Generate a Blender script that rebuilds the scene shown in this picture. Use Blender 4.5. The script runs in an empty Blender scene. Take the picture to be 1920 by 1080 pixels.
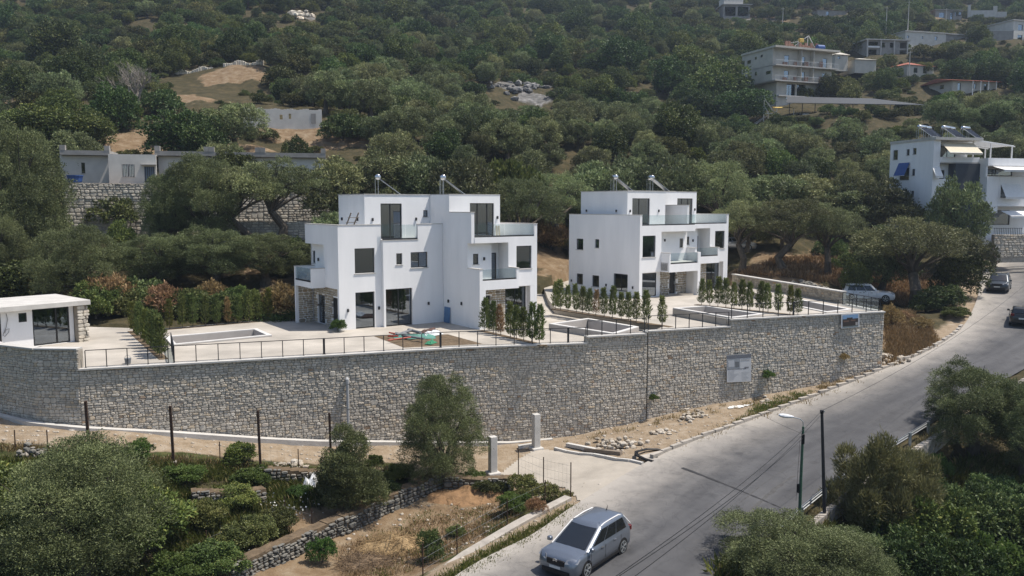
import bpy, bmesh, math, random
import numpy as np
from mathutils import Vector, Matrix
from mathutils.geometry import tessellate_polygon
# ---------------------------------------------------------------- camera, sky, sun, exposure
SC = bpy.context.scene
COL = SC.collection
FPX, CAMZ = 1550.0, 8.5
PITCH = math.atan(155.0 / 1550.0)
cam_data = bpy.data.cameras.new('camera')
cam_data.sensor_width = 36.0
cam_data.lens = 36.0 * FPX / 1920.0
cam_data.clip_start = 0.1
cam_data.clip_end = 3000.0
camera = bpy.data.objects.new('camera', cam_data)
COL.objects.link(camera)
camera.location = (0, 0, CAMZ)
camera.rotation_euler = (math.radians(90) - PITCH, 0, 0)
SC.camera = camera
SUN_EL = math.radians(65.0)
SUN_H = Vector((0.995, 0.07, 0)).normalized()
world = bpy.data.worlds.new("World")
SC.world = world
world.use_nodes = True
wn = world.node_tree
wn.nodes.clear()
w_out = wn.nodes.new('ShaderNodeOutputWorld')
w_bg = wn.nodes.new('ShaderNodeBackground')
w_sky = wn.nodes.new('ShaderNodeTexSky')
w_sky.sky_type = 'NISHITA'
w_sky.sun_disc = False
w_sky.sun_elevation = SUN_EL
w_sky.sun_rotation = math.atan2(SUN_H.x, SUN_H.y)
w_sky.altitude = 50
w_sky.air_density = 1.0
w_sky.dust_density = 1.6
wn.links.new(w_sky.outputs['Color'], w_bg.inputs['Color'])
wn.links.new(w_bg.outputs['Background'], w_out.inputs['Surface'])
w_bg.inputs['Strength'].default_value = 0.10
sun_data = bpy.data.lights.new('sun', 'SUN')
sun_data.energy = 4.1
sun_data.angle = math.radians(0.6)
sun_data.color = (1.0, 0.93, 0.84)
sun = bpy.data.objects.new('sun', sun_data)
COL.objects.link(sun)
sdir = Vector((SUN_H.x * math.cos(SUN_EL), SUN_H.y * math.cos(SUN_EL), math.sin(SUN_EL)))
sun.rotation_euler = sdir.to_track_quat('Z', 'Y').to_euler()
sun.location = (40, 20, 80)
SC.view_settings.view_transform = 'Standard'
SC.view_settings.look = 'None'
SC.view_settings.gamma = 1.0
SC.view_settings.use_curve_mapping = False
SC.view_settings.exposure = 0.5
SC.cycles.max_bounces = 6
SC.cycles.diffuse_bounces = 3
SC.cycles.glossy_bounces = 3
SC.cycles.transmission_bounces = 4
SC.cycles.transparent_max_bounces = 12
SC.cycles.volume_bounces = 0
SC.cycles.use_denoising = True
SC.cycles.caustics_reflective = False
SC.cycles.caustics_refractive = False
# ---------------------------------------------------------------- helpers
R = random.Random(7)
def ray(px, py):
 x = (px - 960) / FPX
 v = (540 - py) / FPX
 c, s = math.cos(PITCH), math.sin(PITCH)
 return np.array([x, c + v * s, -s + v * c])
def spot(px, py, z):
 """where the sight line of a surveyed point meets height z"""
 r = ray(px, py)
 return r * ((z - CAMZ) / r[2]) + np.array([0, 0, CAMZ])
def far(px, py, d):
 r = ray(px, py)
 return r * (d / r[1]) + np.array([0, 0, CAMZ])
def to_px(p):
 c, s = math.cos(PITCH), math.sin(PITCH)
 x, y, z = p[0], p[1], p[2] - CAMZ
 f = y * c - z * s
 u = y * s + z * c
 return 960 + FPX * x / f, 540 - FPX * u / f
def smooth(a, b, x):
 t = np.clip((x - a) / (b - a), 0, 1)
 return t * t * (3 - 2 * t)
# ---- materials
MATS = {}
def nodes_of(m):
 nt = m.node_tree
 return nt, nt.nodes, nt.links, nt.nodes['Principled BSDF']
def mat(name, col, rough=0.85, var=0.12, scale=2.0, bump=0.0, col2=None, spec=0.3, metal=0.0, detail=5, attr=None,
  coat=0.0, bump_scale=None, rand=0.0, stretch=None):
 if name in MATS:
  return MATS[name]
 m = bpy.data.materials.new(name)
 m.use_nodes = True
 nt, N, Lk, P = nodes_of(m)
 P.inputs['Roughness'].default_value = rough
 P.inputs['Specular IOR Level'].default_value = spec
 P.inputs['Metallic'].default_value = metal
 P.inputs['Coat Weight'].default_value = coat
 tc = N.new('ShaderNodeTexCoord')
 vec = tc.outputs['Object']
 if stretch:
  mp = N.new('ShaderNodeMapping')
  mp.inputs['Scale'].default_value = stretch
  Lk.new(vec, mp.inputs['Vector'])
  vec = mp.outputs['Vector']
 no = N.new('ShaderNodeTexNoise')
 no.inputs['Scale'].default_value = scale
 no.inputs['Detail'].default_value = detail
 no.inputs['Roughness'].default_value = 0.6
 Lk.new(vec, no.inputs['Vector'])
 a = tuple(c * (1 - var) for c in col) + (1,)
 b = (tuple(col2) if col2 else tuple(min(1, c * (1 + var)) for c in col)) + (1,)
 ramp = N.new('ShaderNodeMapRange')
 ramp.inputs['From Min'].default_value = 0.3
 ramp.inputs['From Max'].default_value = 0.7
 Lk.new(no.outputs['Fac'], ramp.inputs['Value'])
 mx = N.new('ShaderNodeMix')
 mx.data_type = 'RGBA'
 mx.inputs['A'].default_value = a
 mx.inputs['B'].default_value = b
 fac = ramp.outputs['Result']
 if attr:
  at = N.new('ShaderNodeAttribute')
  at.attribute_name = attr
  ad = N.new('ShaderNodeMath')
  ad.operation = 'MULTIPLY_ADD'
  Lk.new(fac, ad.inputs[0])
  ad.inputs[1].default_value = 0.35
  Lk.new(at.outputs['Fac'], ad.inputs[2])
  fac = ad.outputs[0]
 Lk.new(fac, mx.inputs['Factor'])
 out = mx.outputs['Result']
 if rand:
  oi = N.new('ShaderNodeObjectInfo')
  hs = N.new('ShaderNodeHueSaturation')
  mr = N.new('ShaderNodeMapRange')
  mr.inputs['To Min'].default_value = 1 - rand
  mr.inputs['To Max'].default_value = 1 + rand
  Lk.new(oi.outputs['Random'], mr.inputs['Value'])
  Lk.new(mr.outputs['Result'], hs.inputs['Value'])
  Lk.new(out, hs.inputs['Color'])
  out = hs.outputs['Color']
 Lk.new(out, P.inputs['Base Color'])
 if bump:
  bp = N.new('ShaderNodeBump')
  bp.inputs['Strength'].default_value = min(1, bump)
  bp.inputs['Distance'].default_value = 0.05
  n2 = N.new('ShaderNodeTexNoise')
  n2.inputs['Scale'].default_value = bump_scale or scale * 4
  n2.inputs['Detail'].default_value = 4
  Lk.new(vec, n2.inputs['Vector'])
  Lk.new(n2.outputs['Fac'], bp.inputs['Height'])
  Lk.new(bp.outputs['Normal'], P.inputs['Normal'])
 MATS[name] = m
 return m
def leaf_mat(name, dark, light, yellow=None, transl=0.22, rand=0.22, hue=0.02):
 if name in MATS:
  return MATS[name]
 m = bpy.data.materials.new(name)
 m.use_nodes = True
 nt, N, Lk, P = nodes_of(m)
 at = N.new('ShaderNodeAttribute')
 at.attribute_name = 'tint'
 mx = N.new('ShaderNodeValToRGB')
 e = mx.color_ramp.elements
 e[0].color = tuple(dark) + (1,)
 e[0].position = 0.1
 e[1].color = tuple(light) + (1,)
 e[1].position = 0.8
 if yellow:
  q = e.new(0.97)
  q.color = tuple(yellow) + (1,)
 Lk.new(at.outputs['Fac'], mx.inputs['Fac'])
 oi = N.new('ShaderNodeObjectInfo')
 hs = N.new('ShaderNodeHueSaturation')
 mr = N.new('ShaderNodeMapRange')
 mr.inputs['To Min'].default_value = 1 - rand
 mr.inputs['To Max'].default_value = 1 + rand
 Lk.new(oi.outputs['Random'], mr.inputs['Value'])
 Lk.new(mr.outputs['Result'], hs.inputs['Value'])
 mu = N.new('ShaderNodeMath')
 mu.operation = 'MULTIPLY'
 mu.inputs[1].default_value = 7.31
 Lk.new(oi.outputs['Random'], mu.inputs[0])
 fr = N.new('ShaderNodeMath')
 fr.operation = 'FRACT'
 Lk.new(mu.outputs[0], fr.inputs[0])
 m2 = N.new('ShaderNodeMapRange')
 m2.inputs['To Min'].default_value = 0.5 - hue
 m2.inputs['To Max'].default_value = 0.5 + hue
 Lk.new(fr.outputs[0], m2.inputs['Value'])
 Lk.new(m2.outputs['Result'], hs.inputs['Hue'])
 Lk.new(mx.outputs['Color'], hs.inputs['Color'])
 P.inputs['Roughness'].default_value = 0.55
 P.inputs['Specular IOR Level'].default_value = 0.25
 Lk.new(hs.outputs['Color'], P.inputs['Base Color'])
 tr = N.new('ShaderNodeBsdfTranslucent')
 Lk.new(hs.outputs['Color'], tr.inputs['Color'])
 ms = N.new('ShaderNodeMixShader')
 ms.inputs['Fac'].default_value = transl
 Lk.new(P.outputs['BSDF'], ms.inputs[1])
 Lk.new(tr.outputs['BSDF'], ms.inputs[2])
 Lk.new(ms.outputs['Shader'], N['Material Output'].inputs['Surface'])
 MATS[name] = m
 return m
def glass_mat(name, tint=(0.5, 0.55, 0.58), rough=0.02, clear=0.75, boost=0.1):
 if name in MATS:
  return MATS[name]
 m = bpy.data.materials.new(name)
 m.use_nodes = True
 nt = m.node_tree
 N, Lk = nt.nodes, nt.links
 N.remove(N['Principled BSDF'])
 tr = N.new('ShaderNodeBsdfTransparent')
 tr.inputs['Color'].default_value = tuple(tint) + (1,)
 gl = N.new('ShaderNodeBsdfGlossy')
 gl.inputs['Roughness'].default_value = rough
 gl.inputs['Color'].default_value = (0.78, 0.88, 1, 1)
 # reflectance rising towards grazing angles, the same from both sides of the sheet
 lw = N.new('ShaderNodeLayerWeight')
 lw.inputs['Blend'].default_value = 0.5
 pw = N.new('ShaderNodeMath')
 pw.operation = 'POWER'
 pw.inputs[1].default_value = 4.0
 Lk.new(lw.outputs['Facing'], pw.inputs[0])
 ad = N.new('ShaderNodeMath')
 ad.operation = 'MULTIPLY_ADD'
 ad.inputs[1].default_value = 0.9
 ad.inputs[2].default_value = boost
 ad.use_clamp = True
 Lk.new(pw.outputs[0], ad.inputs[0])
 ms = N.new('ShaderNodeMixShader')
 Lk.new(ad.outputs[0], ms.inputs['Fac'])
 Lk.new(tr.outputs[0], ms.inputs[1])
 Lk.new(gl.outputs[0], ms.inputs[2])
 Lk.new(ms.outputs[0], N['Material Output'].inputs['Surface'])
 MATS[name] = m
 return m
# ---- objects
def tag(o, label=None, cat=None, group=None, kind=None):
 if label:
  o['label'] = label
 if cat:
  o['category'] = cat
 if group:
  o['group'] = group
 if kind:
  o['kind'] = kind
 return o
def thing(name, label, cat, loc=(0, 0, 0), rotz=0.0, group=None, kind=None):
 o = bpy.data.objects.new(name, None)
 o.empty_display_size = 0.3
 COL.objects.link(o)
 o.location = loc
 o.rotation_euler = (0, 0, rotz)
 return tag(o, label, cat, group, kind)
def link(name, me, parent=None, loc=None, rot=None, scale=None):
 o = bpy.data.objects.new(name, me)
 COL.objects.link(o)
 if parent is not None:
  o.parent = parent
 if loc is not None:
  o.location = loc
 if rot is not None:
  o.rotation_euler = rot
 if scale is not None:
  o.scale = scale
 return o
KIDS = {}
def kids(o):
 return list(o.children)
def copy_thing(o, loc=None, rotz=None, scale=None, label=None, group=None):
 c = o.copy()
 COL.objects.link(c)
 if loc is not None:
  c.location = loc
 if rotz is not None:
  c.rotation_euler = (0, 0, rotz)
 if scale is not None:
  c.scale = scale if hasattr(scale, '__len__') else (scale,) * 3
 if label:
  c['label'] = label
 if group:
  c['group'] = group
 for k in o.children:
  d = k.copy()
  COL.objects.link(d)
  d.parent = c
  for g in k.children:
   e = g.copy()
   COL.objects.link(e)
   e.parent = d
 return c
class MB:
 """collects faces and links them as one mesh object"""
 def __init__(s):
  s.v, s.f, s.m, s.t = [], [], [], []
  s.tint = None
 def face(s, pts, mi=0, tint=0.5):
  k = len(s.v)
  s.v += [tuple(p) for p in pts]
  s.t += [tint] * len(pts)
  s.f.append(tuple(range(k, k + len(pts))))
  s.m.append(mi)
 def add(s, vs, fs, mi=0, tint=0.5):
  k = len(s.v)
  s.v += [tuple(p) for p in vs]
  s.t += [tint] * len(vs)
  for f in fs:
   s.f.append(tuple(i + k for i in f))
   s.m.append(mi)
 def box(s, x0, x1, y0, y1, z0, z1, mi=0, tint=0.5):
  s.add([(x0, y0, z0), (x1, y0, z0), (x1, y1, z0), (x0, y1, z0), (x0, y0, z1), (x1, y0, z1), (x1, y1, z1), (x0, y1, z1)],
    [(0, 3, 2, 1), (4, 5, 6, 7), (0, 1, 5, 4), (1, 2, 6, 5), (2, 3, 7, 6), (3, 0, 4, 7)], mi, tint)
  return s
 def bevbox(s, x0, x1, y0, y1, z0, z1, b=0.02, mi=0):
  """box with chamfered vertical and top edges"""
  p = [(x0 + b, y0), (x1 - b, y0), (x1, y0 + b), (x1, y1 - b), (x1 - b, y1), (x0 + b, y1), (x0, y1 - b), (x0, y0 + b)]
  cx, cy = (x0 + x1) / 2, (y0 + y1) / 2
  q = []
  for x, y in p:
   q.append((x + (b if x < cx else -b), y + (b if y < cy else -b)))
  vs = [(x, y, z0) for x, y in p] + [(x, y, z1 - b) for x, y in p] + [(x, y, z1) for x, y in q]
  fs = [tuple(range(7, -1, -1)), tuple(range(16, 24))]
  for i in range(8):
   j = (i + 1) % 8
   fs += [(i, j, j + 8, i + 8), (i + 8, j + 8, j + 16, i + 16)]
  s.add(vs, fs, mi)
  return s
 def prism(s, poly, z0, z1, mi=0, zf0=None, zf1=None):
  n = len(poly)
  a = [(p[0], p[1], zf0(p) if zf0 else z0) for p in poly]
  b = [(p[0], p[1], zf1(p) if zf1 else z1) for p in poly]
  s.add(a + b, [tuple(range(n - 1, -1, -1)), tuple(range(n, 2 * n))] + [(i, (i + 1) % n, n + (i + 1) % n, n + i) for i in range(n)], mi)
  return s
 def tube(s, pts, r, n=8, mi=0, cap=True, tint=0.5):
  pts = [Vector(p) for p in pts]
  rs = r if hasattr(r, '__len__') else [r] * len(pts)
  rings = []
  prev = None
  for i, p in enumerate(pts):
   d = (pts[min(i + 1, len(pts) - 1)] - pts[max(i - 1, 0)]).normalized()
   if prev is None:
    a = d.orthogonal().normalized()
   else:
    a = (prev - d * prev.dot(d))
    a = a.normalized() if a.length > 1e-6 else d.orthogonal().normalized()
   prev = a
   b = d.cross(a)
   rings.append([p + (a * math.cos(2 * math.pi * k / n) + b * math.sin(2 * math.pi * k / n)) * rs[i] for k in range(n)])
  vs = [v for q in rings for v in q]
  fs = []
  for i in range(len(pts) - 1):
   for k in range(n):
    fs.append((i * n + k, i * n + (k + 1) % n, (i + 1) * n + (k + 1) % n, (i + 1) * n + k))
  if cap:
   fs.append(tuple(range(n - 1, -1, -1)))
   fs.append(tuple(range((len(pts) - 1) * n, len(pts) * n)))
  s.add(vs, fs, mi, tint)
  return s
 def bar(s, a, b, w, h, mi=0, up=(0, 0, 1)):
  """rectangular bar from a to b"""
  a, b = Vector(a), Vector(b)
  d = (b - a).normalized()
  u = Vector(up)
  sd = d.cross(u)
  if sd.length < 1e-4:
   sd = Vector((1, 0, 0))
  sd.normalize()
  up2 = sd.cross(d)
  vs = []
  for p in (a, b):
   for i, j in ((-1, -1), (1, -1), (1, 1), (-1, 1)):
    vs.append(p + sd * (i * w / 2) + up2 * (j * h / 2))
  s.add(vs, [(0, 1, 2, 3), (7, 6, 5, 4), (0, 4, 5, 1), (1, 5, 6, 2), (2, 6, 7, 3), (3, 7, 4, 0)], mi)
  return s
 def panel(s, P0, du, dn, w, h, th, holes=(), mi=0):
  """wall panel: P0 lower corner of the outer face, du along, dn outward, thickness th inwards, rectangular holes"""
  P0, du, dn = Vector(P0), Vector(du), Vector(dn)
  xs = sorted(set([0, w] + [c for q in holes for c in (max(0, q[0]), min(w, q[1]))]))
  zs = sorted(set([0, h] + [c for q in holes for c in (max(0, q[2]), min(h, q[3]))]))
  def P(x, z, k):
   return P0 + du * x + Vector((0, 0, z)) - dn * (th * k)
  def solid(i, j):
   if i < 0 or j < 0 or i >= len(xs) - 1 or j >= len(zs) - 1:
    return False
   cx, cz = (xs[i] + xs[i + 1]) / 2, (zs[j] + zs[j + 1]) / 2
   return not any(q[0] < cx < q[1] and q[2] < cz < q[3] for q in holes)
  for i in range(len(xs) - 1):
   for j in range(len(zs) - 1):
    if not solid(i, j):
     continue
    a, b, c, d = xs[i], xs[i + 1], zs[j], zs[j + 1]
    s.face([P(a, c, 0), P(b, c, 0), P(b, d, 0), P(a, d, 0)], mi)
    s.face([P(a, d, 1), P(b, d, 1), P(b, c, 1), P(a, c, 1)], mi)
    if not solid(i - 1, j):
     s.face([P(a, c, 0), P(a, d, 0), P(a, d, 1), P(a, c, 1)], mi)
    if not solid(i + 1, j):
     s.face([P(b, d, 0), P(b, c, 0), P(b, c, 1), P(b, d, 1)], mi)
    if not solid(i, j - 1):
     s.face([P(b, c, 0), P(a, c, 0), P(a, c, 1), P(b, c, 1)], mi)
    if not solid(i, j + 1):
     s.face([P(a, d, 0), P(b, d, 0), P(b, d, 1), P(a, d, 1)], mi)
  return s
 def mesh(s, name, mats, smooth=False):
  me = bpy.data.meshes.new(name)
  me.from_pydata(s.v, [], s.f)
  for m in (mats if isinstance(mats, (list, tuple)) else [mats]):
   me.materials.append(m)
  if len(s.m) and max(s.m) > 0:
   me.polygons.foreach_set('material_index', s.m)
  if smooth:
   me.polygons.foreach_set('use_smooth', [True] * len(s.f))
  at = me.attributes.new('tint', 'FLOAT', 'POINT')
  at.data.foreach_set('value', s.t)
  me.update()
  return me
 def build(s, name, mats, parent=None, smooth=False, **kw):
  return link(name, s.mesh(name, mats, smooth), parent, **kw)
def weld_smooth(o, angle=40):
 bm = bmesh.new()
 bm.from_mesh(o.data)
 bmesh.ops.remove_doubles(bm, verts=bm.verts, dist=0.0005)
 bm.to_mesh(o.data)
 bm.free()
 o.data.polygons.foreach_set('use_smooth', [True] * len(o.data.polygons))
 try:
  o.data.set_sharp_from_angle(angle=math.radians(angle))
 except Exception:
  pass
def np_mesh(name, verts, faces, mats, tint=None):
 """fast mesh from an (n,3) array and an (m,k) array of equal-sized faces"""
 me = bpy.data.meshes.new(name)
 n, m, k = len(verts), len(faces), faces.shape[1]
 me.vertices.add(n)
 me.vertices.foreach_set('co', np.asarray(verts, dtype=np.float32).ravel())
 me.loops.add(m * k)
 me.loops.foreach_set('vertex_index', np.asarray(faces, dtype=np.int32).ravel())
 me.polygons.add(m)
 me.polygons.foreach_set('loop_start', np.arange(0, m * k, k, dtype=np.int32))
 if tint is not None:
  at = me.attributes.new('tint', 'FLOAT', 'POINT')
  at.data.foreach_set('value', np.asarray(tint, dtype=np.float32))
 for q in (mats if isinstance(mats, (list, tuple)) else [mats]):
  me.materials.append(q)
 me.update(calc_edges=True)
 return me
# ---------------------------------------------------------------- terrain
def rbf_fit(pts, lam=0.02):
 P = np.array(pts, float)
 X = P[:, :2] / 50.0
 n = len(P)
 D = np.linalg.norm(X[:, None] - X[None], axis=2)
 K = np.where(D > 0, D ** 2 * np.log(D + 1e-9), 0) + lam * np.eye(n)
 A = np.zeros((n + 3, n + 3))
 A[:n, :n] = K
 A[:n, n] = 1
 A[:n, n + 1:] = X
 A[n, :n] = 1
 A[n + 1:, :n] = X.T
 b = np.zeros(n + 3)
 b[:n] = P[:, 2]
 return X, np.linalg.solve(A, b)
def rbf_eval(fit, x, y):
 X, w = fit
 sh = np.shape(x)
 q = np.stack([np.ravel(x), np.ravel(y)], 1) / 50.0
 out = np.empty(len(q))
 for i in range(0, len(q), 20000):
  c = q[i:i + 20000]
  D = np.linalg.norm(c[:, None] - X[None], axis=2)
  K = np.where(D > 0, D ** 2 * np.log(D + 1e-9), 0)
  out[i:i + 20000] = K @ w[:len(X)] + w[len(X)] + c @ w[len(X) + 1:]
 return out.reshape(sh)
# front line of the retaining wall (plan) with the height of its foot
WALL = [(-46, 58.5, -1.8), (-38, 52.4, -2.2), (-32, 47.4, -2.5), (-27.7, 43.9, -2.8), (-24.9, 42.6, -2.95), (-22.6, 42.5, -3.15), (-18.3, 43.9, -3.8),
  (-13.7, 45.45, -4.6), (-11.0, 46.35, -5.0), (-3.5, 48.95, -5.85), (0.0, 49.8, -6.1), (4.64, 50.75, -5.95), (8.9, 52.15, -5.15),
  (14.5, 54.15, -4.65), (17.4, 55.1, -4.4), (26.4, 58.2, -3.05)]
# road edges: (x, y, z)
ROAD_L = [spot(*q) for q in [(560, 1300, -6.1), (860, 1075, -6.0), (1000, 1000, -5.9), (1085, 942, -5.7), (1240, 852, -5.25), (1400, 790, -4.75), (1520, 746, -4.2), (1655, 693, -3.1),
        (1750, 652, -2.3), (1805, 612, -1.55), (1832, 560, -0.3), (1842, 515, 0.8), (1872, 490, 1.5), (1935, 476, 2.0), (2010, 470, 2.3)]]
ROAD_R = [spot(*q) for q in [(1180, 1300, -6.6), (1345, 1080, -6.3), (1410, 1030, -6.15), (1470, 982, -5.95), (1565, 906, -5.45), (1690, 828, -4.85), (1785, 770, -4.25), (1905, 700, -3.1),
        (1990, 655, -2.2), (2060, 610, -1.3), (2100, 560, -0.2), (2110, 515, 0.8), (2120, 490, 1.5), (2140, 476, 2.0), (2200, 468, 2.3)]]
def resample(P, n):
 P = np.array(P, float)
 # Catmull-Rom through the points, n samples per span
 out = []
 for i in range(len(P) - 1):
  p0, p1, p2, p3 = P[max(i - 1, 0)], P[i], P[i + 1], P[min(i + 2, len(P) - 1)]
  for k in range(n):
   t = k / n
   out.append(0.5 * (2 * p1 + (p2 - p0) * t + (2 * p0 - 5 * p1 + 4 * p2 - p3) * t * t + (3 * p1 - p0 - 3 * p2 + p3) * t ** 3))
 out.append(P[-1])
 return np.array(out)
RL = resample(ROAD_L, 10)
RR = resample(ROAD_R, 10)
low_pts = [w for w in WALL] + [tuple(p) for p in ROAD_L] + [tuple(p) for p in ROAD_R]
for q in [(0, 825, -3.0), (150, 845, -3.35), (330, 866, -4.1), (600, 880, -5.3), (740, 885, -5.8), (900, 885, -6.15), (1010, 868, -6.15), (1100, 918, -5.95), (1150, 870, -5.75),
   (50, 900, -4.3), (300, 920, -4.9), (500, 905, -5.9), (650, 930, -6.3), (100, 1000, -5.3), (300, 1010, -5.8), (480, 990, -6.2), (400, 1085, -6.7), (100, 1090, -6.0),
   (700, 1000, -7.3), (850, 960, -7.1), (640, 1080, -7.8), (950, 965, -6.9), (1030, 935, -6.5), (790, 1080, -7.4),
   (1560, 1000, -7.7), (1700, 1000, -8.6), (1900, 1000, -8.6), (1830, 880, -6.6), (1915, 800, -5.6), (1400, 1090, -8.2), (1620, 930, -7.6), (1720, 880, -7.0)]:
 low_pts.append(tuple(spot(*q)))
low_pts += [(0, 12, -9.5), (-30, 16, -8.5), (34, 16, -12), (-60, 30, -5), (60, 35, -9), (80, 60, -3), (-60, 55, -2)]
LOW = rbf_fit(low_pts)
hill_pts = [(-28, 56, 0.0), (-20, 63, 0.2), (-10, 70, 0.5), (0, 76, 0.5), (10, 84, 0.8), (20, 90, 1.2), (-40, 60, 0.0), (28.5, 61, -1.3), (29, 66, -1.2), (20, 100, 2.2)]
for q in [(60, 595, 62), (0, 500, 72), (250, 450, 78.5), (600, 440, 80), (300, 520, 72), (600, 480, 76), (900, 480, 84), (-80, 450, 78),
   (1000, 460, 92), (1060, 440, 96), (1300, 420, 100), (1450, 485, 88), (1600, 480, 92), (1700, 470, 95), (1800, 445, 96), (1880, 432, 98), (1950, 440, 100),
   (340, 285, 99), (150, 300, 94), (560, 300, 103), (-80, 320, 92), (600, 235, 112), (480, 232, 112), (540, 275, 101), (420, 262, 103), (250, 195, 118),
   (450, 130, 150), (400, 165, 140), (570, 30, 240), (0, 0, 250), (0, 150, 150), (300, 60, 205), (900, 10, 330), (700, 200, 140), (960, 165, 175), (700, 90, 215), (1000, 80, 250),
   (1200, 300, 115), (800, 330, 97), (1000, 330, 106), (1000, 250, 132), (1450, 250, 150), (1480, 221, 150), (1480, 217, 162), (1720, 219, 152), (1720, 215, 164), (1650, 569, 80), (1700, 561, 83), (1600, 566, 78), (1760, 590, 74), (1560, 530, 82), (1500, 520, 83), (1350, 320, 118), (1600, 320, 122), (1900, 250, 135),
   (1480, 190, 172), (1400, 190, 178), (1720, 145, 200), (1800, 170, 180), (1640, 105, 222), (1750, 83, 240), (1775, 38, 300), (1385, 32, 300), (1560, 30, 310), (1900, 80, 240),
   (1200, 150, 190), (1200, 60, 280), (1200, 0, 360), (1900, 0, 350), (1500, 120, 215), (2100, 200, 190), (2100, 50, 300), (-150, 100, 190)]:
 hill_pts.append(tuple(far(*q)))
for x in (-420, -200, 0, 200, 420):
 hill_pts += [(x, 650, 225 - abs(x) * 0.03), (x, 480, 150)]
hill_pts += [(170, 110, 6), (120, 95, 3), (-150, 80, 4)]
HILL = rbf_fit(hill_pts, 0.004)
DIV = [(w[0], w[1]) for w in WALL] + [(p[0] - 0.6, p[1] + 0.6) for p in RL[75:]] + [(400, 400)]
DIVX = np.array([p[0] for p in DIV])
DIVY = np.array([p[1] for p in DIV])
W2 = [(w[0], w[1]) for w in WALL]
T1 = W2[:12] + [(6.46, 51.3), (8.65, 52.15), (10.2, 54.6), (3.3, 64.6), (3.0, 70), (6, 79.5), (0, 79), (-6, 70.5), (-15.6, 61.9), (-18.9, 60.9), (-24.4, 56.6), (-32, 58), (-44, 62)]
T2 = [(8.75, 52.15), (14.5, 54.15), (11.6, 59.75), (14.3, 61.25), (21, 66), (22, 80), (21, 91), (6, 88), (3.1, 80), (3.1, 70), (3.4, 64.6), (10.3, 54.7)]
T3 = [(14.55, 54.15), (26.4, 58.2), (25.3, 63.2), (21.2, 78.5), (20.9, 66), (14.4, 61.2), (11.7, 59.75)]
def inside(poly, x, y):
 x, y = np.asarray(x, float), np.asarray(y, float)
 res = np.zeros(np.shape(x), bool)
 n = len(poly)
 for i in range(n):
  x1, y1 = poly[i]
  x2, y2 = poly[(i + 1) % n]
  if y1 == y2:
   continue
  c = ((y1 > y) != (y2 > y)) & (x < (x2 - x1) * (y - y1) / (y2 - y1) + x1)
  res ^= c
 return res
def seg_dist(P, x, y):
 """distance to a polyline, and the index of the closest sample segment + parameter"""
 x, y = np.asarray(x, float), np.asarray(y, float)
 best = np.full(np.shape(x), 1e9)
 bi = np.zeros(np.shape(x))
 for i in range(len(P) - 1):
  ax, ay = P[i][0], P[i][1]
  dx, dy = P[i + 1][0] - ax, P[i + 1][1] - ay
  t = np.clip(((x - ax) * dx + (y - ay) * dy) / (dx * dx + dy * dy + 1e-12), 0, 1)
  d = np.hypot(x - ax - t * dx, y - ay - t * dy)
  m = d < best
  best = np.where(m, d, best)
  bi = np.where(m, i + t, bi)
 return best, bi
ROADPOLY = [tuple(p[:2]) for p in RL] + [tuple(p[:2]) for p in RR[::-1]]
RC = (RL + RR) / 2
ROADG = np.array([RL[i] * (1 - t) + RR[i] * t for i in range(0, len(RL), 2) for t in np.linspace(0, 1, 9)])
BOXR = (W2[0][0], 30)
UNION = [T1, T2, T3]
def fbm(x, y, s, seed=0.0):
 """cheap smooth pseudo-noise for relief"""
 o = 0
 a = 1.0
 for k in range(4):
  o = o + a * (np.sin(x * s + 1.7 * np.sin(y * s * 0.83 + seed + k) + k * 2.1) * np.cos(y * s * 1.13 + 1.3 * np.sin(x * s * 0.71 + seed * 2 + k)))
  s, a = s * 2.03, a * 0.5
 return o
OWA, OWB = far(112, 343, 78.5), far(645, 343, 89.6)
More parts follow.
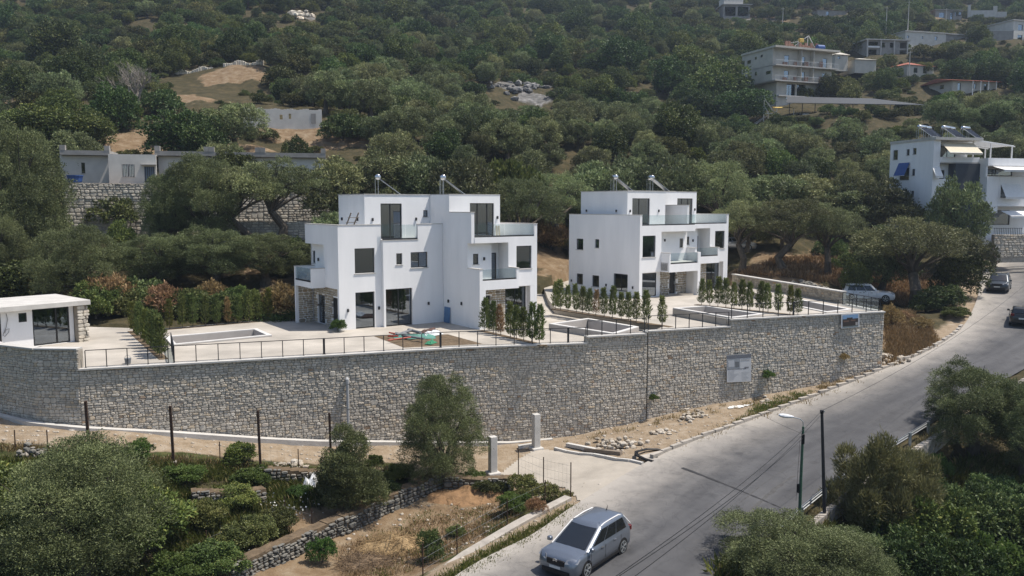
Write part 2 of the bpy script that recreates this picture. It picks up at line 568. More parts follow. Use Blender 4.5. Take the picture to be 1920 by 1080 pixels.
def H(x, y, detail=True):
 x, y = np.asarray(x, float), np.asarray(y, float)
 lo = rbf_eval(LOW, x, y)
 hi = rbf_eval(HILL, x, y)
 if detail:
  lo = lo + 0.07 * fbm(x, y, 0.9, 1.0)
  hi = hi + np.clip((y - 70) / 150, 0, 1) * 1.6 * fbm(x, y, 0.09, 3.0) + 0.16 * fbm(x, y, 0.7, 2.0)
 yd = np.interp(x, DIVX, DIVY)
 above = (y - yd)
 soft = smooth(0.3, 6.0, above)
 hard = (above > 0.42).astype(float)
 wallx = ((x < 26.5) & (x > -46)).astype(float)
 w = np.where(wallx > 0, hard, soft)
 z = lo * (1 - w) + hi * w
 # the road bed
 near = (y > 5) & (y < 140) & (x > -20) & (x < 120)
 dl, _ = seg_dist(RL[::3], np.where(near, x, 0), np.where(near, y, -500))
 dr, _ = seg_dist(RR[::3], np.where(near, x, 0), np.where(near, y, -500))
 ins = inside(ROADPOLY, x, y)
 dd = np.where(ins, 0, np.minimum(dl, dr))
 right = dr < dl
 reach = np.where(right, 1.7, 3.0)
 k = np.where(right, 1 - smooth(0.7, 1.7, dd), 1 - smooth(0.0, 1.0, dd / reach))
 k = np.where(near & ~((w > 0.5) & (x < 26)), k, 0)
 m = (k > 0.001)
 zr = np.zeros(np.shape(x))
 if m.any():
  qx, qy = x[m], y[m]
  out = np.empty(len(qx))
  for i in range(0, len(qx), 2000):
   D = (qx[i:i + 2000, None] - ROADG[None, :, 0]) ** 2 + (qy[i:i + 2000, None] - ROADG[None, :, 1]) ** 2
   j = np.argpartition(D, 4, axis=1)[:, :4]
   wd = 1 / (np.take_along_axis(D, j, 1) + 1e-3)
   out[i:i + 2000] = (ROADG[j, 2] * wd).sum(1) / wd.sum(1)
  zr[m] = out
 z = z * (1 - k) + (zr - 0.14) * k
 # the built-up step under the old house
 e = OWB - OWA
 L2 = np.hypot(e[0], e[1])
 sl = ((x - OWA[0]) * e[0] + (y - OWA[1]) * e[1]) / L2
 sd = (-(x - OWA[0]) * e[1] + (y - OWA[1]) * e[0]) / L2
 on = (sl > -2) & (sl < L2 + 1)
 z = np.where(on & (sd > 0.3) & (sd < 15), 10.55 + (z - 10.55) * smooth(9, 15, sd), z)
 z = np.where(on & (sd <= 0.3) & (sd > -9), np.minimum(z, 5.5 + (z - 5.5) * smooth(2, 9, -sd)), z)
 # under the terraces
 t = inside(T1, x, y) | inside(T2, x, y) | inside(T3, x, y)
 t = t & (above > 0.42)
 z = np.where(t, -2.2, z)
 return z
def hit(px, py, d0=20.0, d1=600.0):
 """first point of the terrain along a surveyed sight line"""
 r = ray(px, py)
 ds = np.concatenate([np.arange(d0, 130, 0.25), np.arange(130, d1, 1.0)])
 X = r[0] / r[1] * ds
 Z = CAMZ + r[2] / r[1] * ds
 g = H(X, ds)
 k = np.where(Z <= g)[0]
 i = k[0] if len(k) else len(ds) - 1
 return np.array([X[i], ds[i], g[i]])
def hits(pairs):
 """many sight lines at once"""
 ds = np.concatenate([np.arange(24, 130, 0.5), np.arange(130, 600, 1.5)])
 A = np.array([ray(*q) for q in pairs])
 X = (A[:, 0] / A[:, 1])[:, None] * ds
 Z = CAMZ + (A[:, 2] / A[:, 1])[:, None] * ds
 g = GRIDH(X, np.broadcast_to(ds, X.shape))
 below = Z <= g
 i = np.where(below.any(1), below.argmax(1), len(ds) - 1)
 k = np.arange(len(A))
 return np.stack([X[k, i], ds[i], g[k, i]], 1)
def axis(lo, a, b, hi, fine, grow):
 m = list(np.arange(a, b, fine))
 s, q = fine, m[0]
 left = []
 while q > lo:
  s *= grow
  q -= s
  left.append(q)
 s, q = fine, m[-1]
 right = []
 while q < hi:
  s *= grow
  q += s
  right.append(q)
 return np.array(left[::-1] + m + right)
GX = axis(-430, -46, 62, 430, 0.42, 1.045)
GY = axis(4, 26, 92, 660, 0.42, 1.03)
XX, YY = np.meshgrid(GX, GY)
ZZ = H(XX, YY)
def GRIDH(x, y):
 """height read back from the terrain mesh's own grid"""
 ix = np.clip(np.searchsorted(GX, x) - 1, 0, len(GX) - 2)
 iy = np.clip(np.searchsorted(GY, y) - 1, 0, len(GY) - 2)
 fx = np.clip((x - GX[ix]) / (GX[ix + 1] - GX[ix]), 0, 1)
 fy = np.clip((y - GY[iy]) / (GY[iy + 1] - GY[iy]), 0, 1)
 return (ZZ[iy, ix] * (1 - fx) + ZZ[iy, ix + 1] * fx) * (1 - fy) + (ZZ[iy + 1, ix] * (1 - fx) + ZZ[iy + 1, ix + 1] * fx) * fy
def hz(x, y):
 return float(GRIDH(np.array([x]), np.array([y]))[0])
# ---- ground cover masks (what the soil is, not how it is lit)
def blob(px, py, rad, d=None, sq=1.0):
 p = hits([(px, py)])[0] if d is None else far(px, py, d)
 q = np.hypot(XX - p[0], (YY - p[1]) * sq)
 return 1 - smooth(rad * 0.55, rad * 1.1, q + 0.25 * rad * fbm(XX, YY, 2.5 / rad))
yd = np.interp(XX, DIVX, DIVY)
above = YY - yd
dw, _ = seg_dist(WALL, XX, YY)
wob = 0.35 * fbm(XX, YY, 0.5, 5.0)
track = ((above < 0.4) & (XX < 2) & (XX > -50)) * (1 - smooth(2.3, 3.1, dw + wob))
yard = inside([tuple(spot(*q)[:2]) for q in [(720, 890, -6), (920, 830, -6), (1010, 825, -6), (1250, 845, -5.3), (1100, 950, -5.8), (1060, 930, -6), (900, 890, -6.1)]], XX, YY)
strip = (above < 0.4) & (XX > 1) & (XX < 30) & (dw < 9)
dl_, _ = seg_dist(RL[::2], np.clip(XX, -60, 110), np.clip(YY, 0, 150))
shoulder = ((1 - smooth(0.8, 2.4, dl_ + wob)) * (YY < 130)) * (above < 2)
dirt = np.clip(np.maximum.reduce([track, yard * 1.0, strip * 0.85, shoulder]), 0, 1)
dry = np.zeros_like(XX)
for q in [(455, 138, 6), (410, 148, 4), (330, 190, 5), (540, 250, 5), (600, 256, 5), (450, 285, 4), (640, 255, 6), (50, 185, 5), (230, 275, 5), (330, 275, 8), (760, 295, 3.5), (910, 25, 8),
   (1450, 30, 12), (1420, 18, 9), (1560, 45, 8), (1845, 30, 10), (1870, 35, 8), (1275, 210, 4), (690, 240, 4), (1740, 30, 7), (650, 75, 6)]:
 dry = np.maximum(dry, blob(*q))
for q in [(1690, 620, 3.5), (1720, 640, 3), (1670, 640, 3), (1640, 470, 4), (1560, 510, 5), (1500, 515, 4), (1420, 520, 5), (1480, 490, 4), (1650, 520, 4), (1700, 545, 5), (1860, 500, 5),
   (250, 440, 4), (470, 500, 3), (540, 540, 3), (620, 1040, 4), (760, 1010, 5), (880, 950, 3), (700, 1050, 4), (1040, 500, 5)]:
 dry = np.maximum(dry, blob(*q))
gard = (above < 0.2) & (XX < 1.5) & (dirt < 0.5)
grass = np.where(gard, 0.75 + 0.35 * fbm(XX, YY, 0.45, 8.0), 0)
grass = np.where((dl_ < 3.2) & (dl_ > 1.0) & (XX < 3) & (above < 0), 0.9, grass)
grass = np.clip(grass - dry * 0.8, 0, 1)
rock = np.zeros_like(XX)
for q in [(570, 32, 3), (640, 72, 6), (965, 165, 5), (1000, 185, 4), (1430, 40, 6), (770, 22, 6), (1240, 60, 5)]:
 rock = np.maximum(rock, blob(*q))
ny, nx = XX.shape
tv = np.stack([XX.ravel(), YY.ravel(), ZZ.ravel()], 1)
ii = (np.arange(ny - 1)[:, None] * nx + np.arange(nx - 1)[None]).ravel()
tf = np.stack([ii, ii + 1, ii + nx + 1, ii + nx], 1)
def terrain_material():
 m = bpy.data.materials.new('ground_soil')
 m.use_nodes = True
 nt, N, Lk, P = nodes_of(m)
 tc = N.new('ShaderNodeTexCoord')
 def noise(sc, det=6):
  n = N.new('ShaderNodeTexNoise')
  n.inputs['Scale'].default_value = sc
  n.inputs['Detail'].default_value = det
  n.inputs['Roughness'].default_value = 0.65
  Lk.new(tc.outputs['Object'], n.inputs['Vector'])
  return n.outputs['Fac']
 def ramp(f, stops):
  r = N.new('ShaderNodeValToRGB')
  e = r.color_ramp.elements
  e[0].position, e[0].color = stops[0][0], stops[0][1] + (1,)
  e[1].position, e[1].color = stops[-1][0], stops[-1][1] + (1,)
  for p, c in stops[1:-1]:
   q = e.new(p)
   q.color = c + (1,)
  Lk.new(f, r.inputs['Fac'])
  return r.outputs['Color']
 def mix(f, a, b):
  x = N.new('ShaderNodeMix')
  x.data_type = 'RGBA'
  Lk.new(f, x.inputs['Factor'])
  Lk.new(a, x.inputs['A'])
  Lk.new(b, x.inputs['B'])
  return x.outputs['Result']
 def attr(n, amt=0.5, sc=1.3):
  a = N.new('ShaderNodeAttribute')
  a.attribute_name = n
  # break the edge of the patch up with noise
  ad = N.new('ShaderNodeMath')
  ad.operation = 'MULTIPLY_ADD'
  sb = N.new('ShaderNodeMath')
  sb.operation = 'SUBTRACT'
  sb.inputs[1].default_value = 0.5
  Lk.new(noise(sc, 8), sb.inputs[0])
  Lk.new(sb.outputs[0], ad.inputs[0])
  ad.inputs[1].default_value = amt * 2
  Lk.new(a.outputs['Fac'], ad.inputs[2])
  mr = N.new('ShaderNodeMapRange')
  mr.inputs['From Min'].default_value = 0.35
  mr.inputs['From Max'].default_value = 0.65
  Lk.new(ad.outputs[0], mr.inputs['Value'])
  return mr.outputs['Result']
 base = ramp(noise(0.8), [(0.25, (0.034, 0.034, 0.017)), (0.5, (0.060, 0.052, 0.028)), (0.72, (0.105, 0.082, 0.045))])
 dirt_c = ramp(noise(1.7, 8), [(0.25, (0.19, 0.145, 0.095)), (0.5, (0.28, 0.22, 0.155)), (0.75, (0.36, 0.31, 0.245))])
 dry_c = ramp(noise(1.1, 8), [(0.25, (0.115, 0.075, 0.042)), (0.5, (0.20, 0.143, 0.088)), (0.75, (0.28, 0.228, 0.16))])
 gr_c = ramp(noise(2.6, 8), [(0.25, (0.026, 0.034, 0.012)), (0.5, (0.055, 0.066, 0.024)), (0.75, (0.115, 0.105, 0.045))])
 rk_c = ramp(noise(0.9, 8), [(0.3, (0.06, 0.06, 0.055)), (0.5, (0.14, 0.137, 0.13)), (0.7, (0.28, 0.27, 0.26))])
 c = mix(attr('grass', 0.7, 0.9), base, gr_c)
 c = mix(attr('dry', 0.6, 0.8), c, dry_c)
 c = mix(attr('dirt', 0.45, 1.1), c, dirt_c)
 c = mix(attr('rock', 0.5, 0.6), c, rk_c)
 Lk.new(c, P.inputs['Base Color'])
 P.inputs['Roughness'].default_value = 0.95
 P.inputs['Specular IOR Level'].default_value = 0.1
 b = N.new('ShaderNodeBump')
 b.inputs['Strength'].default_value = 0.7
 b.inputs['Distance'].default_value = 0.12
 Lk.new(noise(5.0, 8), b.inputs['Height'])
 Lk.new(b.outputs['Normal'], P.inputs['Normal'])
 return m
ter_me = np_mesh('terrain', tv, tf, terrain_material())
for nm, arr in (('dirt', dirt), ('dry', dry), ('grass', grass), ('rock', rock)):
 a = ter_me.attributes.new(nm, 'FLOAT', 'POINT')
 a.data.foreach_set('value', arr.ravel().astype(np.float32))
ter_me.polygons.foreach_set('use_smooth', [True] * len(ter_me.polygons))
terrain = tag(link('terrain', ter_me), kind='structure', label='scrubby hillside and garden ground with bare ochre patches')
# ---- the road
def road_material():
 m = bpy.data.materials.new('asphalt')
 m.use_nodes = True
 nt, N, Lk, P = nodes_of(m)
 tc = N.new('ShaderNodeTexCoord')
 ac = N.new('ShaderNodeAttribute')
 ac.attribute_name = 'across'
 al = N.new('ShaderNodeAttribute')
 al.attribute_name = 'along'
 cb = N.new('ShaderNodeCombineXYZ')
 Lk.new(ac.outputs['Fac'], cb.inputs['X'])
 Lk.new(al.outputs['Fac'], cb.inputs['Y'])
 mp = N.new('ShaderNodeMapping')
 mp.inputs['Scale'].default_value = (9, 0.12, 1)
 Lk.new(cb.outputs[0], mp.inputs['Vector'])
 n1 = N.new('ShaderNodeTexNoise')
 n1.inputs['Scale'].default_value = 1.0
 n1.inputs['Detail'].default_value = 6
 Lk.new(mp.outputs[0], n1.inputs['Vector'])
 n2 = N.new('ShaderNodeTexNoise')
 n2.inputs['Scale'].default_value = 0.55
 n2.inputs['Detail'].default_value = 9
 n2.inputs['Roughness'].default_value = 0.7
 Lk.new(tc.outputs['Object'], n2.inputs['Vector'])
 n3 = N.new('ShaderNodeTexNoise')
 n3.inputs['Scale'].default_value = 14
 n3.inputs['Detail'].default_value = 3
 Lk.new(tc.outputs['Object'], n3.inputs['Vector'])
 # asphalt worn along the wheel tracks
 rp = N.new('ShaderNodeValToRGB')
 e = rp.color_ramp.elements
 e[0].position, e[0].color = 0.3, (0.046, 0.047, 0.051, 1)
 e[1].position, e[1].color = 0.72, (0.112, 0.112, 0.115, 1)
 ad = N.new('ShaderNodeMath')
 ad.operation = 'ADD'
 Lk.new(n1.outputs['Fac'], ad.inputs[0])
 m1 = N.new('ShaderNodeMath')
 m1.operation = 'MULTIPLY'
 m1.inputs[1].default_value = 0.6
 Lk.new(n2.outputs['Fac'], m1.inputs[0])
 Lk.new(m1.outputs[0], ad.inputs[1])
 m4 = N.new('ShaderNodeMath')
 m4.operation = 'MULTIPLY'
 m4.inputs[1].default_value = 0.62
 Lk.new(ad.outputs[0], m4.inputs[0])
 Lk.new(m4.outputs[0], rp.inputs['Fac'])
 # pale dust carried in from the left edge
 du = N.new('ShaderNodeMapRange')
 du.inputs['From Min'].default_value = 0.55
 du.inputs['From Max'].default_value = 0.02
 Lk.new(ac.outputs['Fac'], du.inputs['Value'])
 nz = N.new('ShaderNodeMath')
 nz.operation = 'MULTIPLY_ADD'
 Lk.new(n2.outputs['Fac'], nz.inputs[0])
 nz.inputs[1].default_value = 1.5
 nz.inputs[2].default_value = -0.72
 sm = N.new('ShaderNodeMath')
 sm.operation = 'ADD'
 sm.use_clamp = True
 Lk.new(du.outputs['Result'], sm.inputs[0])
 Lk.new(nz.outputs[0], sm.inputs[1])
 mm = N.new('ShaderNodeMath')
 mm.operation = 'MULTIPLY'
 Lk.new(sm.outputs[0], mm.inputs[0])
 Lk.new(du.outputs['Result'], mm.inputs[1])
 mx = N.new('ShaderNodeMix')
 mx.data_type = 'RGBA'
 Lk.new(mm.outputs[0], mx.inputs['Factor'])
 Lk.new(rp.outputs['Color'], mx.inputs['A'])
 mx.inputs['B'].default_value = (0.34, 0.315, 0.28, 1)
 # fine cracks and oil spots
 n4 = N.new('ShaderNodeTexNoise')
 n4.inputs['Scale'].default_value = 0.8
 n4.inputs['Detail'].default_value = 7
 n4.inputs['Distortion'].default_value = 0.8
 Lk.new(tc.outputs['Object'], n4.inputs['Vector'])
 c1 = N.new('ShaderNodeMath')
 c1.operation = 'SUBTRACT'
 c1.inputs[1].default_value = 0.5
 Lk.new(n4.outputs['Fac'], c1.inputs[0])
 c2 = N.new('ShaderNodeMath')
 c2.operation = 'ABSOLUTE'
 Lk.new(c1.outputs[0], c2.inputs[0])
 c3 = N.new('ShaderNodeMapRange')
 c3.inputs['From Min'].default_value = 0.004
 c3.inputs['From Max'].default_value = 0.016
 c3.inputs['To Min'].default_value = 0.84
 Lk.new(c2.outputs[0], c3.inputs['Value'])
 vo = N.new('ShaderNodeTexVoronoi')
 vo.inputs['Scale'].default_value = 0.55
 Lk.new(tc.outputs['Object'], vo.inputs['Vector'])
 c4 = N.new('ShaderNodeMapRange')
 c4.inputs['From Min'].default_value = 0.08
 c4.inputs['From Max'].default_value = 0.2
 c4.inputs['To Min'].default_value = 0.82
 Lk.new(vo.outputs['Distance'], c4.inputs['Value'])
 c5 = N.new('ShaderNodeMath')
 c5.operation = 'MULTIPLY'
 Lk.new(c3.outputs['Result'], c5.inputs[0])
 Lk.new(c4.outputs['Result'], c5.inputs[1])
 hs = N.new('ShaderNodeHueSaturation')
 Lk.new(c5.outputs[0], hs.inputs['Value'])
 Lk.new(mx.outputs['Result'], hs.inputs['Color'])
 Lk.new(hs.outputs['Color'], P.inputs['Base Color'])
 P.inputs['Roughness'].default_value = 0.82
 P.inputs['Specular IOR Level'].default_value = 0.25
 b = N.new('ShaderNodeBump')
 b.inputs['Strength'].default_value = 0.25
 b.inputs['Distance'].default_value = 0.02
 Lk.new(n3.outputs['Fac'], b.inputs['Height'])
 Lk.new(b.outputs['Normal'], P.inputs['Normal'])
 return m
na = 15
rv, across, along = [], [], []
run = np.concatenate([[0], np.cumsum(np.linalg.norm(np.diff(RC[:, :2], axis=0), axis=1))])
for i in range(len(RL)):
 for j in range(na):
  t = j / (na - 1)
  p = RL[i] * (1 - t) + RR[i] * t
  rv.append((p[0], p[1], p[2] + 0.05 * 4 * t * (1 - t)))
  across.append(t)
  along.append(run[i])
ri = (np.arange(len(RL) - 1)[:, None] * na + np.arange(na - 1)[None]).ravel()
road_me = np_mesh('road', np.array(rv), np.stack([ri, ri + 1, ri + na + 1, ri + na], 1), road_material())
for nm, arr in (('across', across), ('along', along)):
 a = road_me.attributes.new(nm, 'FLOAT', 'POINT')
 a.data.foreach_set('value', np.array(arr, np.float32))
road_me.polygons.foreach_set('use_smooth', [True] * len(road_me.polygons))
tag(link('road', road_me), kind='structure', label='grey asphalt road with dusty pale edge climbing past the wall')
def road_pt(i, t, dz=0.0):
 """point on the road: sample i (may be fractional), t across"""
 k = int(min(max(i, 0), len(RL) - 2))
 f = i - k
 a = RL[k] * (1 - f) + RL[k + 1] * f
 b = RR[k] * (1 - f) + RR[k + 1] * f
 p = a * (1 - t) + b * t
 return Vector((p[0], p[1], p[2] + 0.2 * t * (1 - t) + dz))
def ribbon(name, i0, i1, t0, t1, dz, m, n=24, parent=None, jit=0.0):
 """a flat strip lying on the road between samples i0..i1 and across t0..t1 (each may be a pair)"""
 rr = random.Random(3)
 mb = MB()
 rows = []
 for k in range(n + 1):
  f = k / n
  i = i0 + (i1 - i0) * f
  a = t0[0] + (t0[1] - t0[0]) * f + rr.uniform(-jit, jit)
  b = t1[0] + (t1[1] - t1[0]) * f + rr.uniform(-jit, jit)
  rows.append((road_pt(i, a, dz), road_pt(i, b, dz)))
 for k in range(n):
  mb.face([rows[k][0], rows[k][1], rows[k + 1][1], rows[k + 1][0]])
 return mb.build(name, m, parent)
# ---------------------------------------------------------------- common materials
M_WHITE = mat('white_render', (0.87, 0.875, 0.88), 0.85, 0.09, 0.9, col2=(0.89, 0.89, 0.89), bump=0.08, bump_scale=60, spec=0.2, stretch=(1, 1, 0.22), detail=8)
M_CONC = mat('pale_concrete', (0.44, 0.42, 0.39), 0.9, 0.14, 0.5, bump=0.15, bump_scale=20, detail=8)
M_PAVE = mat('terrace_concrete', (0.40, 0.368, 0.322), 0.9, 0.24, 0.35, bump=0.1, bump_scale=25, detail=9)
M_CURB = mat('weathered_concrete', (0.36, 0.33, 0.29), 0.95, 0.25, 1.5, bump=0.4, detail=8)
M_COPE = mat('coping_concrete', (0.50, 0.485, 0.455), 0.9, 0.12, 1.2, bump=0.2)
M_RIM = mat('pool_rim_white', (0.58, 0.57, 0.55), 0.8, 0.08, 1.0)
M_BASIN = mat('pool_basin_plaster', (0.42, 0.395, 0.37), 0.9, 0.1, 0.9, detail=8)
M_MORTAR = mat('wall_mortar', (0.34, 0.305, 0.255), 0.95, 0.25, 3, bump=0.4)
M_DARK = mat('dark_metal', (0.022, 0.023, 0.026), 0.45, 0.1, 3, spec=0.4)
M_FRAME = mat('window_frame', (0.018, 0.019, 0.021), 0.4, 0.1, 3, spec=0.4)
M_ROOM = mat('room_dark', (0.10, 0.10, 0.10), 0.9, 0.1, 1)
M_STEEL = mat('galvanised_steel', (0.42, 0.44, 0.45), 0.42, 0.12, 4, metal=0.7)
M_CHROME = mat('tank_steel', (0.62, 0.63, 0.64), 0.25, 0.06, 4, metal=0.95)
M_RUST = mat('rusty_steel', (0.055, 0.032, 0.022), 0.85, 0.35, 6, bump=0.2)
M_WOOD = mat('grey_timber', (0.23, 0.19, 0.15), 0.85, 0.25, 3, stretch=(1, 1, 12))
M_GLASS = glass_mat('window_glass', (0.40, 0.43, 0.46), clear=0.7, boost=0.25)
M_RAILGLASS = glass_mat('railing_glass', (0.86, 0.91, 0.915), boost=0.05)
M_SOIL = mat('raked_soil', (0.13, 0.095, 0.06), 0.95, 0.35, 2.5, bump=0.8, bump_scale=9, detail=8)
def stone_material(name, stops, bump=0.5, sc=3.0):
 m = bpy.data.materials.new(name)
 m.use_nodes = True
 nt, N, Lk, P = nodes_of(m)
 at = N.new('ShaderNodeAttribute')
 at.attribute_name = 'tint'
 rp = N.new('ShaderNodeValToRGB')
 e = rp.color_ramp.elements
 e[0].position, e[0].color = stops[0][0], stops[0][1] + (1,)
 e[1].position, e[1].color = stops[-1][0], stops[-1][1] + (1,)
 for p, c in stops[1:-1]:
  q = e.new(p)
  q.color = c + (1,)
 Lk.new(at.outputs['Fac'], rp.inputs['Fac'])
 ge = N.new('ShaderNodeNewGeometry')
 no = N.new('ShaderNodeTexNoise')
 no.inputs['Scale'].default_value = sc
 no.inputs['Detail'].default_value = 8
 no.inputs['Roughness'].default_value = 0.7
 Lk.new(ge.outputs['Position'], no.inputs['Vector'])
 mr = N.new('ShaderNodeMapRange')
 mr.inputs['From Min'].default_value = 0.25
 mr.inputs['From Max'].default_value = 0.75
 mr.inputs['To Min'].default_value = 0.62
 mr.inputs['To Max'].default_value = 1.3
 Lk.new(no.outputs['Fac'], mr.inputs['Value'])
 hs = N.new('ShaderNodeHueSaturation')
 Lk.new(rp.outputs['Color'], hs.inputs['Color'])
 Lk.new(mr.outputs['Result'], hs.inputs['Value'])
 Lk.new(hs.outputs['Color'], P.inputs['Base Color'])
 P.inputs['Roughness'].default_value = 0.92
 P.inputs['Specular IOR Level'].default_value = 0.2
 b = N.new('ShaderNodeBump')
 b.inputs['Strength'].default_value = bump
 b.inputs['Distance'].default_value = 0.05
 n2 = N.new('ShaderNodeTexNoise')
 n2.inputs['Scale'].default_value = sc * 4
 n2.inputs['Detail'].default_value = 5
 Lk.new(ge.outputs['Position'], n2.inputs['Vector'])
 Lk.new(n2.outputs['Fac'], b.inputs['Height'])
 Lk.new(b.outputs['Normal'], P.inputs['Normal'])
 return m
M_STONE = stone_material('wall_stone', [(0.0, (0.40, 0.365, 0.31)), (0.25, (0.51, 0.468, 0.40)), (0.55, (0.60, 0.55, 0.47)), (0.78, (0.56, 0.46, 0.33)), (0.9, (0.69, 0.64, 0.56)), (1.0, (0.40, 0.28, 0.185))])
M_CLAD = stone_material('cladding_stone', [(0.0, (0.26, 0.23, 0.19)), (0.4, (0.40, 0.35, 0.27)), (0.7, (0.46, 0.41, 0.33)), (1.0, (0.36, 0.26, 0.16))], 0.3)
M_OLDSTONE = stone_material('old_rubble_stone', [(0.0, (0.38, 0.35, 0.30)), (0.5, (0.58, 0.54, 0.46)), (1.0, (0.66, 0.58, 0.47))], 0.5)
M_DRYSTONE = stone_material('dry_stone', [(0.0, (0.11, 0.108, 0.10)), (0.5, (0.19, 0.185, 0.165)), (1.0, (0.29, 0.265, 0.225))], 0.7)
M_RUBBLE = stone_material('rubble_stone', [(0.0, (0.30, 0.26, 0.21)), (0.5, (0.42, 0.37, 0.30)), (1.0, (0.50, 0.46, 0.40))], 0.6)
class Path:
 def __init__(s, pts):
  s.p = [Vector((q[0], q[1])) for q in pts]
  s.l = [0]
  for a, b in zip(s.p, s.p[1:]):
   s.l.append(s.l[-1] + (b - a).length)
  s.len = s.l[-1]
 def at(s, t):
  t = min(max(t, 0), s.len)
  for i in range(len(s.p) - 1):
   if t <= s.l[i + 1] or i == len(s.p) - 2:
    d = (s.p[i + 1] - s.p[i]).normalized()
    return s.p[i] + d * (t - s.l[i]), d, Vector((d.y, -d.x))
 def of(s, x, y):
  q = Vector((x, y))
  best = (1e9, 0)
  for i in range(len(s.p) - 1):
   d = s.p[i + 1] - s.p[i]
   k = min(max((q - s.p[i]).dot(d) / d.length_squared, 0), 1)
   e = (s.p[i] + d * k - q).length
   if e < best[0]:
    best = (e, s.l[i] + k * d.length)
  return best[1]
def rubble(path, zb, zt, seed=1, sw=(0.14, 0.40), sh=(0.25, 0.41), dep=(0.022, 0.06), gap=0.010, s0=0.0, s1=None, holes=(), warm=0.0):
 """stones of a random-coursed rubble face: list of (centre, local vertices, faces, tint, area)"""
 rr = random.Random(seed)
 out = []
 s1 = path.len if s1 is None else s1
 zlo = min(zb(s0 + (s1 - s0) * k / 40) for k in range(41)) - 0.3
 zhi = max(zt(s0 + (s1 - s0) * k / 40) for k in range(41))
 def stone(a, b, c, d):
  m = (a + b) / 2
  lo, hi = zb(m) - 0.12, zt(m)
  if d < lo + 0.05 or c > hi - 0.05:
   return
  c, d = max(c, lo), min(d, hi)
  if d - c < 0.06 or b - a < 0.06:
   return
  if any(h[0] < m < h[1] and h[2] < (c + d) / 2 < h[3] for h in holes):
   return
  p, t, n = path.at(m)
  w, h = (b - a) / 2 - gap / 2, (d - c) / 2 - gap / 2
  dp = rr.uniform(*dep)
  ring = []
  for (x, z) in ((-1, -.55), (-.6, -1), (.6, -1), (1, -.55), (1, .55), (.6, 1), (-.6, 1), (-1, .55)):
   ring.append((x * w * rr.uniform(0.9, 1.0), z * h * rr.uniform(0.88, 1.0)))
  vs = []
  for k, f in ((-0.06, 1.0), (dp * 0.75, 0.96), (dp, 0.72)):
   for x, z in ring:
    q = Vector((t.x * x * f + n.x * k, t.y * x * f + n.y * k, z * f))
    vs.append(q)
  fs = []
  for i in range(8):
   j = (i + 1) % 8
   fs += [(i, j, j + 8, i + 8), (i + 8, j + 8, j + 16, i + 16)]
  fs.append(tuple(range(16, 24)))
  u = rr.random()
  tint = rr.gauss(0.42, 0.19) if u > 0.06 + warm else rr.uniform(0.7, 1.0)
  tint = min(max(tint, 0), 1)
  out.append((Vector((p.x, p.y, (c + d) / 2)), vs, fs, tint, (b - a) * (d - c)))
 z = zlo
 while z < zhi:
  hh = rr.uniform(*sh)
  a = s0
  while a < s1 - 0.05:
   big = rr.random()
   if big < 0.07:
    w = rr.uniform(sw[1] * 0.75, sw[1] * 1.15)
    stone(a, min(a + w, s1), z, z + hh)
   else:
    # two or three stones over one another with their own lengths
    w = rr.uniform(sw[1] * 1.1, sw[1] * 2.6)
    w = min(w, s1 - a)
    n = 2 if rr.random() < 0.6 else 3
    cuts = [0] + sorted((k + rr.uniform(-0.22, 0.22)) / n for k in range(1, n)) + [1]
    for k in range(n):
     b = a
     while b < a + w - 1e-3:
      q = rr.uniform(*sw)
      if a + w - (b + q) < sw[0] * 0.6:
       q = a + w - b
      stone(b, b + q, z + hh * cuts[k] + rr.uniform(-.012, .012), z + hh * cuts[k + 1])
      b += q
   a += w
  z += hh
 return out
def place_stones(stones, parent, root, m, name='stone', limit=300, key=None, rest='small_stones'):
 """the stones that show largest as parts of their own, the rest as one part"""
 if key:
  stones = sorted(stones, key=key, reverse=True)
 else:
  stones = sorted(stones, key=lambda q: -q[4])
 for c, vs, fs, tint, ar in stones[:limit]:
  mb = MB()
  mb.add(vs, fs, 0, tint)
  mb.build(name, m, parent, loc=c - root)
 if len(stones) > limit:
  mb = MB()
  for c, vs, fs, tint, ar in stones[limit:]:
   mb.add([v + c - root for v in vs], fs, 0, tint)
  tag(mb.build(rest, m, parent), kind='stuff')
def rel(mb, root):
 mb.v = [(a - root.x, b - root.y, c - root.z) for a, b, c in mb.v]
 return mb
# ---------------------------------------------------------------- the retaining wall (three built lengths)
def footz(x):
 return float(np.interp(x, [w[0] for w in WALL], [w[2] for w in WALL]))
def wall_length(name, label, pts, tops, seed):
 """pts: plan points of the outer face; tops: [(x, top z)] as steps"""
 path = Path(pts)
 root = Vector((pts[0][0], pts[0][1], footz(pts[0][0])))
 t = thing(name, label, 'wall', root)
 def zt(s):
  x = path.at(s)[0].x
  z = tops[0][1]
  for a, b in tops:
   if x >= a:
    z = b
  return z
 def zb(s):
  return footz(path.at(s)[0].x)
 # mortar core, split at the steps of the top
 cuts = sorted(set([0, path.len] + [path.of(q[0], np.interp(q[0], [p[0] for p in pts], [p[1] for p in pts])) for q in tops[1:]] + path.l))
 core, cope = MB(), MB()
 for a, b in zip(cuts, cuts[1:]):
  if b - a < 0.02:
   continue
  p, d, n = path.at(a + 1e-4)
  q, d2, n2 = path.at(b - 1e-4)
  top = zt((a + b) / 2)
  poly = [p, q, q - n * 0.45, p - n * 0.45]
  core.prism(poly, zb(a) - 0.8, top - 0.09)
  cp = [p + n * 0.14, q + n * 0.14, q - n * 0.42, p - n * 0.42]
  cope.prism(cp, top - 0.088, top)
 rel(core, root).build('mortar_core', M_MORTAR, t)
 rel(cope, root).build('coping', M_COPE, t)
 st = rubble(path, zb, lambda s: zt(s) - 0.095, seed)
 place_stones(st, t, root, M_STONE, key=lambda q: q[4] / (q[0].x ** 2 + q[0].y ** 2))
 return t
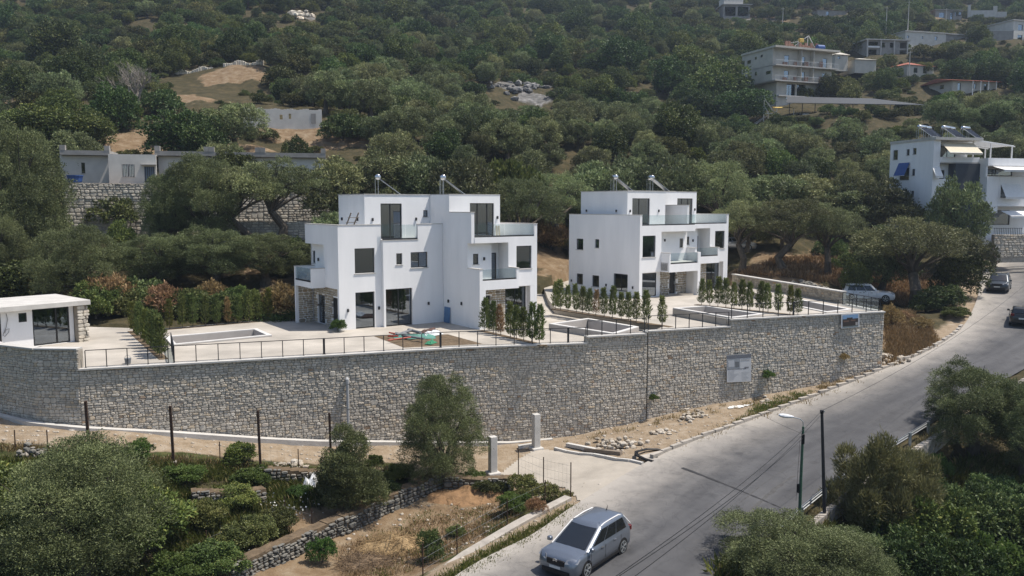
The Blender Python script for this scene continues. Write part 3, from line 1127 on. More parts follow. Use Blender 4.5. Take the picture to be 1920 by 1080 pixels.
wall_length('retaining_wall', 'curved stone retaining wall with pale coping in front of the flat-roofed pool house',
   [w[:2] for w in WALL[:6]], [(-60, 1.1)], 11)
wall_length('retaining_wall', 'long grey stone retaining wall under the terrace of the villa with a ladder on its parapet',
   [w[:2] for w in WALL[5:12]] + [(8.6, 52.05)], [(-60, 0.02), (4.64, 0.42), (8.5, 0.55)], 12)
wall_length('retaining_wall', 'stone retaining wall beside the road with two printed boards hung on it',
   [(8.66, 52.07)] + [w[:2] for w in WALL[13:]], [(-60, 0.57), (14.4, 1.03)], 13)
# return of the wall end facing the road
wall_length('retaining_wall', 'short end return of the stone wall, beside the dry orange bank',
   [(26.34, 58.3), (25.6, 62.6)], [(-60, 1.02)], 14)
# low concrete footing strip along the wall foot
fp = Path([w[:2] for w in WALL[3:12]])
mb = MB()
for k in range(60):
 a, b = fp.len * k / 60, fp.len * (k + 1) / 60
 if fp.at(b)[0].x > 2.6:
  break
 p, d, n = fp.at(a)
 q, d2, n2 = fp.at(b - 1e-4)
 mb.prism([p + n * 0.16, p + n * 0.5, q + n2 * 0.5, q + n2 * 0.16], 0, 0, zf0=lambda v: footz(v[0]) - 0.4, zf1=lambda v: footz(v[0]) + 0.17)
tag(mb.build('footing_strip', M_COPE), kind='structure', label='pale concrete footing strip along the foot of the stone wall')
# ---------------------------------------------------------------- terraces and pools
def slab(name, poly, holes, z, m, label, depth=0.25):
 loops = [[Vector((p[0], p[1], 0)) for p in poly]] + [[Vector((p[0], p[1], 0)) for p in h] for h in holes]
 tris = tessellate_polygon(loops)
 flat = [v for l in loops for v in l]
 mb = MB()
 mb.add([(v.x, v.y, z) for v in flat], [tuple(q) for q in tris])
 k = 0
 for l in loops:
  n = len(l)
  for i in range(n):
   a, b = l[i], l[(i + 1) % n]
   mb.face([(a.x, a.y, z), (b.x, b.y, z), (b.x, b.y, z - depth), (a.x, a.y, z - depth)])
 o = mb.build(name, m)
 # make the top face up
 for p in o.data.polygons:
  if abs(p.normal.z) > 0.5 and p.normal.z < 0:
   p.flip()
 o.data.update()
 return tag(o, label, kind='structure')
def shrink(q, f):
 cx, cy = sum(p[0] for p in q) / len(q), sum(p[1] for p in q) / len(q)
 return [((p[0] - cx) * f + cx, (p[1] - cy) * f + cy) for p in q]
def offset_quad(q, d):
 """move each edge of a convex quad inwards by d"""
 n = len(q)
 cx, cy = sum(p[0] for p in q) / n, sum(p[1] for p in q) / n
 lines = []
 for i in range(n):
  a, b = Vector(q[i]), Vector(q[(i + 1) % n])
  e = (b - a).normalized()
  nn = Vector((-e.y, e.x))
  if nn.dot(Vector((cx, cy)) - a) < 0:
   nn = -nn
  lines.append((a + nn * d, e))
 out = []
 for i in range(n):
  p, e = lines[i - 1]
  r, f = lines[i]
  den = e.x * f.y - e.y * f.x
  k = ((r.x - p.x) * f.y - (r.y - p.y) * f.x) / den
  out.append(tuple(p + e * k))
 return out
P1 = [(-22.39, 52.62), (-17.49, 56.14), (-15.61, 53.21), (-20.59, 49.41)]
P2 = [(2.52, 56.07), (5.44, 58.86), (8.48, 54.67), (6.46, 51.55)]
P3 = [(11.71, 59.77), (14.42, 61.11), (17.36, 56.41), (14.62, 54.45)]
P4 = [(20.9, 62.6), (23.04, 65.58), (24.62, 59.28), (22.09, 57.6)]
slab('terrace', T1, [offset_quad(P1, 0.1), offset_quad(P2, 0.1)], 0.0, M_PAVE, 'pale concrete terrace around the villa with the ladder')
slab('terrace', T2, [], 0.5, M_PAVE, 'pale concrete terrace around the villa with stone-clad porches', depth=0.7)
slab('terrace', T3, [offset_quad(P3, 0.1), offset_quad(P4, 0.1)], 0.98, M_PAVE, 'raised concrete terrace at the road end of the wall', depth=0.7)
def pool(label, quad, rim_top, base, depth):
 cx, cy = sum(p[0] for p in quad) / 4, sum(p[1] for p in quad) / 4
 root = Vector((cx, cy, base))
 t = thing('swimming_pool', label, 'pool', root, group='empty concrete pools on the terraces')
 inner = offset_quad(quad, 0.3)
 mb, rm = MB(), MB()
 n = 4
 for i in range(n):
  j = (i + 1) % n
  a, b, c, d = quad[i], quad[j], inner[j], inner[i]
  zt, zk = rim_top - 0.05, base - 0.3
  mb.face([(*a, zk), (*b, zk), (*b, zt), (*a, zt)])
  mb.face([(*d, zt), (*c, zt), (*c, rim_top - depth), (*d, rim_top - depth)])
  rm.prism([a, b, c, d], zt, rim_top)
 mb.face([(*p, rim_top - depth) for p in inner])
 rel(mb, root).build('basin', M_BASIN, t)
 rel(rm, root).build('rim', M_RIM, t)
 return t
pool('empty long pool with white rim beside the hedge behind the ladder villa', P1, 0.12, 0.0, 1.35)
pool('empty pool with raised grey side at the step between the two villa terraces', P2, 0.45, 0.0, 1.2)
pool('empty pool with raised rim in front of the stone-clad porches', P3, 1.08, 0.5, 1.25)
pool('empty pool sunk flush in the raised terrace at the road end', P4, 1.04, 0.98, 1.2)
# soil bed left open in the first terrace
bed = [(-9.07, 53.46), (-6.49, 48.99), (-1.81, 50.33), (-4.24, 54.14)]
mb = MB()
nb = 18
rr = random.Random(4)
gridp = {}
for i in range(nb + 1):
 for j in range(nb + 1):
  u, v = i / nb, j / nb
  x = (bed[0][0] * (1 - u) + bed[3][0] * u) * (1 - v) + (bed[1][0] * (1 - u) + bed[2][0] * u) * v
  y = (bed[0][1] * (1 - u) + bed[3][1] * u) * (1 - v) + (bed[1][1] * (1 - u) + bed[2][1] * u) * v
  e = min(u, v, 1 - u, 1 - v)
  gridp[i, j] = (x, y, 0.008 + min(1, e * 8) * rr.uniform(0.0, 0.07))
for i in range(nb):
 for j in range(nb):
  mb.face([gridp[i, j], gridp[i, j + 1], gridp[i + 1, j + 1], gridp[i + 1, j]])
tag(mb.build('soil_bed', M_SOIL), kind='structure', label='bare soil bed left in the terrace paving')
# ---------------------------------------------------------------- black railings
def railing(label, pts, z, h=0.92, step=1.12, glass=False, wide=()):
 path = Path(pts)
 p0 = path.at(0)[0]
 root = Vector((p0.x, p0.y, z))
 t = thing('terrace_railing', label, 'railing', root, group='black railings round the terraces')
 n = max(1, round(path.len / step))
 base_me = bpy.data.meshes.get('railing_post_mesh')
 if base_me is None:
  q = MB().box(-0.022, 0.022, -0.022, 0.022, 0, 0.90)
  q.box(-0.05, 0.05, -0.05, 0.05, 0, 0.012)
  base_me = q.mesh('railing_post_mesh', M_DARK)
  q = MB().box(-0.06, 0.06, -0.03, 0.03, 0, 0.92)
  q.box(-0.09, 0.09, -0.05, 0.05, 0, 0.012)
  q.mesh('railing_double_post_mesh', M_DARK)
 for k in range(n + 1):
  p, d, nn = path.at(path.len * k / n)
  me = bpy.data.meshes['railing_double_post_mesh'] if k in wide else base_me
  link('post', me, t, loc=Vector((p.x, p.y, z)) - root, rot=(0, 0, math.atan2(d.y, d.x)))
 top, low = MB(), MB()
 for i in range(len(path.p) - 1):
  a, b = path.p[i], path.p[i + 1]
  top.bar((a.x, a.y, z + h), (b.x, b.y, z + h), 0.05, 0.035)
  low.bar((a.x, a.y, z + 0.045), (b.x, b.y, z + 0.045), 0.02, 0.02)
 rel(top, root).build('top_rail', M_DARK, t)
 rel(low, root).build('bottom_rail', M_DARK, t)
 if glass:
  for k in range(n):
   p, d, nn = path.at(path.len * (k + 0.04) / n)
   q = path.at(path.len * (k + 0.96) / n)[0]
   g = MB().bar((p.x, p.y, z + h * 0.5), (q.x, q.y, z + h * 0.5), 0.012, h * 0.84)
   rel(g, root).build('pane', M_RAILGLASS, t)
 return t
def inset(pts, d):
 out = []
 path = Path(pts)
 for i, q in enumerate(pts):
  p, dr, n = path.at(path.l[i])
  out.append((p.x - n.x * d, p.y - n.y * d))
 return out
railing('long black railing along the wall top before the ladder villa', inset([(-18.25, 43.95)] + [w[:2] for w in WALL[7:12]], 0.2), 0.02, wide=(7, 13, 20))
railing('black railing on the wall top beside the pool house', inset([(-22.3, 42.55), (-18.5, 43.85)], 0.2), 0.02, step=0.95)
railing('short glazed black railing turning back beside the long pool', [(-18.3, 44.2), (-20.4, 48.9)], 0.0, glass=True, step=1.2)
railing('black railing in front of the pool at the terrace step', inset([(4.75, 50.8), (8.5, 52.0)], 0.18), 0.42)
railing('black railing before the villa with stone-clad porches', inset([(8.75, 52.1), (14.4, 54.05)], 0.18), 0.56, step=1.0)
railing('black railing on the raised terrace above the two printed boards', inset([(14.6, 54.15), (17.4, 55.1), (26.2, 58.1)], 0.18), 1.03, step=1.18, wide=(4,))
railing('glazed black railing closing the road end of the raised terrace', [(26.05, 58.3), (25.2, 62.6)], 1.0, glass=True, step=0.85)
# boundary wall behind the raised terrace
bw = [(21.2, 79.2), (25.35, 63.0)]
path = Path(bw)
root = Vector((25.35, 63.0, 0.98))
t = thing('boundary_wall', 'low stone boundary wall with pale coping running back from the parked estate car', 'wall', root)
core, cope = MB(), MB()
p, d, n = path.at(0)
q = path.at(path.len)[0]
core.prism([p, q, q - n * 0.3, p - n * 0.3], 0.2, 1.86)
cope.prism([p + n * 0.11, q + n * 0.11, q - n * 0.36, p - n * 0.36], 1.865, 1.95)
rel(core, root).build('mortar_core', M_MORTAR, t)
rel(cope, root).build('coping', M_COPE, t)
place_stones(rubble(path, lambda s: 0.98, lambda s: 1.86, 21, sw=(0.3, 0.6), sh=(0.35, 0.5), dep=(0.03, 0.06)), t, root, M_CLAD, limit=0)
# ---------------------------------------------------------------- pool house
def sheet_glass(parent, P0, du, dn, w, h, z0, rec=0.1, mull=(), name='window', fr=0.06, doorlike=False, mglass=None, sill=False):
 """a window set in an opening: frame part with pane sub-parts.  P0 lower outer corner of the opening"""
 P0, du, dn = Vector(P0), Vector(du), Vector(dn)
 f = MB()
 q = P0 + Vector((0, 0, 0)) - dn * rec
 up = Vector((0, 0, 1))
 xs = [0] + list(mull) + [w]
 def bx(a, b, c, d, th=0.06):
  vs = []
  for k in (0, th):
   for x, z in ((a, c), (b, c), (b, d), (a, d)):
    vs.append(q + du * x + up * z - dn * k)
  f.add(vs, [(0, 1, 2, 3), (7, 6, 5, 4), (0, 4, 5, 1), (1, 5, 6, 2), (2, 6, 7, 3), (3, 7, 4, 0)])
 bx(0, fr, 0, h)
 bx(w - fr, w, 0, h)
 bx(fr, w - fr, 0, fr)
 bx(fr, w - fr, h - fr, h)
 for x in mull:
  bx(x - fr * 0.6, x + fr * 0.6, fr, h - fr, 0.055)
 o = f.build(name, M_FRAME, parent)
 for a, b in zip(xs, xs[1:]):
  g = MB()
  a2 = a + (fr if a == 0 else fr * 0.6)
  b2 = b - (fr if b == w else fr * 0.6)
  vs = []
  for k in (0.022, 0.034):
   for x, z in ((a2, fr), (b2, fr), (b2, h - fr), (a2, h - fr)):
    vs.append(q + du * x + up * z - dn * k)
  g.add(vs, [(0, 1, 2, 3), (7, 6, 5, 4), (0, 4, 5, 1), (1, 5, 6, 2), (2, 6, 7, 3), (3, 7, 4, 0)])
  g.build('pane', mglass or M_GLASS, o)
 if sill:
  s = MB()
  vs = []
  for z in (-0.05, -0.002):
   for x, k in ((-0.06, 0.05), (w + 0.06, 0.05), (w + 0.06, -rec), (-0.06, -rec)):
    vs.append(P0 + du * x + dn * k + up * z)
  s.add(vs, [(3, 2, 1, 0), (4, 5, 6, 7), (0, 1, 5, 4), (1, 2, 6, 5), (2, 3, 7, 6), (3, 0, 4, 7)])
  s.build('sill', M_COPE, o)
 return o
def ph_pt(px, z):
 return spot(px, 640, z)
c0 = Vector((-27.0, 51.65))
du2 = Vector((-1.5, -1.75)).normalized()          # from the stone end towards the picture's left
root = Vector((c0.x, c0.y, 0))
ang = math.atan2(-du2.y, -du2.x)
ph = thing('pool_house', 'low flat-roofed white pool house with stone end wall and dark sliding windows', 'building', root, ang)
# local x runs along the front to the stone end at x=0, outward -y
mb = MB()
mb.panel((-11, 0, 0), (1, 0, 0), (0, -1, 0), 10.4, 2.3, 0.2, [(8.05 - .0, 10.15, 0.02, 2.28), (7.3, 7.75, 1.55, 2.1), (4.2, 6.35, 0.02, 2.28)])
mb.box(-11, -10.8, 0.2, 4.6, 0, 2.3)
mb.box(-10.8, -0.5, 4.4, 4.6, 0, 2.3)
mb.build('wall', M_WHITE, ph)
mb = MB().box(-10.8, -0.5, 0.2, 4.4, 0.01, 0.03)
mb.build('floor', M_PAVE, ph)
sheet_glass(ph, (-11 + 8.05, 0, 0.02), (1, 0, 0), (0, -1, 0), 2.1, 2.26, 0, 0.05, mull=(1.35,), name='sliding_window', fr=0.08)
sheet_glass(ph, (-11 + 7.3, 0, 1.55), (1, 0, 0), (0, -1, 0), 0.45, 0.55, 0, 0.03, name='window', fr=0.06)
sheet_glass(ph, (-11 + 4.2, 0, 0.02), (1, 0, 0), (0, -1, 0), 2.15, 2.26, 0, 0.05, mull=(1.1,), name='sliding_window', fr=0.08)
mb = MB().bevbox(-11.2, 0.22, -0.62, 4.8, 2.32, 2.62, 0.02)
mb.build('roof', M_COPE, ph)
mb = MB().box(-0.55, 0.0, -0.45, 4.4, 0, 2.3)
sw_ = mb.build('stone_end_wall', M_MORTAR, ph)
pf = Path([(-0.56, -0.47), (0.02, -0.47), (0.02, 4.4)])
st = rubble(pf, lambda s: 0.0, lambda s: 2.29, 31, sw=(0.25, 0.5), sh=(0.35, 0.55), dep=(0.03, 0.06), warm=0.1)
place_stones(st, sw_, Vector((0, 0, 0)), M_OLDSTONE, limit=60)
# loop of cable hanging from the wall
mb = MB()
pts = [(-4.35, -0.02, 2.15), (-4.3, -0.05, 1.8), (-4.42, -0.06, 1.3), (-4.6, -0.06, 0.9), (-4.5, -0.06, 0.8), (-4.28, -0.06, 1.05), (-4.25, -0.06, 1.25), (-4.42, -0.06, 1.2), (-4.5, -0.06, 1.0)]
mb.tube(pts, 0.018, 5)
mb.build('loose_cable', mat('grey_cable', (0.25, 0.25, 0.26), 0.7), ph)
# ---------------------------------------------------------------- villas
VROT = math.atan2(0.578, 0.816)
lamp_me = MB()
lamp_me.bevbox(-0.06, 0.06, -0.11, 0.0, -0.11, 0.11, 0.015)
lamp_me = lamp_me.mesh('wall_lamp_mesh', M_DARK)
class Villa:
 def __init__(s, name, label, origin, rot=None, cat='house'):
  s.t = thing(name, label, cat, origin, VROT if rot is None else rot)
  s.w = MB()
  s.cope = MB()
  s.fl = MB()
  s.strip = MB()
  s.clad = []
 def front(s, t, sv, z, w, h, holes=(), th=0.25):
  """front-facing panel; holes given in absolute t and z"""
  s.w.panel((t, -sv, z), (1, 0, 0), (0, -1, 0), w, h, th, [(a - t, b - t, c - z, d - z) for a, b, c, d in holes])
 def left(s, t, s0, s1, z, h, holes=(), th=0.25):
  """left-facing panel from s0 (back) to s1 (front); holes in absolute s and z"""
  s.w.panel((t, -s0, z), (0, -1, 0), (-1, 0, 0), s1 - s0, h, th, [(a - s0, b - s0, c - z, d - z) for a, b, c, d in holes])
 def win_front(s, a, b, c, d, sv, rec=0.1, mull=(), name='window', fr=0.06, sill=True):
  if name == 'sliding_door':
   # pale curtain drawn over part of the opening
   m = MB()
   x0, x1 = b - (b - a) * 0.42, b - 0.08
   for k in range(10):
    p, q = x0 + (x1 - x0) * k / 10, x0 + (x1 - x0) * (k + 1) / 10
    m.face([(p, -sv + rec + 0.3 + 0.05 * (k % 2), c + 0.05), (q, -sv + rec + 0.3 + 0.05 * ((k + 1) % 2), c + 0.05), (q, -sv + rec + 0.3 + 0.05 * ((k + 1) % 2), d - 0.02), (p, -sv + rec + 0.3 + 0.05 * (k % 2), d - 0.02)])
   m.build('curtain', mat('curtain_cloth', (0.42, 0.42, 0.43), 0.9), s.t)
  return sheet_glass(s.t, (a, -sv, c), (1, 0, 0), (0, -1, 0), b - a, d - c, 0, rec, [m - a for m in mull], name, fr, sill=sill)
 def win_left(s, a, b, c, d, t, rec=0.1, mull=(), name='window', fr=0.06, sill=True):
  return sheet_glass(s.t, (t, -a, c), (0, -1, 0), (-1, 0, 0), b - a, d - c, 0, rec, [m - a for m in mull], name, fr, sill=sill)
 def slab(s, t0, t1, s0, s1, z0, z1):
  s.fl.box(t0, t1, -s1, -s0, z0, z1)
 def block(s, t0, t1, s0, s1, z0, z1):
  s.w.box(t0, t1, -s1, -s0, z0, z1)
 def cap(s, t0, t1, s0, s1, z):
  s.cope.box(t0 - 0.03, t1 + 0.03, -s1 - 0.03, -s0 + 0.03, z + 0.002, z + 0.05)
 def lamp_front(s, t, sv, z):
  link('wall_lamp', lamp_me, s.t, loc=(t, -sv, z))
 def lamp_left(s, t, sv, z):
  link('wall_lamp', lamp_me, s.t, loc=(t, -sv, z), rot=(0, 0, -math.pi / 2))
 def glassrail(s, t0, t1, sv, z0, z1, n=2):
  """glass balustrade standing on a dark shoe"""
  sh = MB().box(t0, t1, -sv - 0.035, -sv + 0.035, z0, z0 + 0.1)
  o = sh.build('balustrade', M_DARK, s.t)
  for k in range(n):
   a, b = t0 + (t1 - t0) * k / n + 0.012, t0 + (t1 - t0) * (k + 1) / n - 0.012
   MB().box(a, b, -sv - 0.008, -sv + 0.008, z0 + 0.1, z1).build('pane', M_RAILGLASS, o)
 def glassrail_left(s, t, s0, s1, z0, z1, n=2):
  sh = MB().box(t - 0.035, t + 0.035, -s1, -s0, z0, z0 + 0.1)
  o = sh.build('balustrade', M_DARK, s.t)
  for k in range(n):
   a, b = s0 + (s1 - s0) * k / n + 0.012, s0 + (s1 - s0) * (k + 1) / n - 0.012
   MB().box(t - 0.008, t + 0.008, -b, -a, z0 + 0.1, z1).build('pane', M_RAILGLASS, o)
 def stone_front(s, t0, t1, sv, z0, z1, holes=(), seed=5):
  s.front(t0, sv - 0.05, z0, t1 - t0, z1 - z0, holes)
  s.clad += rubble(Path([(t0, -sv + 0.045), (t1, -sv + 0.045)]), lambda q: z0 + 0.1, lambda q: z1 - 0.01, seed, sw=(0.2, 0.5), sh=(0.3, 0.5), dep=(0.02, 0.05),
       holes=[(a - t0 - 0.05, b - t0 + 0.05, c - 0.1, d + 0.03) for a, b, c, d in holes], gap=0.012)
 def stone_left(s, t, s0, s1, z0, z1, holes=(), seed=6):
  s.left(t + 0.05, s0, s1, z0, z1 - z0, holes)
  s.clad += rubble(Path([(t + 0.045, -s0), (t + 0.045, -s1)]), lambda q: z0 + 0.1, lambda q: z1 - 0.01, seed, sw=(0.2, 0.5), sh=(0.3, 0.5), dep=(0.02, 0.05),
       holes=[(a - s0 - 0.05, b - s0 + 0.05, c - 0.1, d + 0.03) for a, b, c, d in holes], gap=0.012)
 def door_front(s, a, b, z0, z1, sv, name='door'):
  m = MB()
  m.box(a, b, -sv + 0.03, -sv + 0.09, z0, z1)
  m.box(a + 0.1, b - 0.1, -sv + 0.015, -sv + 0.03, z0 + 0.15, z1 - 0.15)
  o = m.build(name, M_FRAME, s.t)
  MB().box(b - 0.14, b - 0.10, -sv - 0.04, -sv + 0.012, z0 + 0.85, z0 + 1.15).build('handle', M_STEEL, o)
 def unit(s, dt, ds, gf_door=(8.95, 9.8)):
  """the right-hand unit with recessed balcony and a flush window bay (laid out at t 8..13.65, bay face at s 4.2)"""
  T, S = (lambda v: v + dt), (lambda v: v + ds)
  back = -6.0
  # party wall facing left, stepped towards its top
  s.left(T(8.0), S(0.31), S(5.2), 0, 4.13)
  s.left(T(8.0), S(0.31), S(3.67), 4.13, 1.75)
  s.left(T(8.0), S(0.31), S(4.17), 5.88, 2.12)
  s.left(T(8.0), S(-2.0), S(1.25), 8.0, 1.25)
  s.left(T(8.0), S(-2.0), S(0.305), 6.05, 1.95)
  s.cap(T(8.0), T(8.25), S(1.28), S(4.17), 8.0)
  s.cap(T(8.0), T(8.25), S(3.7), S(5.2), 4.13)
  s.block(T(8.252), T(8.5), S(4.7), S(5.199), 0, 2.7)
  # ground floor
  s.stone_front(T(8.25), T(11.05), S(3.9), 0, 2.7, [(T(gf_door[0]), T(gf_door[1]), 0.02, 2.15)], seed=41 + int(dt * 10))
  s.door_front(T(gf_door[0]), T(gf_door[1]), 0.02, 2.15, S(3.75))
  s.front(T(11.05), S(3.75), 0, 2.0, 2.7, [(T(11.12), T(12.97), 0.08, 2.62)])
  s.win_front(T(11.12), T(12.97), 0.08, 2.62, S(3.75), 0.05, mull=(T(12.0),), name='glass_door', sill=False)
  s.block(T(13.05), T(13.4), S(3.5), S(4.195), 0, 2.7)
  # right side wall
  s.left(T(13.4), S(back), S(4.2), 0, 7.15)
  s.cap(T(13.4), T(13.65), S(back), S(4.2), 7.15)
  # window bay over the ground floor
  s.front(T(11.1), S(4.2), 2.7, 2.3, 3.58, [(T(11.8), T(13.15), 3.95, 5.6)])
  s.win_front(T(11.8), T(13.15), 3.95, 5.6, S(4.2), 0.1)
  s.left(T(11.1), S(2.9), S(3.94), 3.0, 2.88, th=0.2)
  # recess behind the balcony
  s.front(T(8.25), S(3.6), 3.0, 1.8, 2.88, [(T(8.5), T(8.95), 4.38, 5.12)], th=0.2)
  s.win_front(T(8.5), T(8.95), 4.38, 5.12, S(3.6), 0.06)
  s.left(T(9.85), S(2.9), S(3.39), 3.0, 2.88, th=0.2)
  s.front(T(10.05), S(2.9), 3.0, 1.25, 2.88, [(T(10.2), T(10.95), 3.05, 5.1)], th=0.2)
  s.win_front(T(10.2), T(10.95), 3.05, 5.1, S(2.9), 0.06, name='balcony_door', sill=False)
  s.lamp_front(T(9.4), S(3.6), 4.75)
  # balcony
  s.slab(T(8.25), T(11.1), S(2.7), S(4.98), 2.72, 3.02)
  s.block(T(8.252), T(11.3), S(4.985), S(5.2), 2.7, 3.34)
  s.block(T(11.1), T(11.3), S(4.205), S(4.983), 2.7, 4.1)
  s.cap(T(11.1), T(11.3), S(4.21), S(5.2), 4.1)
  s.block(T(11.1), T(11.3), S(4.985), S(5.2), 3.342, 4.1)
  s.glassrail(T(8.28), T(11.08), S(5.1), 3.345, 4.12)
  # roof terrace: slab edge, balustrade, set-back room
  s.slab(T(8.25), T(13.4), S(back), S(3.94), 5.89, 6.2)
  s.block(T(8.252), T(11.095), S(3.96), S(4.2), 5.88, 6.28)
  s.glassrail(T(8.28), T(13.38), S(4.1), 6.285, 7.17, 4)
  s.front(T(8.252), S(1.25), 6.2, 4.15, 3.05, [(T(9.75), T(11.87), 6.26, 8.66)])
  s.win_front(T(9.75), T(11.87), 6.26, 8.66, S(1.25), 0.1, mull=(T(10.45), T(11.3)), name='sliding_door', fr=0.07, sill=False)
  s.lamp_front(T(12.15), S(1.25), 7.6)
  s.left(T(12.152), S(back), S(0.99), 6.2, 3.05)
  # roof, back
  s.slab(T(8.0), T(12.42), S(back), S(1.27), 9.255, 9.31)
  s.front(T(8.2), S(back + 0.2), 0, 5.2, 5.88, th=0.2)
  s.front(T(8.2), S(back + 0.2), 6.2, 3.95, 3.05, th=0.2)
 def loc(s, px, py, sv=0.0):
  """(t, z) of a surveyed point on the front plane s = sv"""
  o = np.array(s.t.location)
  a = s.t.rotation_euler[2]
  u, n = np.array([math.cos(a), math.sin(a), 0]), np.array([math.sin(a), -math.cos(a), 0])
  r = ray(px, py)
  c = np.array([0, 0, CAMZ])
  k = ((o + n * sv - c) @ n) / (r @ n)
  w = c + k * r - o
  return float(w @ u), float(w[2])
 def locl(s, px, py, tv=0.0):
  """(s, z) of a surveyed point on the left plane t = tv"""
  o = np.array(s.t.location)
  a = s.t.rotation_euler[2]
  u, n = np.array([math.cos(a), math.sin(a), 0]), np.array([math.sin(a), -math.cos(a), 0])
  r = ray(px, py)
  c = np.array([0, 0, CAMZ])
  k = ((o + u * tv - c) @ u) / (r @ u)
  w = c + k * r - o
  return float(w @ n), float(w[2])
 def hole_f(s, x0, y0, x1, y1, sv=0.0):
  a, d = s.loc(x0, y0, sv)
  b, c = s.loc(x1, y1, sv)
  return (a, b, c, d)
 def hole_l(s, x0, y0, x1, y1, tv=0.0):
  a, d = s.locl(x0, y0, tv)
  b, c = s.locl(x1, y1, tv)
  return (a, b, c, d)
 def finish(s, m=None):
  s.w.build('wall', m or M_WHITE, s.t)
  if s.fl.f:
   s.fl.build('floor_slab', M_COPE, s.t)
  if s.cope.f:
   s.cope.build('coping', M_COPE, s.t)
  if s.clad:
   place_stones(s.clad, s.t, Vector((0, 0, 0)), M_CLAD, limit=0, rest='stone_cladding')
# ---- first villa
v = Villa('villa', 'white cubic villa with a wooden ladder on its parapet and a side balcony', (-11.74, 55.77, 0.0))
v.front(0, 0, 0, 3.2, 7.15, [(1.2, 2.7, 3.84, 5.56), (1.2, 2.65, 0.0, 2.53)])
v.win_front(1.2, 2.7, 3.84, 5.56, 0, 0.12)
v.win_front(1.2, 2.65, 0.02, 2.53, 0, 0.14, name='glass_door', sill=False)
v.lamp_front(0.62, 0, 1.35)
v.lamp_front(2.95, 0, 1.35)
v.front(3.202, 0.3, 0, 4.79, 6.1, [(4.22, 4.69, 4.35, 5.14), (5.36, 6.73, 4.07, 5.18), (3.36, 5.45, 0.0, 2.65)], th=0.3)
v.win_front(4.22, 4.69, 4.35, 5.14, 0.3)
v.win_front(5.36, 6.73, 4.07, 5.18, 0.3, mull=(6.05,))
v.win_front(3.36, 5.45, 0.02, 2.65, 0.3, 0.14, mull=(4.4,), name='sliding_door', fr=0.07, sill=False)
v.lamp_front(6.75, 0.3, 1.45)
v.lamp_left(8.0, 1.1, 1.6)
v.lamp_left(8.0, 2.9, 1.6)
v.front(5.95, 0.3, 6.1, 2.04, 1.05, th=0.2)
v.cap(5.95, 7.99, 0.1, 0.3, 7.15)
v.cap(3.2, 5.95, 0.05, 0.3, 6.1 - 0.05)
v.cap(0, 3.2, -0.25, 0.0, 7.15)
v.glassrail(3.22, 5.93, 0.2, 6.105, 7.14, 3)
v.slab(0.25, 7.99, -5.9, -0.26, 5.75, 6.04)
v.slab(3.3, 7.99, -0.255, -0.005, 5.75, 6.04)
# left face: parapet band, solid bay, recess with a balcony, stone porch under it
v.left(0.0, -5.9, -0.252, 5.75, 1.4)
v.cap(0.0, 0.25, -5.9, -0.28, 7.15)
v.left(0.0, -2.5, -0.252, 2.8, 2.95, th=0.5)
v.left(0.5, -6.1, -2.502, 2.8, 2.95, [(-5.75, -5.3, 4.3, 5.2)])
v.win_left(-5.75, -5.3, 4.3, 5.2, 0.5, 0.06)
v.lamp_left(0.5, -4.6, 4.6)
v.slab(-0.85, 0.5, -5.6, -2.5, 2.82, 3.0)
v.block(-1.0, -0.86, -5.6, -2.502, 2.75, 3.15)
v.block(-0.998, 0.0, -2.5, -2.36, 2.75, 4.1)
v.block(-0.858, 0.5, -5.602, -5.46, 2.75, 4.1)
v.block(-1.0, -0.86, -5.6, -5.46, 3.152, 4.1)
v.cap(-1.0, 0.0, -2.5, -2.36, 4.1)
v.cap(-1.0, 0.5, -5.6, -5.46, 4.1)
v.glassrail_left(-0.93, -5.44, -2.52, 3.155, 4.1, 2)
v.block(-1.0, -0.8, -5.6, -5.4, 0, 2.748)
v.stone_left(0.3, -5.38, -0.26, 0, 2.78, [(-1.95, -1.0, 0.02, 2.1), (-4.6, -3.3, 0.02, 2.1)], 51)
v.stone_front(-0.8, 0.3, -5.4, 0, 2.74, (), 52)
m_ = MB().box(0.42, 0.48, 1.0, 1.95, 0.02, 2.1)
d_ = m_.build('door', M_FRAME, v.t)
MB().box(0.36, 0.42, 1.08, 1.12, 0.9, 1.2).build('handle', M_STEEL, d_)
v.win_left(-4.6, -3.3, 0.05, 2.1, 0.35, 0.1, mull=(-3.95,), name='glass_door', sill=False)
# roof storey
v.left(2.7, -5.96, -1.752, 6.04, 3.21)
v.front(2.7, -1.5, 6.04, 5.29, 3.21, [(3.95, 5.65, 6.1, 8.63), (7.42, 7.8, 7.66, 8.14)])
v.win_front(3.95, 5.65, 6.1, 8.63, -1.5, 0.1, mull=(4.75,), name='sliding_door', fr=0.07, sill=False)
v.win_front(7.42, 7.8, 7.66, 8.14, -1.5, 0.06)
v.lamp_front(3.3, -1.5, 7.5)
v.lamp_front(6.8, -1.5, 7.5)
v.lamp_left(2.7, -2.6, 7.5)
v.lamp_left(2.7, -5.3, 7.5)
v.slab(2.66, 7.99, -6.0, -1.46, 9.255, 9.31)
v.front(0.5, -5.9, 0, 7.6, 5.75, th=0.2)
v.front(2.95, -5.7, 6.04, 5.0, 3.21, th=0.2)
v.unit(0, 0)
v.finish()
v.t['label'] = 'white cubic villa with a wooden ladder on its parapet and a side balcony'
# blue board against the grey party wall
rt = v.t.matrix_basis
b_ = thing('blue_sheet', 'blue sheet leaning in the corner of the ladder villa', 'panel', rt @ Vector((7.9, -0.5, 0)), VROT)
MB().bar((0.0, -0.45, 0.02), (0.06, -0.45, 1.15), 0.8, 0.03).build('board', mat('blue_sheet', (0.10, 0.20, 0.36), 0.6), b_)
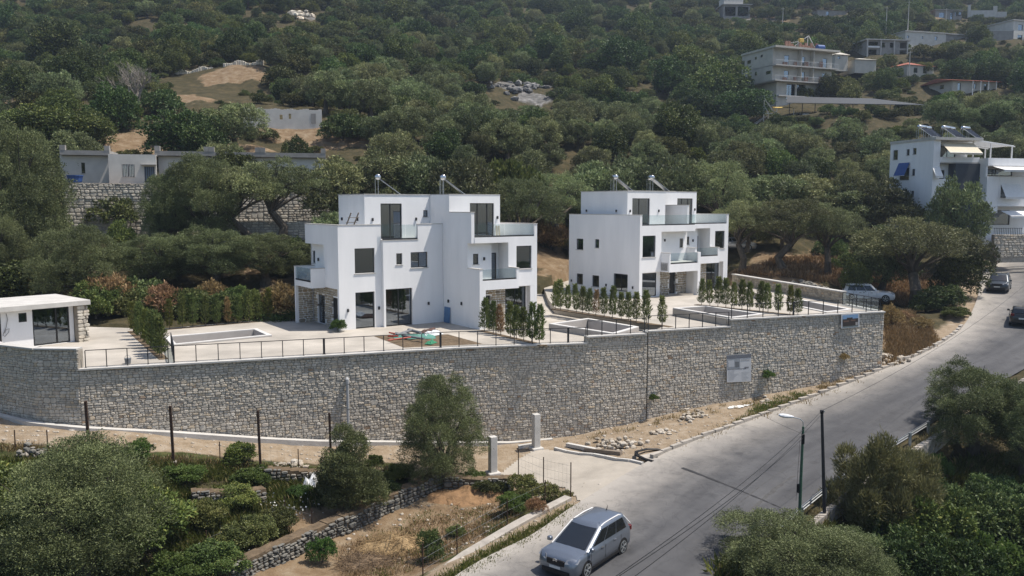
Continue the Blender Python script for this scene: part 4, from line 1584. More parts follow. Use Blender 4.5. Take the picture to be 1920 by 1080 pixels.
# ---- second villa
w_ = Villa('villa', 'white cubic villa with stone-clad porches and a tall grey side wall, beyond the first', (10.94, 70.8, 0.5))
w_.left(0.0, -9.55, 0.0, 0, 7.15, [(-8.46, -7.47, 3.88, 4.9), (-5.83, -5.25, 4.15, 4.93), (-8.42, -7.49, 0.63, 1.62), (-6.18, -5.2, 0.58, 1.61), (-3.27, -1.44, 0.46, 1.98)])
w_.win_left(-8.46, -7.47, 3.88, 4.9, 0, mull=(-7.95,))
w_.win_left(-5.83, -5.25, 4.15, 4.93, 0)
w_.win_left(-8.42, -7.49, 0.63, 1.62, 0, mull=(-7.95,))
w_.win_left(-6.18, -5.2, 0.58, 1.61, 0, mull=(-5.7,))
w_.win_left(-3.27, -1.44, 0.46, 1.98, 0, mull=(-2.35,))
w_.lamp_left(0, -9.1, 0.9)
w_.lamp_left(0, -4.2, 0.85)
w_.lamp_left(0, -0.75, 0.9)
w_.cap(0.0, 0.25, -9.55, 0.0, 7.15)
w_.front(0.252, 0.0, 2.2, 2.35, 4.05, [(0.34, 1.9, 3.53, 5.39)])
w_.win_front(0.34, 1.9, 3.53, 5.39, 0)
w_.front(0.252, 0.0, 0, 0.1, 2.2)
w_.front(0.352, -0.3, 0, 2.25, 2.2, [(0.37, 2.37, 0.06, 2.12)])
w_.win_front(0.37, 2.37, 0.06, 2.12, -0.3, 0.05, name='glass_door', sill=False)
# recess and balcony of the left unit
w_.left(2.4, -1.0, -0.252, 3.0, 2.7, th=0.2)
w_.front(2.602, -1.0, 3.0, 4.28, 2.7, [(5.95, 6.4, 4.2, 5.0)], th=0.2)
w_.win_front(5.95, 6.4, 4.2, 5.0, -1.0, 0.06)
w_.block(2.6, 6.88, -0.2, 0.0, 5.7, 6.25)
w_.slab(0.25, 6.88, -9.0, -0.22, 5.72, 6.05)
w_.slab(2.6, 6.5, -1.0, 0.8, 2.32, 3.02)
w_.block(2.6, 2.75, 0.002, 1.0, 2.2, 3.85)
w_.cap(2.6, 2.75, 0.0, 1.0, 3.85)
w_.block(2.752, 6.2, 0.8, 1.0, 2.2, 2.9)
w_.block(6.202, 6.55, 0.55, 1.0, 0, 3.85)
w_.glassrail(2.78, 6.18, 0.9, 2.905, 3.85, 2)
w_.stone_front(2.6, 6.88, -0.95, 0, 2.3, [(4.7, 5.55, 0.02, 2.0)], 61)
w_.stone_left(2.5, -0.95, -0.3, 0, 2.2, (), 62)
w_.door_front(4.7, 5.55, 0.02, 2.0, -1.1)
w_.lamp_front(4.0, -1.0, 4.9)
# roof storey of the left unit
w_.glassrail(0.28, 6.86, -0.1, 6.26, 7.15, 5)
w_.left(0.85, -8.85, -2.752, 6.05, 3.2)
w_.front(0.85, -2.5, 6.05, 4.72, 3.2, [(1.44, 3.6, 6.12, 8.62)])
w_.win_front(1.44, 3.6, 6.12, 8.62, -2.5, 0.1, mull=(2.35,), name='sliding_door', fr=0.07, sill=False)
w_.left(5.32, -4.2, -2.752, 6.05, 3.2)
w_.lamp_left(0.85, -8.0, 7.5)
w_.lamp_left(0.85, -3.9, 7.5)
w_.lamp_front(1.15, -2.5, 7.5)
w_.lamp_front(4.7, -2.5, 7.5)
w_.slab(0.8, 6.88, -8.9, -2.46, 9.255, 9.31)
w_.front(0.25, -9.3, 0, 6.6, 5.7, th=0.2)
w_.front(1.1, -8.6, 6.05, 5.7, 3.2, th=0.2)
w_.unit(-1.1, -5.2)
w_.finish()
# ---- wooden ladder leaning on the first villa's parapet
lad = thing('wooden_ladder', 'short weathered wooden ladder leaning over the villa parapet', 'ladder', rt @ Vector((0.55, 0.35, 6.05)), VROT)
for k, x in enumerate((0, 0.55)):
 MB().bar((x - 0.1, 0.3, 0), (x + 0.42, -0.42, 1.95), 0.08, 0.06).build('rail', M_WOOD, lad)
for z in (0.4, 0.85, 1.3, 1.62):
 f = z / 1.95
 MB().bar((-0.1 + 0.52 * f - 0.12, 0.3 - 0.72 * f - 0.05, z), (0.45 + 0.52 * f + 0.12, 0.3 - 0.72 * f - 0.05, z), 0.06, 0.04).build('rung', M_WOOD, lad)
# planks left on the roof terrace
pk = thing('leaning_plank', 'two short pale planks leaning on the roof terrace wall behind the glass', 'planks', rt @ Vector((12.0, -1.45, 6.2)), VROT)
for k in range(2):
 MB().bar((k * 0.22, 0, 0.0), (k * 0.22 + 0.05, 0.16, 0.8), 0.12, 0.03).build('plank', mat('pale_board', (0.5, 0.45, 0.36), 0.8), pk)
# ---------------------------------------------------------------- solar water heaters
def heater(label, loc, ang=0.0, scale=1.0, ntube=14, group='solar water heaters on the flat roofs', tank_len=1.15):
 """tank axis along local y, tubes sloping down towards +x"""
 h = thing('solar_water_heater', label, 'water heater', loc, ang, group)
 hl = tank_len / 2
 m = MB()
 prof = [(-hl, 0.02), (-hl, 0.2), (-hl + 0.05, 0.245), (hl - 0.05, 0.245), (hl, 0.2), (hl, 0.02)]
 m.tube([(0, a, 1.45) for a, r in prof], [r for a, r in prof], 16)
 m.build('tank', M_CHROME, h, smooth=False)
 weld_smooth(h.children[-1], 50) if h.children else None
 p = MB()
 for k in range(ntube):
  y = -hl * 0.95 + 1.9 * hl * k / (ntube - 1)
  p.tube([(0.16, y, 1.36), (1.75, y, 0.12)], 0.027, 5)
 p.build('tubes', mat('solar_tube', (0.05, 0.045, 0.05), 0.2, spec=0.6), h)
 f = MB()
 for y in (-hl * 1.02, hl * 1.02):
  f.bar((0.1, y, 1.33), (1.82, y, 0.06), 0.05, 0.05)
  f.bar((0.02, y, 1.25), (0.02, y, 0.0), 0.04, 0.04)
  f.bar((-0.22, y, 1.3), (-0.22, y, 0.0), 0.03, 0.03)
  f.bar((0.02, y, 0.04), (1.8, y, 0.04), 0.04, 0.04)
 f.bar((1.8, -hl, 0.08), (1.8, hl, 0.08), 0.08, 0.08)
 f.build('stand', M_STEEL, h)
 pt = MB().box(0.2, 1.7, -hl * 0.9, hl * 0.9, -0.01, 0.0)
 pk_ = MB()
 pk_.add([(0.2, -hl * 0.95, 1.24), (0.2, hl * 0.95, 1.24), (1.75, hl * 0.95, 0.05), (1.75, -hl * 0.95, 0.05)], [(0, 1, 2, 3)])
 pk_.add([(0.2, -hl * 0.95, 1.235), (0.2, hl * 0.95, 1.235), (1.75, hl * 0.95, 0.045), (1.75, -hl * 0.95, 0.045)], [(3, 2, 1, 0)])
 pk_.build('reflector', M_STEEL, h)
 if scale != 1.0:
  h.scale = (scale,) * 3
 return h
def roof_pt(px, py, z):
 return spot(px, py, z)
HA = 0.16
for lab, (px, py), zr in (('solar water heater over the ladder end of the first villa', (722, 358), 9.31), ('solar water heater beside the pipe on the first villa roof', (831, 358), 9.31),
       ('solar water heater over the grey side wall of the second villa', (1143, 347), 9.81), ('solar water heater over the porches of the second villa', (1208, 347), 9.81)):
 # roof height is close to eye level, so take the depth from the villa plan
 base = {722: (-10.4, 64.6), 831: (-5.45, 65.6), 1143: (9.75, 79.2), 1208: (13.4, 80.4)}[px]
 heater(lab, (base[0], base[1], zr), HA, 0.93)
for (x, y) in ((-14.5, 60.3), (-5.0, 62.5), (2.9, 64.8), (11.2, 73.5)):
 pass
# ---------------------------------------------------------------- buildings on the slope
M_OLDWHITE = mat('aged_whitewash', (0.62, 0.595, 0.545), 0.9, 0.12, 0.8, detail=8)
M_CREAM = mat('cream_render', (0.52, 0.49, 0.43), 0.9, 0.12, 0.6, detail=7)
M_GREYC = mat('raw_concrete', (0.30, 0.285, 0.265), 0.95, 0.2, 0.9, bump=0.2, detail=8)
M_SLATE = mat('slate_painted_wall', (0.055, 0.065, 0.078), 0.8, 0.12, 0.7)
M_TILE = mat('red_roof_tile', (0.30, 0.105, 0.07), 0.85, 0.25, 1.5, bump=0.5, bump_scale=6)
M_AWN = mat('cream_awning', (0.60, 0.54, 0.42), 0.8, 0.08, 2)
M_BLUE = mat('blue_plastic', (0.03, 0.08, 0.25), 0.5, 0.1, 2)
M_SHEET = mat('corrugated_sheet', (0.05, 0.054, 0.058), 0.6, 0.15, 1.0, stretch=(8, 0.5, 1))
M_BLACK = mat('black_plastic', (0.012, 0.012, 0.013), 0.5, 0.1, 3)
M_YEL = mat('yellow_cloth', (0.62, 0.44, 0.12), 0.8, 0.1, 2)
M_PWHITE = mat('white_paint', (0.74, 0.74, 0.73), 0.5, 0.05, 2)
def base_at(px, py, d):
 p = far(px, py, d)
 return Vector(p)
# ---- long old house above the terraced olive grove
o = base_at(205, 342, 82)
h = Villa('old_house', 'long single-storey old house with grey concrete roof band, white middle part and barred window', o, math.atan2(0.25, 0.97), cat='house')
wl, ztop = h.loc(292, 290)
win = h.hole_f(228, 308, 253, 332)
dr = h.hole_f(270, 312, 291, 341)
h.front(0, 0, -0.4, wl, ztop + 0.4, [win, (dr[0], dr[1], 0.02, dr[3])])
h.left(0.0, -6, -0.252, -0.4, ztop + 0.4)
h.win_front(*win, 0, 0.1, mull=((win[0] + win[1]) / 2,), name='barred_window', fr=0.09)
m = MB()
for k in range(8):
 x = win[0] + (win[1] - win[0]) * (k + 0.5) / 8
 m.bar((x, 0.02, win[2]), (x, 0.02, win[3]), 0.03, 0.03)
m.build('window_bars', M_PWHITE, h.t)
m = MB().box(dr[0], dr[1], 0.1, 0.16, 0.02, dr[3])
d_ = m.build('door', mat('blue_grey_door', (0.16, 0.2, 0.26), 0.6), h.t)
for k in range(5):
 x = dr[0] + (dr[1] - dr[0]) * (k + 0.5) / 5
 MB().box(x - 0.02, x + 0.02, 0.06, 0.098, 0.05, dr[3] - 0.05).build('door_bar', M_FRAME, d_)
MB().box(dr[0] - 0.25, dr[1] + 0.2, -0.5, -0.002, dr[3] + 0.1, dr[3] + 0.18).build('door_canopy', M_GREYC, h.t)
# set-back walls on either side
xl = h.loc(112, 300, -2.6)[0]
xr = h.loc(612, 300, -1.5)[0]
w2 = h.hole_f(152, 305, 160, 325, -2.6)
h.front(xl, -2.6, -0.4, -xl - 0.002, ztop + 0.35, [w2])
h.win_front(*w2, -2.6, 0.08)
h.front(wl + 0.002, -1.5, -0.4, xr - wl, ztop + 0.35, [h.hole_f(520, 312, 540, 332, -1.5)])
h.win_front(*h.hole_f(520, 312, 540, 332, -1.5), -1.5, 0.08)
h.finish(M_OLDWHITE)
bandz = ztop - 0.02
for a, b, sv in ((112, 206, -1.9), (290, 392, -0.9), (392, 488, -0.9), (488, 611, -0.9)):
 ta, tb = h.loc(a, 292, sv)[0], h.loc(b, 292, sv)[0]
 m = MB()
 m.box(ta, tb - 0.02, -sv, 6.0, bandz, bandz + 0.45)
 m.box(tb - 0.5, tb - 0.02, -sv - 0.02, -sv + 0.5, bandz + 0.452, bandz + 0.95)
 m.box(ta, ta + 0.5, -sv - 0.02, -sv + 0.5, bandz + 0.452, bandz + 0.95)
 m.build('roof_band', M_GREYC, h.t)
MB().box(0.0, wl, 0.27, 5.9, ztop - 0.12, ztop - 0.03).build('roof', M_GREYC, h.t)
bt = thing('water_barrel', 'blue plastic water tub standing beside the old house wall', 'barrel', Vector(far(141, 342, 79.8)))
m = MB().tube([(0, 0, 0.0), (0, 0, 0.1), (0, 0, 0.5), (0, 0, 0.62)], [0.55, 0.6, 0.68, 0.72], 14)
m.build('body', M_BLUE, bt)
MB().tube([(0, 0, 0.6), (0, 0, 0.68)], [0.75, 0.75], 14).build('rim', M_BLUE, bt)
# the pale rubble wall that carries the old house
pa, pb = far(118, 343, 78.5), far(640, 343, 89.5)
sw_pts = [(pa[0], pa[1]), ((pa[0] + pb[0]) / 2, (pa[1] + pb[1]) / 2 - 0.4), (pb[0], pb[1])]
root = Vector((pa[0], pa[1], 5.0))
t = thing('stone_wall', 'pale rubble retaining wall under the long old house', 'wall', root)
pth = Path(sw_pts)
mb = MB()
for a, b in zip(pth.p, pth.p[1:]):
 d = (b - a).normalized()
 n = Vector((d.y, -d.x))
 mb.prism([a, b, b - n * 0.6, a - n * 0.6], 4.0, 10.62)
rel(mb, root).build('mortar_core', M_CURB, t)
place_stones(rubble(pth, lambda s: 5.2, lambda s: 10.6, 77, sw=(0.3, 0.7), sh=(0.5, 0.8), dep=(0.04, 0.1), gap=0.05), t, root, M_OLDSTONE)
pa, pb = far(372, 420, 78), far(600, 418, 79)
root = Vector((pa[0], pa[1], 5.6))
t = thing('stone_wall', 'lower step of rubble wall among the olive trunks under the old house', 'wall', root)
pth = Path([(pa[0], pa[1]), (pb[0], pb[1])])
mb = MB().prism([(pa[0], pa[1]), (pb[0], pb[1]), (pb[0], pb[1] + 0.6), (pa[0], pa[1] + 0.6)], 4.5, 6.95)
rel(mb, root).build('mortar_core', M_CURB, t)
place_stones(rubble(pth, lambda s: 5.4, lambda s: 6.95, 78, sw=(0.3, 0.7), sh=(0.4, 0.6), dep=(0.04, 0.1), gap=0.05), t, root, M_OLDSTONE)
# ---- ruined white shed
o = base_at(447, 232, 110)
h = Villa('ruined_shed', 'long ruined whitewashed shed with bricked-up openings and a broken top', o, math.atan2(0.2, 1), cat='shed')
wl, zt_ = h.loc(603, 207)
holes = [h.hole_f(524, 215, 530, 224), h.hole_f(541, 213, 546, 223), h.hole_f(455, 213, 462, 222)]
h.front(0, 0, -0.6, wl, zt_ + 0.6, holes, th=0.4)
h.left(0, -4, -0.402, -0.6, zt_ + 0.4, th=0.4)
rr = random.Random(9)
for k in range(26):
 a = wl * k / 26
 h.block(a, a + wl / 26 - 0.02, -0.38, -0.01, zt_ + 0.002, zt_ + 0.06 + 0.08 * math.sin(k * 1.3) + rr.uniform(-0.02, 0.05))
h.finish(M_OLDWHITE)
for a, b in ((487, 496), (583, 592)):
 ta, zb_ = h.loc(a, 213)
 tb, _ = h.loc(b, 213)
 MB().box(ta, tb, -0.03, -0.002, 0.2, zb_).build('blocked_opening', M_GREYC, h.t)
# ---- low wall on the bare terrace further up
pa, pb = far(325, 121, 148), far(492, 112, 152)
root = Vector((pa[0], pa[1], pa[2]))
t = thing('stone_wall', 'broken low stone wall at the top edge of the bare earth patch', 'wall', root)
rr = random.Random(2)
mb = MB()
for k in range(40):
 f = k / 40
 p = pa * (1 - f) + pb * f
 if 0.42 < f < 0.55:
  continue
 hgt = 0.55 + 0.25 * math.sin(k * 0.7) + rr.uniform(-0.1, 0.1)
 x, y = p[0], p[1] + rr.uniform(-.1, .1)
 z = hz(x, y)
 mb.bevbox(x, x + 0.44, y, y + 0.7, z - 0.4, z + hgt, 0.06)
rel(mb, root).build('stonework', M_OLDSTONE, t)
# ---- tall apartment block up the slope
o = base_at(1450, 200, 169)
h = Villa('apartment_block', 'tall cream apartment block with three rows of balconies above the long canopy', o, math.atan2(0.37, 0.93), cat='apartment block')
W_, ztop = h.loc(1568, 95)
ztop = h.loc(1450, 88)[1]
fz = [h.loc(1450, y)[1] for y in (197, 178, 150, 121, 88)]     # storey lines
D_ = 10.5
fronts = []
for k, (z0, z1) in enumerate(zip(fz[:-1], fz[1:])):
 tin = 1.4 if k < 2 else 0
 hol = []
 if k >= 2:
  for x0, x1 in ((1471, 1480), (1504, 1510), (1543, 1551), (1520, 1524)):
   a = h.loc(x0, 100, -0.9)[0]
   b = h.loc(x1, 100, -0.9)[0]
   hol.append((a, b, z0 + 0.1, z0 + 2.2))
  h.front(0.3, -0.9, z0, W_ - 0.5, z1 - z0, hol)
  for q in hol:
   h.win_front(*q, -0.9, 0.08, name='balcony_door', sill=False)
  h.slab(0.0, W_ + 0.5, -D_, 0.35, z0 - 0.12, z0 + 0.10)
  m = MB()
  m.bar((0.05, -0.3, z0 + 1.0), (W_ + 0.45, -0.3, z0 + 1.0), 0.05, 0.05)
  for j in range(46):
   x = 0.05 + (W_ + 0.4) * j / 45
   m.bar((x, -0.3, z0 + 0.1), (x, -0.3, z0 + 1.0), 0.03, 0.03)
  m.build('balcony_railing', M_PWHITE, h.t)
  for x in (0.42, 0.62):
   h.block(W_ * x, W_ * x + 0.12, -0.9, 0.2, z0 + 0.102, z1 - 0.13)
  for (x0, x1) in ((0.15, 0.22), (0.5, 0.56), (0.33, 0.37), (0.75, 0.8)):
   MB().box(W_ * x0, W_ * x1, 0.2, 0.5, z0 + 0.11, z0 + 0.11 + 0.5 + x0).build('balcony_furniture', mat('brown_cloth', (0.18, 0.08, 0.05), 0.9), h.t)
 elif k == 1:
  hol = [(1.6 + 2.3, 1.6 + 4.5, z0 + 0.2, z1 - 0.4), (1.6 + 4.9, 1.6 + 7.0, z0 + 0.2, z1 - 0.4), (W_ - 3.0, W_ - 1.2, z0 + 0.2, z1 - 0.4)]
  h.front(1.6, -0.9, z0, W_ - 2.4, z1 - z0, hol)
  for q in hol:
   h.win_front(*q, -0.9, 0.6, mull=((q[0] + q[1]) / 2,), name='loggia_window', sill=False)
  h.slab(1.2, W_ - 0.6, -D_, 0.1, z0 - 0.15, z0 + 0.1)
 else:
  q = (3.4, 4.2, z0 + 1.3, z0 + 1.9)
  h.front(1.0, -0.4, z0 - 1.5, W_ - 2.0, z1 - z0 + 1.35, [q])
  h.win_front(*q, -0.4, 0.08)
holes = [h.hole_l(1390, 115, 1396, 124), h.hole_l(1401, 114, 1408, 119), h.hole_l(1415, 107, 1419, 111), h.hole_l(1426, 103, 1430, 107), h.hole_l(1402, 143, 1409, 149), h.hole_l(1415, 135, 1419, 141),
   h.hole_l(1436, 134, 1445, 138), h.hole_l(1389, 142, 1395, 153)]
h.left(0.0, -D_, -0.65, fz[2] - 0.1, fz[4] - fz[2] + 0.1, holes)
for q in holes:
 h.win_left(*q, 0, 0.08)
h.left(1.35, -D_ + 1, -0.9, fz[0] - 3, fz[2] - fz[0] + 2.8)
h.finish(M_CREAM)
MB().box(-0.25, W_ + 0.7, -0.45, D_, ztop - 0.05, ztop + 0.35).build('roof', M_CREAM, h.t)
hb = thing('roof_clutter', 'blue water tank on the apartment block roof edge', 'water tank', h.t.matrix_basis @ Vector((W_ * 0.8, 1.2, ztop + 0.35)), 0.3)
MB().tube([(-0.9, 0, 0.55), (-0.8, 0, 0.55), (0.8, 0, 0.55), (0.9, 0, 0.55)], [0.3, 0.6, 0.6, 0.3], 14).build('tank', M_BLUE, hb)
MB().box(-0.7, 0.7, -0.4, 0.4, 0, 0.12).build('stand', M_STEEL, hb)
hb = thing('roof_frame', 'white pipe pergola frame with yellow cloth on the apartment block roof', 'frame', h.t.matrix_basis @ Vector((W_ * 0.45, 3.0, ztop + 0.35)), 0.35)
for a, b in (((-1, 0, 0), (3.8, 0, 3.2)), ((3.8, 0, 3.2), (5.8, 0, 0.4)), ((3.6, 0, 0), (3.6, 0, 3.1)), ((1.2, 0, 0), (1.2, 0, 2.0)), ((-0.5, 1.5, 0), (-0.5, 1.5, 1.6)), ((2.4, 1.5, 0), (2.4, 1.5, 2.2)), ((-0.5, 1.5, 1.6), (2.4, 1.5, 2.2))):
 MB().bar(a, b, 0.09, 0.09).build('pipe', M_PWHITE, hb)
MB().bevbox(1.4, 2.5, -0.3, 0.3, 1.8, 2.5, 0.1).build('cloth', M_YEL, hb)
hb = thing('roof_wall', 'unfinished brick upstand with rebar on the apartment block roof', 'wall', h.t.matrix_basis @ Vector((W_ * 0.28, 2.2, ztop + 0.35)), 0.36)
m = MB()
rr = random.Random(6)
for k in range(12):
 m.box(k * 0.7, k * 0.7 + 0.62, 0, 0.3, 0, rr.uniform(0.4, 1.9))
m.build('brickwork', mat('bare_brick', (0.26, 0.15, 0.11), 0.95, 0.3, 3), hb)
m = MB()
for k in range(14):
 m.bar((k * 0.6, 0.15, 0), (k * 0.6, 0.15, rr.uniform(1.6, 2.6)), 0.05, 0.05)
m.build('rebar', M_RUST, hb)
# ---- long canopy of the terrace bar
oc = Vector(far(1478, 214, 153))
cn = thing('terrace_canopy', 'long low grey sheet-roofed canopy on thin posts below the apartment block', 'canopy', oc, math.atan2(0.16, 1))
Lc = 27.0
m = MB()
m.add([(-0.6, -0.4, 2.0), (Lc, -0.4, 2.15), (Lc - 7, 5.5, 3.9), (2.4, 5.5, 3.9)], [(0, 1, 2, 3)])
m.add([(-0.6, -0.4, 1.9), (Lc, -0.4, 2.05), (Lc - 7, 5.5, 3.8), (2.4, 5.5, 3.8)], [(3, 2, 1, 0)])
m.add([(-0.6, -0.4, 1.9), (Lc, -0.4, 2.05), (Lc, -0.4, 2.15), (-0.6, -0.4, 2.0)], [(0, 1, 2, 3)])
m.add([(-0.6, -0.4, 1.9), (-0.6, -0.4, 2.0), (2.4, 5.5, 3.9), (2.4, 5.5, 3.8)], [(0, 1, 2, 3)])
m.build('roof', M_SHEET, cn)
for k in range(11):
 MB().bar((0.2 + k * 2.5, 0, -0.4), (0.2 + k * 2.5, 0, 1.95), 0.1, 0.1).build('post', M_BLACK, cn)
MB().box(-1, Lc - 2, -0.6, 8, -3.2, -0.35).build('platform', M_GREYC, cn)
m = MB()
m.bar((-0.5, -0.3, 0.55), (Lc - 3, -0.3, 0.55), 0.05, 0.05)
for k in range(60):
 m.bar((k * 0.41, -0.3, -0.35), (k * 0.41, -0.3, 0.55), 0.03, 0.03)
m.build('railing', M_BLACK, cn)
for k, (x, y) in enumerate(((4.5, 2.5), (6.8, 4.0), (9.2, 2.3), (11.5, 3.6), (14, 2.5))):
 tb = thing('bar_table', ['white-covered table at the stair end under the long canopy', 'white-covered table second from the stair end under the long canopy', 'middle white-covered table under the long canopy', 'white-covered table second from the open end under the long canopy', 'white-covered table at the open end under the long canopy'][k], 'table', cn.matrix_basis @ Vector((x, y, -0.35)), 0.1, 'tables under the terrace canopy')
 MB().box(-0.7, 0.7, -0.5, 0.5, 0.68, 0.75).build('tabletop', M_PWHITE, tb)
 MB().box(-0.66, 0.66, -0.46, -0.4, 0.3, 0.675).build('cloth', M_PWHITE, tb)
 MB().box(-0.06, 0.06, -0.06, 0.06, 0, 0.675).build('leg', M_BLACK, tb)
aw = thing('yellow_awning', 'small yellow cloth awning at the stepped end of the long canopy', 'awning', Vector(far(1470, 212, 156)), 0.1)
m = MB()
m.add([(-1.7, -0.5, 0.9), (1.8, -0.5, 1.0), (1.8, 1.8, 1.35), (-1.7, 1.8, 1.3)], [(0, 1, 2, 3)])
m.add([(-1.7, -0.5, 0.82), (1.8, -0.5, 0.92), (1.8, 1.8, 1.27), (-1.7, 1.8, 1.22)], [(3, 2, 1, 0)])
m.build('cloth', M_YEL, aw)
for x in (-1.6, 1.7):
 MB().bar((x, -0.4, -0.6), (x, -0.4, 0.85), 0.08, 0.08).build('pole', M_PWHITE, aw)
st_ = thing('stair_frame', 'white steel stair and gantry beside the yellow awning', 'staircase', Vector(far(1432, 218, 157)), 0.1)
for a, b in (((0, 0, -1), (0, 0, 4.6)), ((0, 0, 3.3), (2.2, 0, 0.5)), ((0, 0, 1.9), (0.9, 0, 0.6)), ((2.2, 0, -1), (2.2, 0, 1)), ((1.2, 0.8, -1), (1.2, 0.8, 1)), ((0, 0, 0.5), (3.0, 0, 0.5))):
 MB().bar(a, b, 0.12, 0.12).build('beam', M_PWHITE, st_)
m = MB()
for k in range(7):
 m.box(-1.6 + 0.3 * k, -1.2 + 0.3 * k, -0.2, 1.2, -1.4 + 0.22 * k, -1.3 + 0.22 * k)
m.build('treads', M_COPE, st_)
# ---- white apartment house with awnings by the road bend
o = base_at(1743, 440, 94)
h = Villa('apartment_house', 'white four-storey apartment house with cream awnings and a dark gable beside the road bend', o, math.atan2(0.25, 0.97), cat='apartment block')
X = lambda px, py=300, sv=0.0: h.loc(px, py, sv)[0]
Z = lambda py, px=1743, sv=0.0: h.loc(px, py, sv)[1]
ztop = Z(262)
hl = [h.hole_l(1675, 282, 1683, 299), h.hole_l(1700, 280, 1705, 291), h.hole_l(1712, 278, 1718, 289), h.hole_l(1687, 316, 1704, 337), h.hole_l(1710, 317, 1715, 329), h.hole_l(1708, 358, 1713, 369)]
sback = h.locl(1670, 270)[0]
h.left(0, sback, -0.252, -1.5, ztop + 1.5, hl)
for q in hl:
 h.win_left(*q, 0, 0.1)
xm = X(1836)
zb1 = Z(303)
# top floor: glazed loggia under the roof edge
h.block(0.0, 0.9, -0.25, -0.002, -1.5, ztop)
h.front(0.902, -1.8, zb1, xm - 0.9, ztop - zb1, [(1.2, 4.6, zb1 + 0.1, ztop - 0.5)])
h.win_front(1.2, 4.6, zb1 + 0.1, ztop - 0.5, -1.8, 0.1, mull=(2.3, 3.5), name='glass_door', sill=False)
h.slab(0.902, xm, sback, 0.05, zb1 - 0.15, zb1)
h.block(0.902, xm - 0.002, -0.15, 0.05, zb1 + 0.002, zb1 + 0.55)
# middle floors, mostly behind the dark gable
h.front(0.902, -0.9, -1.5, 2.0, zb1 + 1.3, [(1.3, 2.4, Z(338), Z(318)), (1.3, 2.4, Z(380), Z(362))])
h.win_front(1.3, 2.4, Z(338), Z(318), -0.9, 0.1)
h.win_front(1.3, 2.4, Z(380), Z(362), -0.9, 0.1)
h.block(0.903, 2.9, -0.3, -0.1, Z(352), Z(335))
h.slab(0.903, 2.9, -0.899, -0.303, Z(352), Z(350))
MB().box(2.902, xm - 0.003, -0.2, 6, -1.5, zb1 - 0.152).build('dark_gable', M_SLATE, h.t)
# road-side block, one bay further forward
fw = 1.3
xl_, xr_ = xm, X(1990, 300, fw)
zt2 = Z(296, 1850, fw)
xc = X(1873, 350, fw)
zz = [Z(y, 1873, fw) for y in (437, 425, 399, 372, 351, 331, 310, 296)]
h.left(xl_, -6, fw - 0.252, -1.5, zt2 + 1.5)
h.front(xl_, fw, zz[1] - 2.5, xr_ - xl_, zz[2] - zz[1] + 0.2, [])
h.front(xl_, fw, zz[2] + 0.3 - 0.5 + 0.2, xc - xl_ - 0.02, zz[5] - zz[2], [(xl_ + 1.6, xc - xl_ + xl_ - 0.2, zz[4] - 1.2, zz[4] + 0.25)])
h.win_front(xl_ + 1.6, xc - 0.2, zz[4] - 1.2, zz[4] + 0.25, fw, 0.3)
h.front(xc, fw, zz[3] - 0.9, xr_ - xc, zz[5] - zz[3] + 0.9, [(xc + 0.3, xc + 2.8, zz[3] + 0.1, zz[4] + 0.25)])
h.win_front(xc + 0.3, xc + 2.8, zz[3] + 0.1, zz[4] + 0.25, fw, 0.3, mull=(xc + 1.5,))
h.front(xl_, fw, zz[6] - 0.05, xr_ - xl_, zt2 - zz[6] + 0.05)
h.slab(xl_ + 0.26, xr_, -5, fw - 0.26, zz[6] - 0.2, zz[6] - 0.06)
h.front(xl_ + 0.26, fw - 1.6, zz[5] + 0.1, xr_ - xl_ - 0.3, zz[6] - zz[5] - 0.35, [(xl_ + 0.6, xl_ + 2.8, zz[5] + 0.15, zz[6] - 0.35), (xc + 0.6, xc + 3.4, zz[5] + 0.15, zz[6] - 0.35)])
h.win_front(xl_ + 0.6, xl_ + 2.8, zz[5] + 0.15, zz[6] - 0.35, fw - 1.6, 0.1, name='glass_door', sill=False)
h.win_front(xc + 0.6, xc + 3.4, zz[5] + 0.15, zz[6] - 0.35, fw - 1.6, 0.1, name='glass_door', sill=False)
h.front(xl_ + 0.26, fw - 1.6, zz[1] - 1.0, xr_ - xl_ - 0.3, zz[3] - zz[1] + 0.5, [(xl_ + 2.2, xc + 3.4, zz[1] + 0.15, zz[2] + 0.3)])
h.win_front(xl_ + 2.2, xc + 3.4, zz[1] + 0.15, zz[2] + 0.3, fw - 1.6, 0.1, mull=(xc,), name='glass_door', sill=False)
h.slab(-0.1, xm + 0.1, sback, 0.35, ztop, ztop + 0.3)
h.finish(M_WHITE)
def awning(label, x0, x1, ya, za, yb, zb, m=M_AWN):
 """sloping cloth from the wall (local y, z) down to its front bar"""
 a = thing('awning', label, 'awning', h.t.matrix_basis @ Vector(((x0 + x1) / 2, yb, zb)), h.t.rotation_euler[2], 'cloth awnings of the apartment house')
 hw = (x1 - x0) / 2
 q = MB()
 q.add([(-hw, 0, 0), (hw, 0, 0), (hw, ya - yb, za - zb), (-hw, ya - yb, za - zb)], [(0, 1, 2, 3)])
 q.add([(-hw, 0, -0.03), (hw, 0, -0.03), (hw, ya - yb, za - zb - 0.03), (-hw, ya - yb, za - zb - 0.03)], [(3, 2, 1, 0)])
 q.add([(-hw, 0, 0), (hw, 0, 0), (hw, -0.01, -0.22), (-hw, -0.01, -0.22)], [(0, 1, 2, 3)])
 q.build('cloth', m, a)
 MB().tube([(-hw, 0, -0.02), (hw, 0, -0.02)], 0.035, 6).build('front_bar', M_PWHITE, a)
 return a
awning('large cream awning under the roof edge of the apartment house top floor', X(1768, 275), X(1829, 275), 0.3, ztop - 0.25, -1.1, Z(286, 1800, 1.0))
awning('small pale cloth awning on the narrow side balcony of the apartment house', X(1748, 315), X(1762, 315), 0.0, Z(313), -0.6, Z(330), M_PWHITE)
